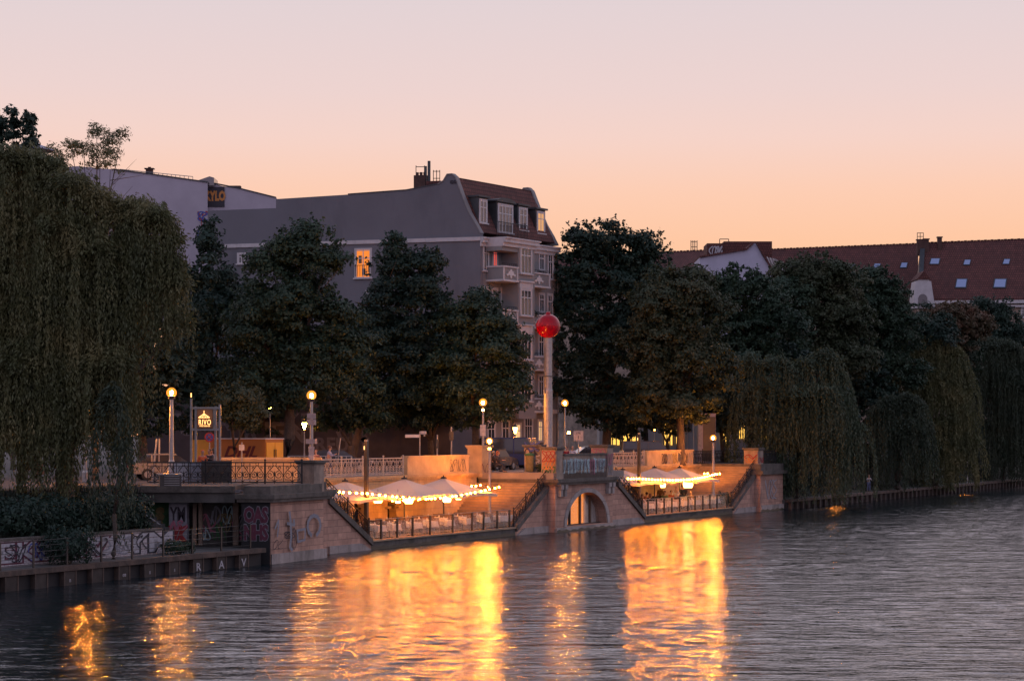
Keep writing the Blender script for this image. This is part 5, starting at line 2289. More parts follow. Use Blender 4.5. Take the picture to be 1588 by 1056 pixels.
car('pale car behind the near railing, hood towards the lamp at the left', 262, 118.5, R(20), (.22, .21, .2))
car('dark saloon car parked behind the pale balustrade under the trees', 523, 141, R(8), (.03, .035, .05), 4.6)
car('small dark car behind the deck lamp post at the head of the steps', 766, 147, R(64), (.02, .022, .03), 4.2)
car('dark blue panel van left of the pier with paste-ups', 797, 150, R(12), (.02, .03, .10), 4.9, 1.9, 2.25, boxy=True)
car('blue car roof showing between the van and the pier with paste-ups', 812, 156, R(64), (.015, .03, .22), 4.3, 1.8, 2.2, boxy=True)
car('dark grey van behind the far pale balustrade', 1008, 172, R(4), (.05, .05, .06), 4.8, 1.9, 1.9, boxy=True)
car('black car beside the dark trees behind the middle platform', 925, 175, R(15), (.02, .02, .022), 4.3)

# waste bin and planter near the pier with paste-ups
x, y, _ = L(pC - .4, 4.3, 0)
r = thing('waste_bin', 'mossy green waste bin beside the pier with paste-ups', 'bin', (x, y, ZS))
b = MB(); b.lathe([(.24, .05), (.27, .2), (.3, 1.05), (.26, 1.1)], (x, y, ZS), 12); b.build('body', MT['g_khaki'], r)
b = MB(); b.lathe([(.32, 1.1), (.3, 1.2), (.1, 1.26)], (x, y, ZS), 12); b.build('lid', MT['g_green'], r)

# street guard rail behind the lamp near the dark car
r = thing('guard_rail', 'low pedestrian guard rail under the trees by the lantern', 'guard rail', (P(500, 0, 133)[0], 133, ZS))
x1, x2 = P(449, 0, 133)[0], P(545, 0, 133)[0]
b = MB()
b.tube([(x1, 133, ZS + 1.15), (x2, 133, ZS + 1.15)], .03, 5)
b.tube([(x1, 133, ZS + .25), (x2, 133, ZS + .25)], .03, 5)
b.build('rail', MT['gal'], r)
for i in range(13):
    b = MB()
    xx = x1 + (x2 - x1) * i / 12
    b.tube([(xx, 133, ZS), (xx, 133, ZS + 1.15)], .025 if i % 4 else .05, 5)
    b.build('bar', MT['gal'], r)

# ================================================================== TREES
def fast_quads(name, V4, mats, parent, base, midx=None, smooth=False):
    """V4: (N,4,3)"""
    n = len(V4)
    me = bpy.data.meshes.new(name)
    me.vertices.add(n * 4)
    me.vertices.foreach_set('co', (V4.reshape(-1, 3) - np.array(base)).astype(np.float32).ravel())
    me.loops.add(n * 4)
    me.loops.foreach_set('vertex_index', np.arange(n * 4, dtype=np.int32))
    me.polygons.add(n)
    me.polygons.foreach_set('loop_start', np.arange(0, n * 4, 4, dtype=np.int32))
    for m in mats:
        me.materials.append(m)
    if midx is not None:
        me.polygons.foreach_set('material_index', midx.astype(np.int32))
    me.update(calc_edges=True)
    o = bpy.data.objects.new(name, me)
    COL.objects.link(o)
    o.parent = parent
    return o


def unit(a):
    return a / (np.linalg.norm(a, axis=1, keepdims=True) + 1e-9)


def leaf_quads(C, N, size, aspect=.5, jit=.6):
    """rhombic leaves at C with normals near N"""
    n = len(C)
    N = unit(N + RNG.normal(0, jit, (n, 3)))
    T = unit(np.cross(N, RNG.normal(0, 1, (n, 3))))
    B = np.cross(N, T)
    s = (size * RNG.uniform(.65, 1.35, n))[:, None]
    return np.stack([C - T * s, C + B * s * aspect, C + T * s, C - B * s * aspect], 1)


LEAF = {
    'dark': leafmat('dark green leaves', [(.018, .036, .022), (.028, .055, .030), (.045, .075, .038)]),
    'deep': leafmat('deep green leaves', [(.011, .026, .019), (.019, .042, .028), (.032, .060, .038)]),
    'olive': leafmat('olive autumn leaves', [(.026, .042, .020), (.045, .060, .028), (.078, .080, .038)]),
    'rust': leafmat('rust tinted leaves', [(.04, .045, .02), (.08, .06, .03), (.16, .075, .045)]),
    'willow': leafmat('willow leaves', [(.050, .062, .026), (.10, .105, .042), (.20, .17, .07)]),
    'willowg': leafmat('grey green willow leaves', [(.034, .054, .030), (.060, .084, .046), (.095, .118, .068)]),
    'willowd': leafmat('dark willow leaves', [(.026, .042, .025), (.044, .062, .036), (.072, .088, .052)]),
}


def limbs(b, base, tips, r0, hub=.45):
    base = Vector(base)
    top = Vector((sum(t[0] for t in tips) / len(tips), sum(t[1] for t in tips) / len(tips), sum(t[2] for t in tips) / len(tips)))
    fork = base.lerp(top, hub)
    fork.x = base.x + (fork.x - base.x) * .5
    fork.y = base.y + (fork.y - base.y) * .5
    b.tube([base, base + Vector((0, 0, .3)), base.lerp(fork, .5) + Vector((.08, 0, 0)), fork], [r0 * 1.5, r0 * 1.1, r0 * .95, r0 * .8], 9)
    for t in tips:
        t = Vector(t)
        mid = fork.lerp(t, .5) + Vector((random.uniform(-.4, .4), random.uniform(-.4, .4), .5))
        b.tube([fork, mid, t], [r0 * .5, r0 * .3, r0 * .08], 6)
        for k in range(3):
            q = mid.lerp(t, random.uniform(.1, .7))
            e = q + Vector((random.uniform(-1, 1), random.uniform(-1, 1), random.uniform(.2, 1))) * (t - mid).length * .45
            b.tube([q, e], [r0 * .14, r0 * .04], 4)


def tree(label, kind, px, d, lobes, leaf='dark', size=.17, dens=1.0, trunk=.3, zb=ZS, clump=(.45, 1.0), cat='tree', name='broadleaf_tree', depth=None, extra=None, loc_py=None, aspect=.55):
    """lobes: (px, py, rx, ry) ellipses in photo pixels at distance d"""
    sc = d / F
    x, y, _ = P(px, 669, d)
    r = thing(name, label, cat, (x, y, zb))
    Cs, Ns = [], []
    tips = []
    for lb in lobes:
        lx, ly, rx, ry = lb[:4]
        dy = (lb[4] if len(lb) > 4 else 0)
        c = np.array(P(lx, ly, d))
        c[1] += dy
        rx, ry = rx * GROW, ry * GROW
        R3 = np.array([rx * sc, max(rx * sc * .85, 1.2) if depth is None else depth, ry * sc])
        tips.append(tuple(c))
        area = (R3[0] * R3[2] + R3[0] * R3[1] + R3[1] * R3[2])
        mr = (clump[0] + clump[1]) / 2
        nc = max(6, int(area * 2.3 / mr ** 2 * .72))
        # twigs that break the outline
        if dens > .5:
            ntw = int(area * 3.0)
            du = unit(RNG.normal(0, 1, (ntw, 3)))
            du[:, 2] = np.where(du[:, 2] < -.2, -du[:, 2], du[:, 2])
            tl = RNG.uniform(.3, 1.25, ntw) * mr
            bend = unit(du + np.array([0, 0, .5]) + RNG.normal(0, .35, (ntw, 3)))
            per = int(13 * (.17 / size))
            ww = np.tile(np.linspace(0, 1, per), ntw)
            di = np.repeat(np.arange(ntw), per)
            pts = c + du[di] * R3 * .95 + bend[di] * (tl[di] * ww)[:, None] + RNG.normal(0, .07, (ntw * per, 3))
            Cs.append(pts)
            Ns.append(bend[di] * .3 + np.array([0, 0, .6]) + RNG.normal(0, .4, (ntw * per, 3)))
        u = unit(RNG.normal(0, 1, (nc, 3)))
        rad = RNG.uniform(.30, 1.0, nc) ** .45
        cc = c + u * R3 * rad[:, None] * .93
        # boughs: most clumps gather round a few branch heads, leaving hollows between
        nb = 9
        hd_ = unit(RNG.normal(0, 1, (nb, 3)))
        hd_[:, 2] = np.where(hd_[:, 2] < -.5, -hd_[:, 2], hd_[:, 2])
        hr_ = RNG.uniform(.62, 1.02, nb)
        ib = RNG.integers(0, nb, nc)
        gat = RNG.uniform(0, 1, nc) < .72
        cb = c + (hd_[ib] * hr_[ib][:, None] * .82 + RNG.normal(0, .2, (nc, 3))) * R3
        cc = np.where(gat[:, None], cb, cc)
        u = unit((cc - c) / R3)
        rr = clump[0] * .75 + (clump[1] * 1.2 - clump[0] * .75) * RNG.uniform(0, 1, nc) ** 1.5
        for i in range(nc):
            nl = int(150 * dens * rr[i] ** 2 * (.17 / size) ** 2)
            v = unit(RNG.normal(0, 1, (nl, 3)))
            v[:, 2] = np.where(v[:, 2] < -.35, -v[:, 2] * .6, v[:, 2])
            q = RNG.uniform(.35, 1.08, nl) ** .6
            pts = cc[i] + v * (rr[i] * q)[:, None] * np.array([1, 1, .78])
            Cs.append(pts)
            Ns.append(v + u[i] * .5 + np.array([0, 0, .35]))
    C = np.concatenate(Cs)
    N = np.concatenate(Ns)
    V4 = leaf_quads(C, N, size, aspect)
    fast_quads('crown', V4, [LEAF[leaf]], r, (x, y, zb))
    b = MB()
    limbs(b, (x, y, zb - .05), tips, trunk)
    b.build('trunk', MT['bark'], r, smooth=True)
    return r, len(C)


def willow(label, px, d, lobes, leaf='willow', zb=.8, n_per_m2=6.0, drop=(3, 8), floor=.15, size=.13, trunk=.45, arch=.55, depthk=.9, crown_clumps=True, dens=1.0, sub=4):
    """drooping strands hung from the tops of several domes"""
    sc = d / F
    x, y, _ = P(px, 669, d)
    r = thing('weeping_willow', label, 'tree', (x, y, zb))
    allV = []
    tips = []
    allL = []
    rl = random.Random(len(label))
    for lb in lobes:
        dr_ = lb[4] if len(lb) > 4 else drop
        fl_ = lb[5] if len(lb) > 5 else floor
        allL.append((lb[0], lb[1], lb[2], lb[3], dr_, fl_, 0, 1.0))
        for q in range(sub):
            an = rl.uniform(-.1, PI + .1)
            k_ = rl.uniform(.35, .55)
            allL.append((lb[0] + lb[2] * .72 * math.cos(an), lb[1] - lb[3] * .66 * math.sin(an), lb[2] * k_, lb[3] * k_ * .9, (dr_[0] * .5, dr_[1] * .75), fl_, -lb[2] * sc * rl.uniform(.1, .8), .55))
    for lb in allL:
        lx, ly, rx, ry, dr, fl, yo, dk = lb
        c = np.array(P(lx, ly, d))
        c[1] += yo
        R3 = np.array([rx * sc, rx * sc * depthk, ry * sc])
        if dk == 1.0:
            tips.append(tuple(c + np.array([0, 0, R3[2] * .3])))
        area = 2 * PI * R3[0] * R3[1] * .5 + PI * R3[0] * R3[2]
        ns = int(area * n_per_m2 * dens * dk)
        u = unit(RNG.normal(0, 1, (ns, 3)))
        u[:, 2] = np.abs(u[:, 2]) * 1.0 - .12
        u[:, 1] = np.where(u[:, 1] > .3, -u[:, 1], u[:, 1])      # favour the river side
        # group strands into tresses so the curtain has folds
        if ns < 4:
            continue
        ng = max(8, ns // 26)
        g = unit(RNG.normal(0, 1, (ng, 3)))
        g[:, 2] = np.abs(g[:, 2]) * 1.0 - .12
        g[:, 1] = np.where(g[:, 1] > .3, -g[:, 1], g[:, 1])
        gi = RNG.integers(0, ng, ns)
        gl = RNG.uniform(0, 1, ng)
        gr = RNG.uniform(.72, 1.07, ng)
        w = RNG.uniform(0, 1, ns)[:, None] < .8
        u = np.where(w, unit(g[gi] + RNG.normal(0, .07, (ns, 3))), unit(u))
        rad = np.where(w[:, 0], gr[gi] + RNG.normal(0, .03, ns), RNG.uniform(.6, 1.0, ns))
        st = c + u * R3 * rad[:, None]
        ln = dr[0] + (dr[1] - dr[0]) * np.clip(np.where(w[:, 0], gl[gi], RNG.uniform(0, 1, ns)) + RNG.normal(0, .12, ns), 0, 1)
        ln = np.minimum(ln, np.maximum(.6, st[:, 2] - fl - RNG.uniform(0, .8, ns)))
        hd = u[:, :2] / (np.linalg.norm(u[:, :2], axis=1, keepdims=True) + 1e-6)
        step = size * 1.15
        k = int(max(ln) / step) + 1
        sway = RNG.normal(0, .10, (ns, 2))
        ph = RNG.uniform(0, 6, ns)
        for i in range(k):
            a = i * step
            m = ln > a
            if not m.any():
                break
            aa = a + RNG.uniform(-.08, .08, m.sum())
            out = arch * (1 - np.exp(-aa / 1.1))
            rise = .35 * np.exp(-((aa - .35) / .5) ** 2)
            p = st[m].copy()
            p[:, :2] += hd[m] * out[:, None] * .8 + sway[m] * (aa / 4)[:, None] + (.05 * np.sin(aa * 1.3 + ph[m]))[:, None]
            p[:, 2] += -aa + rise + .15
            p += RNG.normal(0, .05, p.shape)
            q = len(p)
            dirv = np.stack([RNG.normal(0, .35, q), RNG.normal(0, .35, q), -np.ones(q)], 1)
            if a < .7:
                dirv[:, :2] += hd[m] * 1.2
            T = unit(dirv)
            B = unit(np.cross(T, RNG.normal(0, 1, (q, 3))))
            s = (size * RNG.uniform(.7, 1.4, q))[:, None]
            allV.append(np.stack([p - T * s * .9, p + B * s * .3, p + T * s, p - B * s * .3], 1))
        # thin leafy fill on the dome
        if crown_clumps:
            nf = int(area * 130 * dens)
            u2 = unit(RNG.normal(0, 1, (nf, 3)))
            u2[:, 2] = np.abs(u2[:, 2])
            p = c + u2 * R3 * RNG.uniform(.55, .98, nf)[:, None] + RNG.normal(0, .12, (nf, 3))
            T = unit(np.stack([u2[:, 0] + RNG.normal(0, .5, nf), u2[:, 1] + RNG.normal(0, .5, nf), RNG.normal(-.35, .5, nf)], 1))
            B = unit(np.cross(T, RNG.normal(0, 1, (nf, 3))))
            s = (size * RNG.uniform(.7, 1.4, nf))[:, None]
            allV.append(np.stack([p - T * s, p + B * s * .28, p + T * s, p - B * s * .28], 1))
    V4 = np.concatenate(allV)
    fast_quads('crown', V4, [LEAF[leaf]], r, (x, y, zb))
    b = MB()
    limbs(b, (x, y, zb - .1), tips, trunk, .35)
    b.build('trunk', MT['bark'], r, smooth=True)
    return r, len(V4)


FILL = (
    ('dark tree filling the gap between the linden and the hornbeam', 570, 160, [(565, 520, 30, 44), (560, 590, 44, 50), (590, 640, 40, 36)], 'deep'),
    ('dark tree low between the twin peaked hornbeam and the house corner', 690, 162, [(690, 560, 30, 50), (700, 620, 40, 46)], 'deep'),
    ('dark tree filling behind the slim pointed tree and the linden', 372, 156, [(380, 500, 40, 56), (370, 580, 44, 60), (400, 640, 44, 36)], 'deep'),
    ('dark green tree behind the olive tree and the tall maple', 1000, 190, [(1000, 500, 40, 44), (1010, 560, 50, 56), (1000, 630, 50, 44)], 'deep'),
    ('dense green tree standing behind the nearest far willow', 1215, 204, [(1215, 470, 36, 30), (1215, 530, 44, 44), (1220, 600, 50, 50)], 'dark'),
    ('dense green tree between the light topped tree and the far willows', 1320, 222, [(1320, 480, 44, 34), (1320, 540, 50, 44), (1330, 600, 50, 44)], 'olive'),
    ('green tree top behind the large brown tinged willow', 1440, 240, [(1440, 530, 40, 24), (1420, 560, 44, 40), (1480, 560, 40, 36)], 'dark'),
)
NL = 0
GROW = 1.17
for a in (
    # street trees on the left
    ('dark slim tree rising beside the left willow with a pointed top', 'd', 330, 146, [(326, 400, 16, 46), (330, 460, 34, 50), (345, 520, 48, 55), (312, 560, 34, 60), (330, 610, 45, 42)], 'deep', .17, 1.0, .26),
    ('large round topped linden tree in front of the grey gable wall', 'd', 445, 140, [(474, 392, 45, 40), (425, 428, 38, 42), (505, 412, 24, 26), (450, 480, 66, 48), (405, 520, 58, 58), (500, 515, 58, 50), (470, 585, 72, 56), (400, 600, 60, 45), (530, 560, 38, 44)], 'dark', .17, 1.0, .38),
    ('tall twin peaked hornbeam left of the grey house', 'd', 543, 152, [(612, 405, 14, 38), (600, 440, 26, 42), (634, 420, 9, 34), (665, 425, 17, 40), (662, 468, 30, 42), (625, 500, 58, 46), (590, 545, 42, 52), (640, 570, 66, 50), (610, 628, 72, 42)], 'deep', .17, 1.0, .3),
    ('broad tree covering the lower corner of the grey house', 'd', 735, 150, [(742, 492, 36, 34), (712, 520, 34, 40), (775, 528, 34, 32), (740, 556, 56, 40), (786, 576, 30, 34), (700, 590, 40, 46), (752, 618, 62, 42)], 'dark', .165, 1.0, .28),
    ('lower tree behind the lamp left of the grey house', 'd', 668, 156, [(664, 610, 48, 50), (690, 640, 44, 34), (640, 640, 36, 34)], 'deep', .17, 1.0, .24),
    # right of the ball
    ('tallest dark maple right of the grey house against the sunset', 'd', 940, 178, [(905, 385, 30, 30), (942, 375, 32, 27), (975, 395, 32, 28), (1012, 405, 24, 34), (930, 432, 52, 42), (885, 450, 26, 44), (990, 460, 48, 44), (900, 520, 44, 58), (955, 545, 62, 62), (905, 610, 46, 56), (965, 635, 60, 40)], 'deep', .2, 1.0, .38),
    ('broad olive tinted tree between the tall maple and the white gable house', 'd', 1055, 172, [(1040, 440, 34, 24), (1020, 480, 44, 42), (1068, 462, 40, 34), (1092, 500, 44, 40), (1045, 535, 66, 48), (1010, 580, 48, 52), (1075, 590, 66, 50), (1040, 640, 66, 30)], 'olive', .185, 1.0, .34),
    ('dark green tree beneath the white gable house', 'd', 1165, 192, [(1120, 470, 34, 34), (1150, 450, 34, 30), (1180, 480, 42, 36), (1140, 520, 52, 44), (1205, 525, 48, 42), (1150, 575, 62, 48), (1120, 630, 58, 44)], 'dark', .2, 1.0, .32),
    ('round light topped tree left of the long red roof', 'd', 1265, 206, [(1235, 430, 34, 26), (1268, 425, 38, 26), (1300, 450, 40, 34), (1245, 470, 48, 38), (1290, 500, 56, 40), (1240, 530, 56, 46), (1300, 560, 52, 44)], 'olive', .2, 1.0, .32),
    ('dark tree below the roof windows of the long red roof', 'd', 1360, 214, [(1345, 445, 40, 26), (1380, 466, 28, 30), (1345, 485, 50, 38), (1388, 522, 32, 34), (1345, 540, 52, 46), (1370, 590, 48, 46)], 'dark', .2, 1.0, .3),
    ('small dark tree below the stone dormer', 'd', 1412, 222, [(1400, 484, 8, 10), (1416, 524, 28, 24), (1440, 530, 40, 36)], 'deep', .2, 1.0, .2),
    ('rust tinted tree under the eaves of the red roofed house', 'd', 1470, 238, [(1466, 490, 34, 14), (1500, 506, 34, 20), (1475, 520, 52, 32), (1450, 560, 46, 36)], 'rust', .2, 1.0, .24),
    ('dark tree in front of the lit windows at the far right', 'd', 1530, 256, [(1530, 492, 34, 22), (1552, 515, 30, 28), (1520, 530, 46, 30), (1560, 560, 28, 28)], 'deep', .2, 1.0, .24),
):
    lab, _, px, d, lobes, lf, sz, dn, tr = a
    sz *= .78
    _, n = tree(lab, '', px, d, lobes, lf, sz, dn, tr)
    NL += n
for lab, px, d, lobes, lf in FILL:
    _, n = tree(lab, '', px, d, lobes, lf, .15, 1.0, .24)
    NL += n
# small lamplit tree beside the van and low shrubs
for a in (
    ('young tree with yellow lamplit leaves beside the yellow van', 361, 129, [(372, 650, 26, 14), (392, 640, 20, 14), (350, 640, 24, 18), (366, 622, 34, 18)], 'olive', .12, 1.1, .13),
    ('leafy tree behind the stickered lamp pole with lamplit underside', 545, 146, [(545, 620, 44, 34), (520, 650, 34, 20), (560, 655, 34, 22)], 'dark', .15, 1.0, .24),
    ('broad dark tree mass behind the left willow trunk', 60, 124, [(10, 330, 50, 60), (70, 345, 50, 50), (30, 420, 60, 70), (100, 480, 60, 70), (20, 560, 60, 80), (90, 600, 60, 70), (160, 560, 50, 70), (150, 640, 60, 50), (50, 660, 70, 40)], 'deep', .17, .8, .34),
    ('dark tree behind the right half of the left willow', 220, 132, [(190, 430, 50, 50), (230, 500, 50, 60), (255, 570, 44, 50), (200, 590, 50, 50), (240, 640, 40, 40), (190, 650, 40, 40)], 'deep', .17, .8, .3),
    ('dark tree behind the lantern lamp at the left', 300, 137, [(300, 470, 24, 60), (290, 560, 30, 70), (300, 640, 34, 40)], 'deep', .17, 1.0, .22),
    ('slender tree over the yellow lit shop front', 975, 182, [(960, 660, 22, 26), (990, 655, 26, 24), (975, 640, 30, 24)], 'deep', .16, .7, .22),
    ('small tree half hiding the distant lantern lamp', 1035, 184, [(1035, 655, 26, 20), (1055, 645, 24, 28), (1010, 645, 20, 18)], 'deep', .16, .7, .2),
    ('dark tree over the advertising panel by the far lamp', 1120, 188, [(1120, 640, 34, 34), (1150, 650, 34, 40), (1090, 620, 34, 26)], 'deep', .18, .9, .24),
    ('dark tree behind the far end of the embankment', 1200, 196, [(1190, 590, 44, 60), (1230, 610, 50, 60), (1260, 640, 50, 50)], 'deep', .2, .9, .28),
    ('dark undergrowth tree between the two tallest far willows', 1330, 212, [(1335, 590, 34, 50), (1350, 640, 40, 50), (1330, 700, 44, 40)], 'deep', .2, .9, .24),
    ('dark bushy tree between the large willow and the last willow', 1508, 258, [(1505, 570, 30, 34), (1510, 630, 34, 50), (1500, 690, 40, 44), (1545, 600, 34, 50)], 'deep', .2, .9, .26),
    ('shadowed tree at the right edge behind the last willow', 1575, 260, [(1580, 580, 30, 40), (1570, 640, 40, 60), (1590, 540, 26, 30)], 'deep', .2, .9, .26),
):
    lab, px, d, lobes, lf, sz, dn, tr = a
    _, n = tree(lab, '', px, d, lobes, lf, sz, dn, tr, clump=(.35, .8))
    NL += n
GROW = 1.0
# sparse tree top and poplars behind the left willow
_, n = tree('sparse airy tree top against the pink sky above the left willow', '', 148, 118, [(150, 208, 16, 16), (172, 228, 18, 18), (130, 235, 22, 18), (155, 248, 34, 26), (188, 215, 8, 12), (110, 228, 14, 10), (80, 238, 12, 10), (96, 250, 16, 12)], 'willow', .1, .42, .16, clump=(.35, .6), aspect=.3)
NL += n
for lab, px, lobes in (('leftmost columnar poplar tip at the upper left edge', 0, [(-1, 188, 3, 18), (-1, 214, 5, 24)]),
                       ('columnar poplar tip left of the pale rooftop canopy', 20, [(21, 184, 3, 13), (20, 210, 6, 26)]),
                       ('columnar poplar tip just above the pale rooftop canopy', 46, [(45, 188, 4, 14), (46, 214, 8, 26)])):
    _, n = tree(lab, '', px, 150, lobes, 'deep', .14, 1.0, .16, clump=(.3, .5), name='poplar_tree')
    NL += n

# ---- willows
wls = []
_, n = willow('great weeping willow filling the left side above the quay', 95, 98.5, [
    (-14, 300, 50, 50, (4, 9), 6.0), (30, 292, 70, 56, (4, 9), 6.0), (112, 330, 66, 52, (4, 10), 6.0), (205, 356, 54, 42, (4, 8), 9.6), (238, 385, 44, 60, (3, 5), 9.8), (70, 268, 34, 20, (1, 4), 9),
    (10, 400, 70, 70, (4, 9), 3.5), (95, 420, 90, 80, (5, 10), 3.2), (172, 460, 52, 80, (5, 9), 5.2), (252, 455, 42, 62, (1.5, 3), 10.4), (280, 520, 20, 40, (1, 2.2), 9.9),
    (30, 560, 80, 70, (4, 8), 2.6), (120, 580, 86, 70, (4, 7), 2.8), (182, 600, 32, 36, (2, 4.5), 4.6)], 'willow', .8, 9, size=.105, trunk=.5, dens=1.0, sub=9)
NL += n
_, n = willow('narrow hanging tail of willow branches reaching down to the quay at the left', 176, 95.5, [(172, 640, 20, 40, (4, 7.6), 1.3), (190, 700, 12, 20, (2, 4), 1.9)], 'willowd', .8, 9, size=.13, trunk=.12)
NL += n
for lab, px, d, lobes, lf in (
    ('tall weeping willow with long straight curtains right of the last bastion', 1235, 181, [(1158, 582, 18, 30, (3, 12)), (1200, 576, 22, 24, (4, 13)), (1236, 582, 24, 22, (5, 13)), (1274, 572, 24, 28, (4, 13)), (1292, 606, 18, 40, (3, 9)), (1304, 650, 22, 34, (3, 8)), (1250, 650, 60, 50, (4, 9)), (1322, 680, 20, 26, (4, 8), .2), (1180, 640, 40, 50, (4, 9), .2)], 'willowg'),
    ('smaller rounded weeping willow in the middle of the far bank', 1392, 208, [(1382, 642, 26, 26, (3, 9)), (1408, 636, 22, 24, (3, 9)), (1362, 662, 20, 26, (3, 8)), (1420, 668, 18, 34, (2, 7)), (1395, 690, 34, 40, (3, 6))], 'willowd'),
    ('large brown tinged weeping willow behind the small rounded one', 1450, 222, [(1396, 545, 32, 22, (2, 6)), (1436, 548, 34, 26, (3, 9)), (1468, 576, 28, 40, (3, 11)), (1490, 622, 20, 50, (3, 10)), (1410, 590, 34, 40, (3, 8)), (1440, 620, 44, 50, (6, 12)), (1465, 690, 48, 40, (3, 7))], 'willow'),
    ('dark weeping willow at the right edge of the far bank', 1555, 249, [(1514, 540, 30, 20, (2, 8)), (1548, 552, 30, 24, (3, 11)), (1578, 580, 26, 36, (3, 12)), (1600, 600, 26, 40, (4, 12)), (1545, 620, 44, 50, (6, 11)), (1590, 650, 40, 50, (5, 9)), (1550, 690, 50, 40, (3, 7))], 'willowd'),
):
    _, n = willow(lab, px, d, lobes, lf, .8, 4.6, size=.14, trunk=.4, arch=1.5, sub=7)
    NL += n


# bush on the quay, planting at deck
def bush(label, s, t, z, w, h, leaf='dark', n=1500, size=.07, px=None, name='bush'):
    x, y, _ = L(s, t, 0)
    r = thing(name, label, 'bush', (x, y, z))
    u = unit(RNG.normal(0, 1, (n, 3)))
    lump = 1 + .25 * np.sin(u[:, 0] * 5 + 1) * np.cos(u[:, 2] * 4)
    c = np.array([x, y, z + h * .5]) + u * (RNG.uniform(.2, 1, n) ** .5 * lump)[:, None] * np.array([w / 2, w / 2, h / 2])
    fast_quads('leaves', leaf_quads(c, u, size), [LEAF[leaf]], r, (x, y, z))
    b = MB()
    for i in range(6):
        a = i * 1.05
        b.tube([(x, y, z - .05), (x + math.cos(a) * w * .3, y + math.sin(a) * w * .3, z + h * .7)], [.02, .008], 4)
    b.build('stems', MT['bark'], r)


bush('round dark bush hanging over the quay in front of the whitewashed wall', SL(108, .9), .9, .8, 2.4, 1.7, 'deep', 2600, .08)
bush('small shrub at the foot of the pillar under the slab', SL(278, 1.0), 1.0, .8, 1.6, .7, 'dark', 900, .07)
bush('dark shrub in the corner of the far deck by the last stair railing', SL(1121, 2.9), 2.9, ZD, 1.3, 1.3, 'deep', 900, .07)
bush('planted shrub beside the pier with paste-ups', pC - .4, 3.5, ZS, .7, .6, 'dark', 400, .06)
for i, (px, lab) in enumerate(((20, 'dark bush spilling over the left end of the whitewashed wall'), (62, 'second dark bush above the whitewashed wall from the left'), (105, 'dark bush on the bank just behind the round quay bush'),
                               (145, 'low dark bush above the wall under the willow tail'), (186, 'dark bush above the whitewashed wall beside the bank steps'))):
    bush(lab, SL(px, 3.6), 3.6, 1.7, 3.4, 2.0, 'deep', 2600, .1)
for i, px in enumerate((1215, 1232, 1262)):
    bush(['low bush at the water just beyond the last bastion', 'second low bush on the bank beyond the last bastion', 'third low bush on the bank under the tall willow'][i], SL(px, 3.4), 3.4, 1.2, 3, 2.2, 'deep', 1500, .12)
print('LEAVES', NL)

# ================================================================== GREY APARTMENT HOUSE
FD = (.534, .845)
P0 = (-2.49, 168.0)
FP = Pl(P0, FD)                        # street facade; n = (.845, -.534)
SP = Pl(P0, (-.951, .309), (-.309, -.951))   # gable wall towards the camera
FL = 11.8
gh = thing('apartment_house', 'grey apartment house with red mansard roof, stucco balconies and a lamplit gable window', 'apartment house', (P0[0] - 4, P0[1] + 6, ZS))
fv = Vector((FD[0], FD[1], 0)).normalized()
bk = Vector((FP.n[0], FP.n[1], 0))
prof_px = [(745, 362), (738, 349), (727, 330), (716, 303), (706, 275), (701, 270.5), (694, 271), (688, 281), (680, 286), (660, 290), (630, 295.5), (540, 302), (428, 309), (428, 323), (322, 327)]
prof = [SP.px(*q) for q in prof_px]
base_l = (prof[-1][0], prof[-1][1], ZS)
body = [(P0[0], P0[1], ZS), (P0[0], P0[1], prof[0][2])] + [p for p in prof[1:]] + [base_l]
b = MB()
# gable wall sheet with thickness
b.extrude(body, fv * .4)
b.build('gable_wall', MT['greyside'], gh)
# main volume
zeave = ZY(371, 168)
b = MB()
vol = [(P0[0], P0[1], ZS), (P0[0], P0[1], zeave), (base_l[0], base_l[1], zeave), base_l]
vol = [Vector(p) + fv * .41 for p in vol]
b.extrude(vol, fv * (FL - .41))
b.build('wall', MT['greywall'], gh)
# mansard
q0 = SP.px(745, 360)
q1 = SP.px(706, 277)
q2 = SP.px(690, 283)
q3 = SP.px(664, 291)
rp_ = [Vector(p) + fv * .41 for p in (q0, q1, q2, q3, (q3[0], q3[1], zeave))]
b = MB()
b.extrude([rp_[0], rp_[1], rp_[2], rp_[3], rp_[4]], fv * (FL - .82))
b.build('roof', MT['tile'], gh)
back = [Vector(SP.px(664, 291.2)) + fv * .41, Vector(SP.px(428.5, 310)) + fv * .41, Vector(SP.px(428, 324)) + fv * .41, Vector(SP.px(322, 328.5)) + fv * .41]
b = MB()
b.extrude([back[0], back[1], back[2], back[3], Vector((back[3].x, back[3].y, zeave)), Vector((back[0].x, back[0].y, zeave))], fv * (FL - .82))
b.build('flat_roof', MT['slate'], gh)
# far gable parapet
b = MB()
fg = [Vector(SP.px(*q)) + fv * (FL - .4) for q in ((747, 364), (740, 349), (729, 330), (718, 303), (708, 276), (703, 270), (694, 270), (686, 284), (664, 291))]
fg.append(Vector((fg[-1].x, fg[-1].y, zeave)))
b.extrude(fg, fv * .4)
b.build('far_gable', MT['greywall'], gh)
# copings along both gable edges
for off in (-.06, FL - .46):
    b = MB()
    ed = [Vector(SP.px(*q)) + fv * off for q in prof_px[:9]]
    for p, q in zip(ed[:-1], ed[1:]):
        dd = (q - p).normalized()
        up = Vector((0, 0, 1)) - dd * dd.z
        b.box3(p - dd * .02, (q - p) + dd * .04, fv * .46, up.normalized() * .07)
    b.build('gable_coping', MT['greywall'], gh)
b = MB()
ed = [Vector(SP.px(*q)) - fv * .05 for q in prof_px[8:12]]
for p, q in zip(ed[:-1], ed[1:]):
    b.box3(p, q - p, fv * .5, (0, 0, .08))
b.build('wall_coping', MT['slate'], gh)
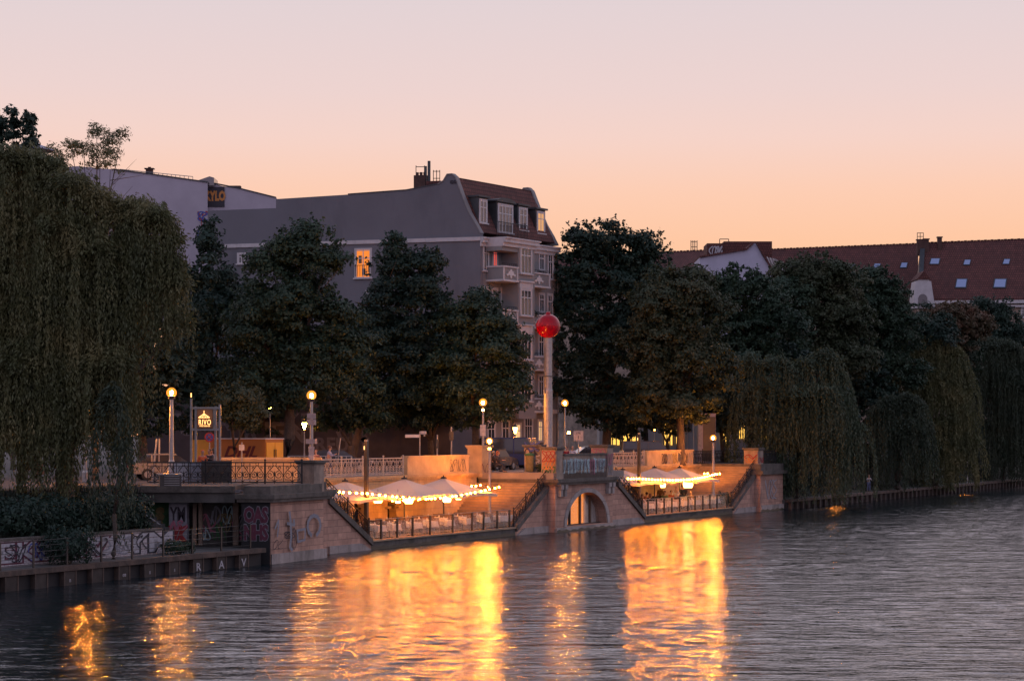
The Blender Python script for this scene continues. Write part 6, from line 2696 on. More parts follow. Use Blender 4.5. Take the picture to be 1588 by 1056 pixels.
# cornice bands
ntrim = bk * .3
b = MB()
for z, h, o in ((zeave - .55, .3, .12), (zeave - .25, .3, .3), (zeave + .05, .12, .4)):
    b.box3(Vector((P0[0], P0[1], z)) - fv * .05, fv * (FL + .05), bk * o, (0, 0, h))
b.build('cornice', MT['trim'], gh)
b = MB()
sideu = Vector((-.951, .309, 0))
zb1, zb2 = ZY(372.5, 168), ZY(367, 168)
l_ = SP.k(335)
b.box3(Vector((P0[0], P0[1], zeave - .12)) - sideu * .05, sideu * l_, -fv * .12, (0, 0, .3))
b.build('gable_band', MT['trim'], gh)
b = MB()
zz = ZY(640, 168)
b.box3(Vector((P0[0], P0[1], zz)), fv * FL, bk * .14, (0, 0, .35))
b.build('plinth_band', MT['trim'], gh)

# erker (projecting bay) on the facade
EO = 1.6
ek0, ek1 = FP.k(804, EO), FP.k(829, EO)
b = MB()
o = FP.at(ek0, ZY(640, 172), 0)
b.box3(o, fv * (ek1 - ek0), bk * EO, (0, 0, zeave - .5 - o[2]))
b.box3(FP.at(ek0 - .1, ZY(640, 172) - .5, 0), fv * (ek1 - ek0 + .2), bk * (EO + .1), (0, 0, .5))
b.build('projecting_bay', MT['greywall'], gh)
b = MB()
for z, h, oo in ((zeave - .55, .3, .12), (zeave - .25, .3, .3), (zeave + .05, .12, .4)):
    b.box3(FP.at(ek0 - 2.4, z, 0), fv * (ek1 - ek0 + 2.4 + oo), bk * (EO + oo), (0, 0, h))
b.build('bay_cornice', MT['trim'], gh)
b = MB()
b.box3(FP.at(ek0 - 2.4, zeave - .9, 0), fv * 2.4, bk * (EO - .05), (0, 0, .35))
b.build('loggia_soffit', MT['greywall'], gh)


def facade_window(pl, x0, y0, x1, y1, off, parent, style='plain', lit=None, sill=True, head=False, red=False, bars=2):
    k0, k1 = pl.k(x0, off), pl.k(x1, off)
    kc = (k0 + k1) / 2
    d = pl.at(kc, 0, off)[1]
    z0, z1 = ZY(y1, d), ZY(y0, d)
    u3 = Vector((pl.u[0], pl.u[1], 0))
    n3 = Vector((pl.n[0], pl.n[1], 0))
    w = k1 - k0
    b = MB()
    th = .13
    o = Vector(pl.at(k0, z0, off))
    b.box3(o, u3 * th, n3 * .07, (0, 0, z1 - z0))
    b.box3(o + u3 * (w - th), u3 * th, n3 * .07, (0, 0, z1 - z0))
    b.box3(o + u3 * th + Vector((0, 0, z1 - z0 - th)), u3 * (w - 2 * th), n3 * .07, (0, 0, th))
    if sill:
        b.box3(o - u3 * .08 - Vector((0, 0, .1)), u3 * (w + .16), n3 * .17, (0, 0, .1))
    if head:
        b.box3(o - u3 * .08 + Vector((0, 0, z1 - z0)), u3 * (w + .16), n3 * .08, (0, 0, .45))
        b.box3(o - u3 * .15 + Vector((0, 0, z1 - z0 + .45)), u3 * (w + .3), n3 * .2, (0, 0, .12))
    fr = b.build('window', MT['trim'], parent)
    b = MB()
    zi = z1 - z0 - th
    b.box3(o + u3 * th + n3 * .012, u3 * (w - 2 * th), n3 * .01, (0, 0, zi))
    b.build('pane', lit or MT['pane'], fr)
    b = MB()
    for i in range(bars + 1):
        a = th + (w - 2 * th - .07) * i / bars
        b.box3(o + u3 * a + n3 * .023, u3 * .07, n3 * .03, (0, 0, zi))
    for zf in (.0, .68, .96):
        b.box3(o + u3 * th + n3 * .0225 + Vector((0, 0, zi * zf)), u3 * (w - 2 * th), n3 * .029, (0, 0, .07))
    b.build('sash', MT['frame'], fr)
    return fr


REDLIT = glow('red lit curtain', (1.0, .12, .09), .75)
FW = [(748.4, 378, 758, 420), (835, 391, 844.5, 419), (848.6, 392.6, 857.7, 433),
      (748.4, 444, 757.7, 480), (762.5, 446, 771.7, 482), (775.5, 446, 789, 484), (835, 454, 844.5, 484), (848, 455, 857, 492),
      (748.4, 512, 757.7, 548), (834, 518.7, 844, 552), (848, 519, 857, 556), (834, 580, 843.6, 613), (848, 583, 857, 616), (748, 580, 757.7, 612)]
for w in FW:
    facade_window(FP, *w, 0, gh, bars=2)
facade_window(FP, 763, 380, 771.7, 420, 0, gh, lit=REDLIT)
facade_window(FP, 846, 650, 853, 684, 0, gh)
facade_window(FP, 833, 650, 841.5, 684, 0, gh, lit=MT['roomp'])
for y0, y1, hd in ((382, 424.5, False), (447, 489.6, True), (514, 557.8, True), (580, 622, True)):
    facade_window(FP, 806, y0, 824.5, y1, EO, gh, bars=3, head=hd)
EP = Pl(FP.at(ek1, 0, 0)[:2], FP.n)
# ground floor: door and grilled window
facade_window(FP, 812, 645, 826, 690, .02, gh, bars=3, sill=False)
facade_window(FP, 777, 650, 790, 690, .0, gh, bars=2, sill=False)
facade_window(FP, 755, 652, 768, 690, .0, gh, bars=2, sill=False)
facade_window(FP, 795.5, 655, 808, 692, .02, gh, lit=MT['roomp'], bars=1, sill=False)


def balcony(k0, k1, ytop, ybot, depth, orn=True):
    kc = (k0 + k1) / 2
    d = FP.at(kc, 0, depth)[1]
    z0, z1 = ZY(ybot, d), ZY(ytop, d)
    b = MB()
    o = Vector(FP.at(k0, z0, 0))
    w = (k1 - k0)
    b.box3(o + bk * (depth - .14) + Vector((0, 0, .15)), fv * w, bk * .12, (0, 0, z1 - z0 - .27))
    b.box3(o + Vector((0, 0, .15)), fv * .12, bk * (depth - .14), (0, 0, z1 - z0 - .27))
    b.box3(o + fv * (w - .12) + Vector((0, 0, .15)), fv * .12, bk * (depth - .14), (0, 0, z1 - z0 - .27))
    bal = b.build('balcony', MT['greywall'], gh)
    b = MB()
    b.box3(o - fv * .06, fv * (w + .12), bk * (depth + .06), (0, 0, .15))
    b.box3(o + bk * (depth - .2) - fv * .06 + Vector((0, 0, z1 - z0 - .12)), fv * (w + .12), bk * .26, (0, 0, .12))
    b.box3(o - fv * .06 + Vector((0, 0, z1 - z0 - .12)), fv * .24, bk * (depth - .2), (0, 0, .12))
    for a in (0, w - .18):
        b.box3(o + fv * a + bk * (depth - .02) + Vector((0, 0, .15)), fv * .18, bk * .04, (0, 0, z1 - z0 - .27))
    b.build('balcony_trim', MT['trim'], bal)
    # stucco ornament: urn with scrolls
    b = MB()
    c = Vector(FP.at(kc, (z0 + z1) / 2 + .02, depth + .0))
    h = (z1 - z0) * .3
    pts = [(0, -h), (.12, -h * .9), (.09, -h * .55), (.25, -h * .3), (.52, -h * .62), (.62, -h * .2), (.4, 0), (.3, h * .25), (.42, h * .45), (.2, h * .5), (.1, h * .7), (.13, h * .85), (0, h)]
    poly = [c + fv * a * 1.1 + Vector((0, 0, zz_)) for a, zz_ in pts] + [c - fv * a * 1.1 + Vector((0, 0, zz_)) for a, zz_ in reversed(pts[1:-1])]
    b.extrude(poly, bk * .05)
    b.build('stucco_ornament', MT['frame'], bal)
    b = MB()
    for i in range(9):
        q = o + fv * (w * i / 8) + bk * (depth - .1) + Vector((0, 0, z1 - z0))
        b.tube([q, q + Vector((0, 0, .22))], .015, 4)
    b.tube([o + bk * (depth - .1) + Vector((0, 0, z1 - z0 + .22)), o + fv * w + bk * (depth - .1) + Vector((0, 0, z1 - z0 + .22))], .02, 4)
    b.build('balcony_rail', MT['iron'], bal)


bk0 = FP.k(780.5, EO)
for yt, yb in ((413, 437), (480, 503.5), (548, 572), (612, 636)):
    balcony(bk0, ek0 - .05, yt, yb, EO)
rk0, rk1 = ek1 + .05, FP.k(853, .9)
for yt, yb in ((423, 446), (488, 510), (552, 575), (617, 640)):
    balcony(rk0, rk1, yt, yb, .9)
b = MB()
c = FP.at(ek0 + 3.6, ZY(486, 173), .7)
u = unit(RNG.normal(0, 1, (500, 3)))
fast_quads('balcony_plants', leaf_quads(np.array(c) + u * np.array([.5, .5, .35]) * RNG.uniform(.4, 1, 500)[:, None], u, .07), [LEAF['deep']], gh, WLOC[gh.name])

# dormers
def dormer(x0, y0, x1, y1, nw, lit=None, off=-.45, curved=False, rail=False):
    k0, k1 = FP.k(x0, off), FP.k(x1, off)
    d = FP.at((k0 + k1) / 2, 0, off)[1]
    z0, z1 = ZY(y1, d), ZY(y0, d)
    b = MB()
    o = Vector(FP.at(k0 - .12, z0 - .2, off - .02))
    w = k1 - k0 + .24
    b.box3(o, fv * w, -bk * 4.2, (0, 0, z1 - z0 + .32))
    dm = b.build('dormer', MT['slate'], gh)
    b = MB()
    if curved:
        nseg = 8
        for i in range(nseg):
            a0, a1 = -.15 + (w + .3) * i / nseg, -.15 + (w + .3) * (i + 1) / nseg
            h0, h1 = .25 * math.sin(PI * i / nseg), .25 * math.sin(PI * (i + 1) / nseg)
            p = o + bk * .18 + Vector((0, 0, z1 - z0 + .325))
            b.extrude([p + fv * a0 + Vector((0, 0, -.0)), p + fv * a1, p + fv * a1 + Vector((0, 0, h1 + .12)), p + fv * a0 + Vector((0, 0, h0 + .12))], -bk * 4.4)
    else:
        b.box3(o - fv * .15 + bk * .2 + Vector((0, 0, z1 - z0 + .325)), fv * (w + .3), -bk * 4.5, (0, 0, .14))
    b.build('dormer_roof', MT['slate'], dm)
    per = (k1 - k0) / nw
    facade_window(FP, x0, y0, x1, y1, off, dm, lit=lit or MT['pane_sky'], bars=2 * nw, sill=True)
    return z0


MT['pane_sky'] = mat('sky reflecting window glass', (.10, .09, .10), .06, 0, spec=1.0)
dormer(742.5, 309, 755, 346, 1)
dormer(771.5, 317, 795, 361, 2, curved=True, off=-.15)
dormer(804, 322, 817.5, 357, 1)
dormer(832, 328, 844.5, 362, 1, lit=glow('amber dormer window', (1.0, .5, .22), .75))
# roof terrace railing in front of the french window
b = MB()
kk0, kk1 = FP.k(771, .6), FP.k(818, .6)
zz0 = zeave + .2
b.tube([FP.at(kk0, zz0 + 1.3, .6), FP.at(kk1, zz0 + 1.3, .6)], .03, 4)
b.tube([FP.at(kk0, zz0 + .1, .6), FP.at(kk1, zz0 + .1, .6)], .02, 4)
for i in range(22):
    k = kk0 + (kk1 - kk0) * i / 21
    b.tube([FP.at(k, zz0, .6), FP.at(k, zz0 + 1.3, .6)], .018, 4)
b.build('roof_terrace_railing', MT['iron'], gh)
# drain pipe at the right edge
b = MB()
b.tube([FP.at(FL - .2, ZS, .12), FP.at(FL - .2, zeave - .5, .12)], .07, 6)
b.build('drain_pipe', MT['gal'], gh)
# roof hatch tiles edge
b = MB()
b.box3(Vector(q1) + fv * .41 - Vector((0, 0, .05)), fv * (FL - .82), -bk * .3, (0, 0, .16))
b.build('ridge_cap', MT['tile'], gh)
# gable windows
b = None


def side_window(x0, y0, x1, y1, lit=None):
    return facade_window(SP, x1, y0, x0, y1, .0, gh, lit=lit, bars=2)


side_window(550, 385, 577, 431, lit=MT['room'])
side_window(368, 392, 382, 409)
side_window(567, 450, 573, 473, lit=MT['pane'])
lw = [o for o in COL.objects if o.name.startswith('window')][-3]
b = MB()
for i in range(8):
    k = SP.k(551, .12) + (SP.k(576, .12) - SP.k(551, .12)) * i / 7
    b.tube([SP.at(k, ZY(430, 172), .12), SP.at(k, ZY(413, 172), .12)], .02, 4)
b.tube([SP.at(SP.k(551, .12), ZY(413, 172), .12), SP.at(SP.k(576, .12), ZY(413, 172), .12)], .025, 4)
b.build('window_guard', MT['iron'], lw)
b = MB()
for (xx, yy0, yy1, w_) in ((556, 398, 410, 5), (571, 408, 424, 4), (562, 418, 428, 5)):
    k0 = SP.k(xx, .03)
    k1 = SP.k(xx + w_, .03)
    b.quad(SP.at(k0, ZY(yy1, 172), .024), SP.at(k1, ZY(yy1, 172), .024), SP.at(k1, ZY(yy0, 172), .024), SP.at(k0, ZY(yy0, 172), .024))
b.build('room_shelf', MT['wood'], lw)
# chimney, flues, ladder frames on the gable top
b = MB()
c = Vector(SP.px(642, 292)) + fv * 1.0
b.box((c.x, c.y, c.z - .8), (1.0, .7, 1.9), R(160))
for i in range(3):
    b.lathe([(.11, 0), (.11, .25)], (c.x - .3 + .3 * i, c.y - .1 * i, c.z + 1.1), 6)
b.build('chimney', MT['brick'], gh)
b = MB()
for pxx, yt, rr in ((651.5, 258, .09), (656.5, 250, .12)):
    p = Vector(SP.px(pxx, 290)) + fv * .8
    b.tube([p - Vector((0, 0, .5)), Vector((p.x, p.y, ZY(yt, p.y)))], rr, 8)
b.build('flue_pipe', MT['slate'], gh)
b = MB()
for (xa_, xb_, yt, ym) in ((634, 647, 257, 267), (661, 671, 264, 275)):
    for xx in (xa_, xb_) + (((xa_ + xb_) / 2,) if xa_ > 650 else ()):
        p = Vector(SP.px(xx, 291)) + fv * 1.0
        b.tube([p - Vector((0, 0, .2)), Vector((p.x, p.y, ZY(yt, p.y)))], .03, 4)
    for yy in (yt, ym):
        p, q = Vector(SP.px(xa_, yy)) + fv * 1.0, Vector(SP.px(xb_, yy)) + fv * 1.0
        b.tube([p, q], .03, 4)
b.build('access_frame', MT['darksteel'], gh)
b = MB()
b.box3(Vector(SP.px(676, 291)) + fv * .6, sideu * 1.2, fv * 1, (0, 0, .6))
b.build('roof_hatch', MT['tile'], gh)
b = MB()
p = SP.px(695, 284)
squiggle(b, SP.px(698.5, 285.5), -sideu, UZ, .55, .28, 3, .03, 0, 12, .02)
b.build('graffiti', MT['g_dark'], gh)

# ================================================================== PALE HOUSE BEHIND LEFT
WP = Pl((P(322, 0, 190)[0], 190), (-1, .05), (-.05, -1))
wh = thing('pale_house', 'pale lilac house with graffiti and a roof terrace railing behind the left willow', 'house', (WP.o[0] - 6, 193, ZS))
pp = [WP.px(*q) for q in ((322, 283), (230, 270), (175, 263), (120, 258), (60, 262), (20, 268), (20, 500), (322, 500))]
b = MB()
b.extrude(pp, (-1.45, 9, 0))
b.build('wall', MT['lilac'], wh)
W2 = Pl((P(322, 0, 191)[0], 191), (1, .02), (.02, -1))
pp = [W2.px(*q) for q in ((322, 283), (345, 289), (372, 293), (428, 307), (428, 345), (322, 345))]
b = MB()
b.extrude(pp, (0, 6, 0))
b.build('rear_wing', MT['lilac'], wh)
b = MB()
for p, q in (((175, 263.5), (230, 270.5)), ((230, 270.5), (322, 283.5))):
    a, c = Vector(WP.px(*p)), Vector(WP.px(*q))
    b.box3(a + Vector((0, -.1, 0)), c - a, (0, .5, 0), (0, 0, .1))
for p, q in (((322, 283.3), (372, 293.3)), ((372, 293.3), (428, 307.3))):
    a, c = Vector(W2.px(*p)), Vector(W2.px(*q))
    b.box3(a + Vector((0, -.1, 0)), c - a, (0, .5, 0), (0, 0, .1))
b.build('coping', MT['slate'], wh)
b = MB()
n = 17
tops = [WP.px(186 + (299 - 186) * i / n, 264.5 + (276 - 264.5) * i / n, -.4) for i in range(n + 1)]
b.tube([(p[0], p[1], p[2] + .1) for p in tops], .03, 4)
b.tube([(p[0], p[1], p[2] - .22) for p in tops], .02, 4)
for p in tops:
    b.tube([(p[0], p[1], p[2] - .6), (p[0], p[1], p[2] + .1)], .025, 4)
b.build('roof_railing', MT['gal'], wh)
b = MB()
c = WP.px(231, 270, -.5)
b.box((c[0], c[1] + .3, c[2] - .3), (.6, .5, .75))
b.box((c[0], c[1] + .3, c[2] + .45), (.85, .7, .08))
b.box((c[0], c[1] + .3, c[2] + .53), (.25, .25, .12))
b.build('chimney', MT['brick'], wh)
b = MB()
c = WP.px(318, 281, -.5)
b.extrude([(c[0] - 1.3, c[1], c[2] - .4), (c[0] + .8, c[1], c[2] - .4), (c[0] + .8, c[1], c[2] + .3), (c[0] + .4, c[1], c[2] + .42), (c[0] - 1.1, c[1], c[2] - .1)], (0, 2.5, 0))
b.build('skylight_box', MT['pane_sky'], wh)
b = MB()
c = W2.px(361, 293)
b.box((c[0], c[1] + 1, c[2] - .3), (1.2, .8, .65))
b.build('rear_chimney', MT['brick'], wh)
b = MB()
c = W2.px(333.5, 305)
b.box((c[0], c[1] - .05, c[2] - .95), (1.7, .04, 1.8))
b.text('KYLO', (c[0] + .02, c[1] - .08, c[2] - .0), (1, 0, 0), UZ, 1.15, .06, 1, .01, sx=.62)
c = WP.px(317, 340)
for i in range(2):
    squiggle(b, (c[0] - .55, c[1] - .0, c[2] - .2), (1, 0, 0), UZ, .8, .9, 2, .05, 2 + i, 4 + i, .02 + .01 * i)
b.box((c[0] - .25, c[1] - .05, c[2] - 2.2), (.06, .04, 2.2), m=2)
b.box((c[0] + .05, c[1] - .05, c[2] - 2.2), (.06, .04, 2.2), m=2)
c = WP.px(316, 368)
squiggle(b, (c[0] - .5, c[1], c[2] - .6), (1, 0, 0), UZ, .9, 1.3, 2, .05, 3, 9, .02)
b.build('graffiti', [MT['g_dark'], MT['g_orange'], MT['g_red'], MT['g_blue']], wh)
# rooftop canopy at the upper left
x, y, z = P(47, 222, 152)
r = thing('roof_canopy', 'pale blue grey shallow canopy roof peeking out above the left willow', 'canopy', (x, y, z - 6))
b = MB()
b.lathe([(1.75, -.55), (1.55, -.42), (.7, -.12), (.55, .05), (.1, .12)], (x, y, z), 8)
b.build('canopy_roof', MT['white'], r)
b = MB()
b.tube([(x, y, z - 6), (x, y, z)], .1, 8)
b.build('mast', MT['gal'], r)

# ================================================================== WHITE GABLE HOUSE
GP = Pl((P(1085, 0, 262)[0], 262), (1, .06), (.06, -1))
g = thing('white_gable_house', 'white gabled house with a glazed attic slope between the tree tops', 'house', (GP.o[0] + 5, 266, ZS))
pg = [GP.px(*q) for q in ((1085, 400), (1120, 394), (1158, 388), (1169, 378), (1172, 378), (1182, 396), (1198, 422), (1206, 440), (1206, 520), (1085, 520))]
b = MB()
b.extrude(pg, (.0, 8, 0))
b.build('wall', MT['white'], g)
b = MB()
for p, q in (((1085, 400), (1158, 388)), ((1158, 388), (1169, 378)), ((1172, 378), (1200, 426))):
    a, c = Vector(GP.px(*p)), Vector(GP.px(*q))
    dd = (c - a).normalized()
    b.box3(a - Vector((0, .3, 0)), c - a, (0, 9, 0), Vector((-dd.z, 0, dd.x)) * .22)
b.build('roof', MT['tile'], g)
b = MB()
p = Vector(GP.px(1183, 398))
a = [Vector(GP.px(*q)) + Vector((.3, .5, 0)) for q in ((1184, 398), (1200, 401), (1214, 412), (1220, 438), (1204, 438))]
b.extrude(a, (0, 1.0, 0))
at = b.build('glazed_attic', MT['pane_sky'], g)
b = MB()
for i in range(6):
    q0_ = Vector(GP.px(1186 + i * 5, 398 + i * 1.5)) + Vector((.3, .42, 0))
    q1_ = Vector(GP.px(1202 + i * 3.6, 438)) + Vector((.3, .42, 0))
    b.tube([q0_, q1_], .07, 4)
b.build('glazing_bar', MT['frame'], at)
b = MB()
for (x0, x1, y0) in ((1096, 1122, 378), (1122, 1196, 375)):
    a, c = Vector(GP.px(x0, 400, -9)), Vector(GP.px(x1, 400, -9))
    b.box((a.x / 2 + c.x / 2, a.y + 2, a.z - 2), (c.x - a.x, 5, ZY(y0, a.y) - a.z + 2))
b.build('roof_structure', MT['tile'], g)
b = MB()
c = GP.px(1109, 392, -9)
squiggle(b, (c[0] - .8, c[1] - .6, c[2] - .4), (1, 0, 0), UZ, 1.6, 1.2, 4, .07, 0, 14, .02)
b.build('graffiti', MT['g_white'], g)
b = MB()
for (x0, x1, y0, y1) in ((1116, 1130, 371, 376),):
    for xx in (x0, x1):
        p = GP.px(xx, y1, -9)
        b.tube([(p[0], p[1], p[2] - .3), (p[0], p[1], ZY(y0, p[1]))], .05, 4)
    p, q = GP.px(x0, y0, -9), GP.px(x1, y0, -9)
    b.tube([p, q], .05, 4)
b.build('roof_frame', MT['darksteel'], g)
b = MB()
c = GP.px(1175, 441)
b.box((c[0], c[1] - .1, c[2] - 1), (1.6, .2, 1.6))
b.build('window', MT['pane'], g)
r = thing('lattice_mast', 'small lattice ladder frame on the low roof left of the white gable', 'mast', P(1076, 388, 268))
b = MB()
for xx in (1071.5, 1074.5, 1077.5, 1081):
    p = P(xx, 390, 268)
    b.tube([p, P(xx, 373, 268)], .05, 4)
for yy in (375, 383):
    b.tube([P(1071.5, yy, 268), P(1081, yy, 268)], .04, 4)
b.build('frame', MT['darksteel'], r)

# ================================================================== LONG RED ROOFED HOUSE
RP = Pl((P(1420, 0, 290)[0], 290), (1, -.12), (-.12, -1))


def roof_house(name, label, x0, x1, yr0, yr1, ye, plo, mats):
    t = thing(name, label, 'house', (plo.px((x0 + x1) / 2, 400)[0], plo.o[1] + 4, ZS))
    a, c = Vector(plo.px(x0, ye)), Vector(plo.px(x1, ye))
    ra, rc = Vector(plo.px(x0, yr0)), Vector(plo.px(x1, yr1))
    n3 = Vector((plo.n[0], plo.n[1], 0))
    back = -n3 * 7
    # ridge set back: keep it where the eye sees it
    def push(p, dz=7):
        k = (p.y + dz) / p.y
        return Vector((p.x * k, p.y * k, HC + (p.z - HC) * k))
    ra, rc = push(ra), push(rc)
    nrm0 = (c - a).cross(ra - a)
    eye = Vector((0, 0, HC))
    rc = eye + (rc - eye) * ((a - eye).dot(nrm0) / (rc - eye).dot(nrm0))
    b = MB()
    m = MB()
    th = Vector((0, 0, -.25))
    m.box3(a, c - a, n3 * -.01, (0, 0, .01))
    b.add([a, c, rc, ra, a + th, c + th, rc + th, ra + th], [(0, 1, 2, 3), (7, 6, 5, 4), (0, 4, 5, 1), (1, 5, 6, 2), (2, 6, 7, 3), (3, 7, 4, 0)])
    ba, bc = a - n3 * 14, c - n3 * 14
    b.add([ra, rc, bc, ba, ra + th, rc + th, bc + th, ba + th], [(0, 1, 2, 3), (7, 6, 5, 4), (0, 4, 5, 1), (1, 5, 6, 2), (2, 6, 7, 3), (3, 7, 4, 0)])
    b.build('roof', MT['tile'], t)
    b = MB()
    o = Vector((a.x, a.y, ZS)) - n3 * .5
    b.box3(o, (c.x - a.x, c.y - a.y, 0), -n3 * 13, (0, 0, a.z - .35 - ZS))
    b.add([a + th - n3 * .5, ra + th, ba + th], [(0, 1, 2)])
    b.add([c + th - n3 * .5, rc + th, bc + th], [(0, 2, 1)])
    b.build('wall', MT[mats], t)
    # ridge tiles
    b = MB()
    nn = int((rc - ra).length / .45)
    for i in range(nn):
        p = ra.lerp(rc, i / nn)
        b.box3(p - Vector((0, .15, .02)), (rc - ra) / nn * .8, (0, .3, 0), (0, 0, .14 if i % 2 else .1))
    b.build('ridge_tiles', MT['tile'], t)
    return t, a, c, ra, rc, n3


rh, ea, ec, ra, rc, rn = roof_house('red_roof_house', 'long red tiled house on the right with two rows of roof windows', 1428, 1640, 377, 369, 463, RP, 'pier')
RP2 = Pl((P(1425, 0, 298)[0], 298), (1, -.1), (-.1, -1))
rh2, ea2, ec2, ra2, rc2, rn2 = roof_house('red_roof_house', 'dark red roofed house left of the gabled stone dormer, seen over the tree tops', 1190, 1424, 387, 378, 470, RP2, 'pier')


def roof_window(t, a, c, ra_, rc_, x0, y0, x1, y1, label=None):
    # plane through a, c, ra
    nrm = (c - a).cross(ra_ - a).normalized()
    if nrm.y > 0:
        nrm = -nrm

    def hit(px, py):
        dr = Vector(((px - 794) / F, 1, -(py - 669) / F))
        o = Vector((0, 0, HC))
        k = (a - o).dot(nrm) / dr.dot(nrm)
        return o + dr * k
    q = [hit(x0 + (1.5 if y1 - y0 > 0 else 0), y0), hit(x1 + 1, y0), hit(x1 - .8, y1), hit(x0 - .8, y1)]
    cc = sum(q, Vector()) / 4
    b = MB()
    outer = [cc + (p - cc) * 1.22 for p in q]
    b.extrude([p + nrm * .0 for p in outer], nrm * .1)
    f = b.build('roof_window', MT['slate'], t)
    b = MB()
    b.extrude([p + nrm * .101 for p in q], nrm * .02)
    b.build('pane', MT['skylight'], f)


MT['skylight'] = mat('skylight glass', (.26, .33, .52), .25, 0, spec=.6)
for w in ((1483, 434, 1498, 446), (1542, 434, 1559, 446), (1495, 404, 1504, 411), (1556, 403, 1565, 410), (1443, 402, 1456, 410), (1600, 434, 1616, 446)):
    roof_window(rh, ea, ec, ra, rc, *w)
for w in ((1316, 411, 1324, 419), (1355, 410, 1364, 417), (1397, 408.5, 1406, 415.5), (1285, 412, 1293, 418)):
    roof_window(rh2, ea2, ec2, ra2, rc2, *w)
# fire wall, chimneys and stone dormer between them
b = MB()
p = Vector(RP.px(1427, 470))
q = p + (ra - ea) + Vector((.2, 0, .1))
b.extrude([Vector(RP.px(1425, 466)) + Vector((0, -.2, 0)), Vector(RP.px(1429, 466)) + Vector((0, -.2, 0)), ra + Vector((.6, -.2, .5)), ra + Vector((-.1, -.2, .5))], (0, .6, 0))
b.build('fire_wall', MT['slate'], rh)
for lab, xx, yt, w_ in (('a', 1427, 373, .9), ('b', 1436, 372, .7), ('c', 1457, 369, .55)):
    b = MB()
    c = P(xx, 388, 296)
    b.box((c[0], c[1], c[2] - .8), (w_, .7, ZY(yt, 296) - c[2] + .8))
    b.box((c[0], c[1], ZY(yt, 296)), (w_ + .2, .85, .15))
    b.build('chimney', MT['brick'], rh)
b = MB()
for xx in (1422.5, 1427, 1432):
    b.tube([P(xx, 374, 296), P(xx, 361, 296)], .045, 4)
for yy in (361.5, 367):
    b.tube([P(1422.5, yy, 296), P(1432, yy, 296)], .045, 4)
b.build('access_frame', MT['darksteel'], rh)
DP = Pl((P(1431, 0, 288.5)[0], 288.5), (1, -.12), (-.12, -1))
b = MB()
pp = [DP.px(*q) for q in ((1416, 478), (1418, 450), (1420, 436), (1424, 436), (1424, 432), (1441, 432), (1441, 436), (1444, 436), (1449, 470), (1450, 478))]
b.extrude(pp, (0, 3, 0))
sd = b.build('stone_dormer', MT['trim'], rh)
b = MB()
pp = [DP.px(*q, .15) for q in ((1421.5, 433.5), (1433, 420), (1443.5, 433.5))]
b.extrude(pp, (0, 5, 0))
b.build('dormer_gable', MT['tile'], sd)
b = MB()
aw = [DP.px(1431 + 7 * math.cos(PI * i / 10), 463 - 7 * math.sin(PI * i / 10), .06) for i in range(11)] + [DP.px(1424, 477, .06), DP.px(1438, 477, .06)]
b.extrude(aw, (0, .05, 0))
b.build('arched_window', MT['pane'], sd)
# cornice and windows on the right house facade
b = MB()
o = Vector((ea.x, ea.y, ea.z - .75))
b.box3(o, (ec.x - ea.x, ec.y - ea.y, 0), rn * .25, (0, 0, .45))
b.box3(o - Vector((0, 0, .5)), (ec.x - ea.x, ec.y - ea.y, 0), rn * .05, (0, 0, .3))
b.build('cornice', MT['trim'], rh)
RW = Pl((RP.o[0] - rn.x * .5, RP.o[1] - rn.y * .5), RP.u, RP.n)
for (x0, x1) in ((1482, 1502), (1538, 1565), (1583, 1600)):
    facade_window(RW, x0, 474, x1, 492, .0, rh, bars=4)
for (x0, x1) in ((1532, 1541), (1555, 1567), (1583, 1600)):
    facade_window(RW, x0, 518, x1, 542, .0, rh, lit=glow('lit office window', (1.0, .66, .42), 1.7), bars=2)
for (x0, x1) in ((1503, 1511), (1515, 1524)):
    facade_window(RW, x0, 514, x1, 528, .0, rh, lit=glow('lit office window', (1.0, .58, .3), 1.0), bars=2)

# left-most dark red building strip behind tall maple
LP_ = Pl((P(865, 0, 285)[0], 285), (1, 0), (0, -1))
t, *_ = roof_house('red_roof_house', 'dark red roof strip low behind the tallest maple', 855, 1100, 399, 388, 440, LP_, 'pier')

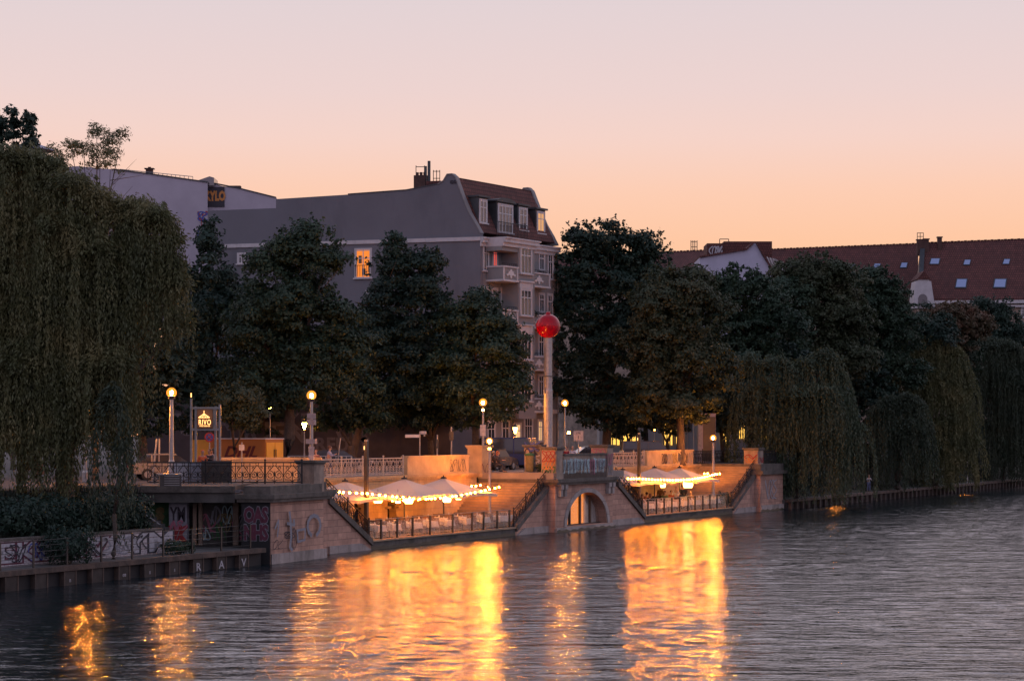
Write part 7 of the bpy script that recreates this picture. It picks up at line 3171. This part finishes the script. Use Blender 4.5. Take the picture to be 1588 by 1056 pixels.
# ================================================================== LIT SHOP FRONT BEHIND THE TREES, GRAFFITI WALL LEFT
sf = thing('shop_front', 'yellow lit ground floor building glowing between the far tree trunks', 'building', (P(1040, 0, 222)[0], 224, ZS))
x0, x1 = P(930, 0, 222)[0], P(1235, 0, 222)[0]
b = MB()
b.box(((x0 + x1) / 2, 226, ZS), (x1 - x0, 7, 7.5))
b.build('wall', MT['greywall'], sf)
for (a, c, y0, y1) in ((944, 962, 640, 690), (966, 987, 640, 690), (1030, 1044, 650, 690), (1048, 1060, 652, 688), (1085, 1096, 655, 690), (1118, 1128, 642, 688), (1146, 1156, 645, 680), (1180, 1190, 650, 682), (1208, 1216, 650, 682)):
    b = MB()
    xa_, xb_ = P(a, 0, 222)[0], P(c, 0, 222)[0]
    z0, z1 = max(ZY(y1, 222), ZS + .3), ZY(y0, 222)
    b.box(((xa_ + xb_) / 2, 222.44, z0), (xb_ - xa_, .1, z1 - z0))
    w = b.build('window', MT['roomy'], sf)
    b = MB()
    for i in range(4):
        b.box((xa_ + (xb_ - xa_) * i / 3, 222.36, z0), (.12, .06, z1 - z0))
    b.box(((xa_ + xb_) / 2, 222.35, z0 + (z1 - z0) * .6), (xb_ - xa_, .05, .1))
    b.build('frame', MT['slate'], w)
gw = thing('graffiti_wall', 'long grey house wall covered with large pale graffiti letters behind the van', 'wall', (P(420, 0, 158)[0], 158, ZS))
x0, x1 = P(215, 0, 158)[0], P(700, 0, 158)[0]
b = MB()
b.box(((x0 + x1) / 2, 158.3, ZS), (x1 - x0, .4, 5.5))
b.build('wall', mat('shaded dark plaster', (.065, .055, .06), .9, noise=(.5, .3)), gw)  # plaster darkened to paint in the shade under the tree crowns
b = MB()
for txt, pxc, pyc, sz in (('DUEN', 415, 672, 1.5), ('KE', 462, 655, 1.2), ('REUST', 530, 690, 1.0), ('OS', 545, 672, 1.3), ('CO', 530, 652, 1.3), ('VTS', 262, 660, 1.6), ('RAK', 345, 655, 1.3)):
    p = P(pxc, pyc, 158)
    b.text(txt, (p[0], 158.09, p[2]), (1, 0, 0), UZ, sz * 1.4, .03, 0, .012, sx=1.0)
b.build('graffiti', gmat('shaded grey spray paint', (.13, .12, .13)), gw)  # letters dimmed too, the same shade put into their colour
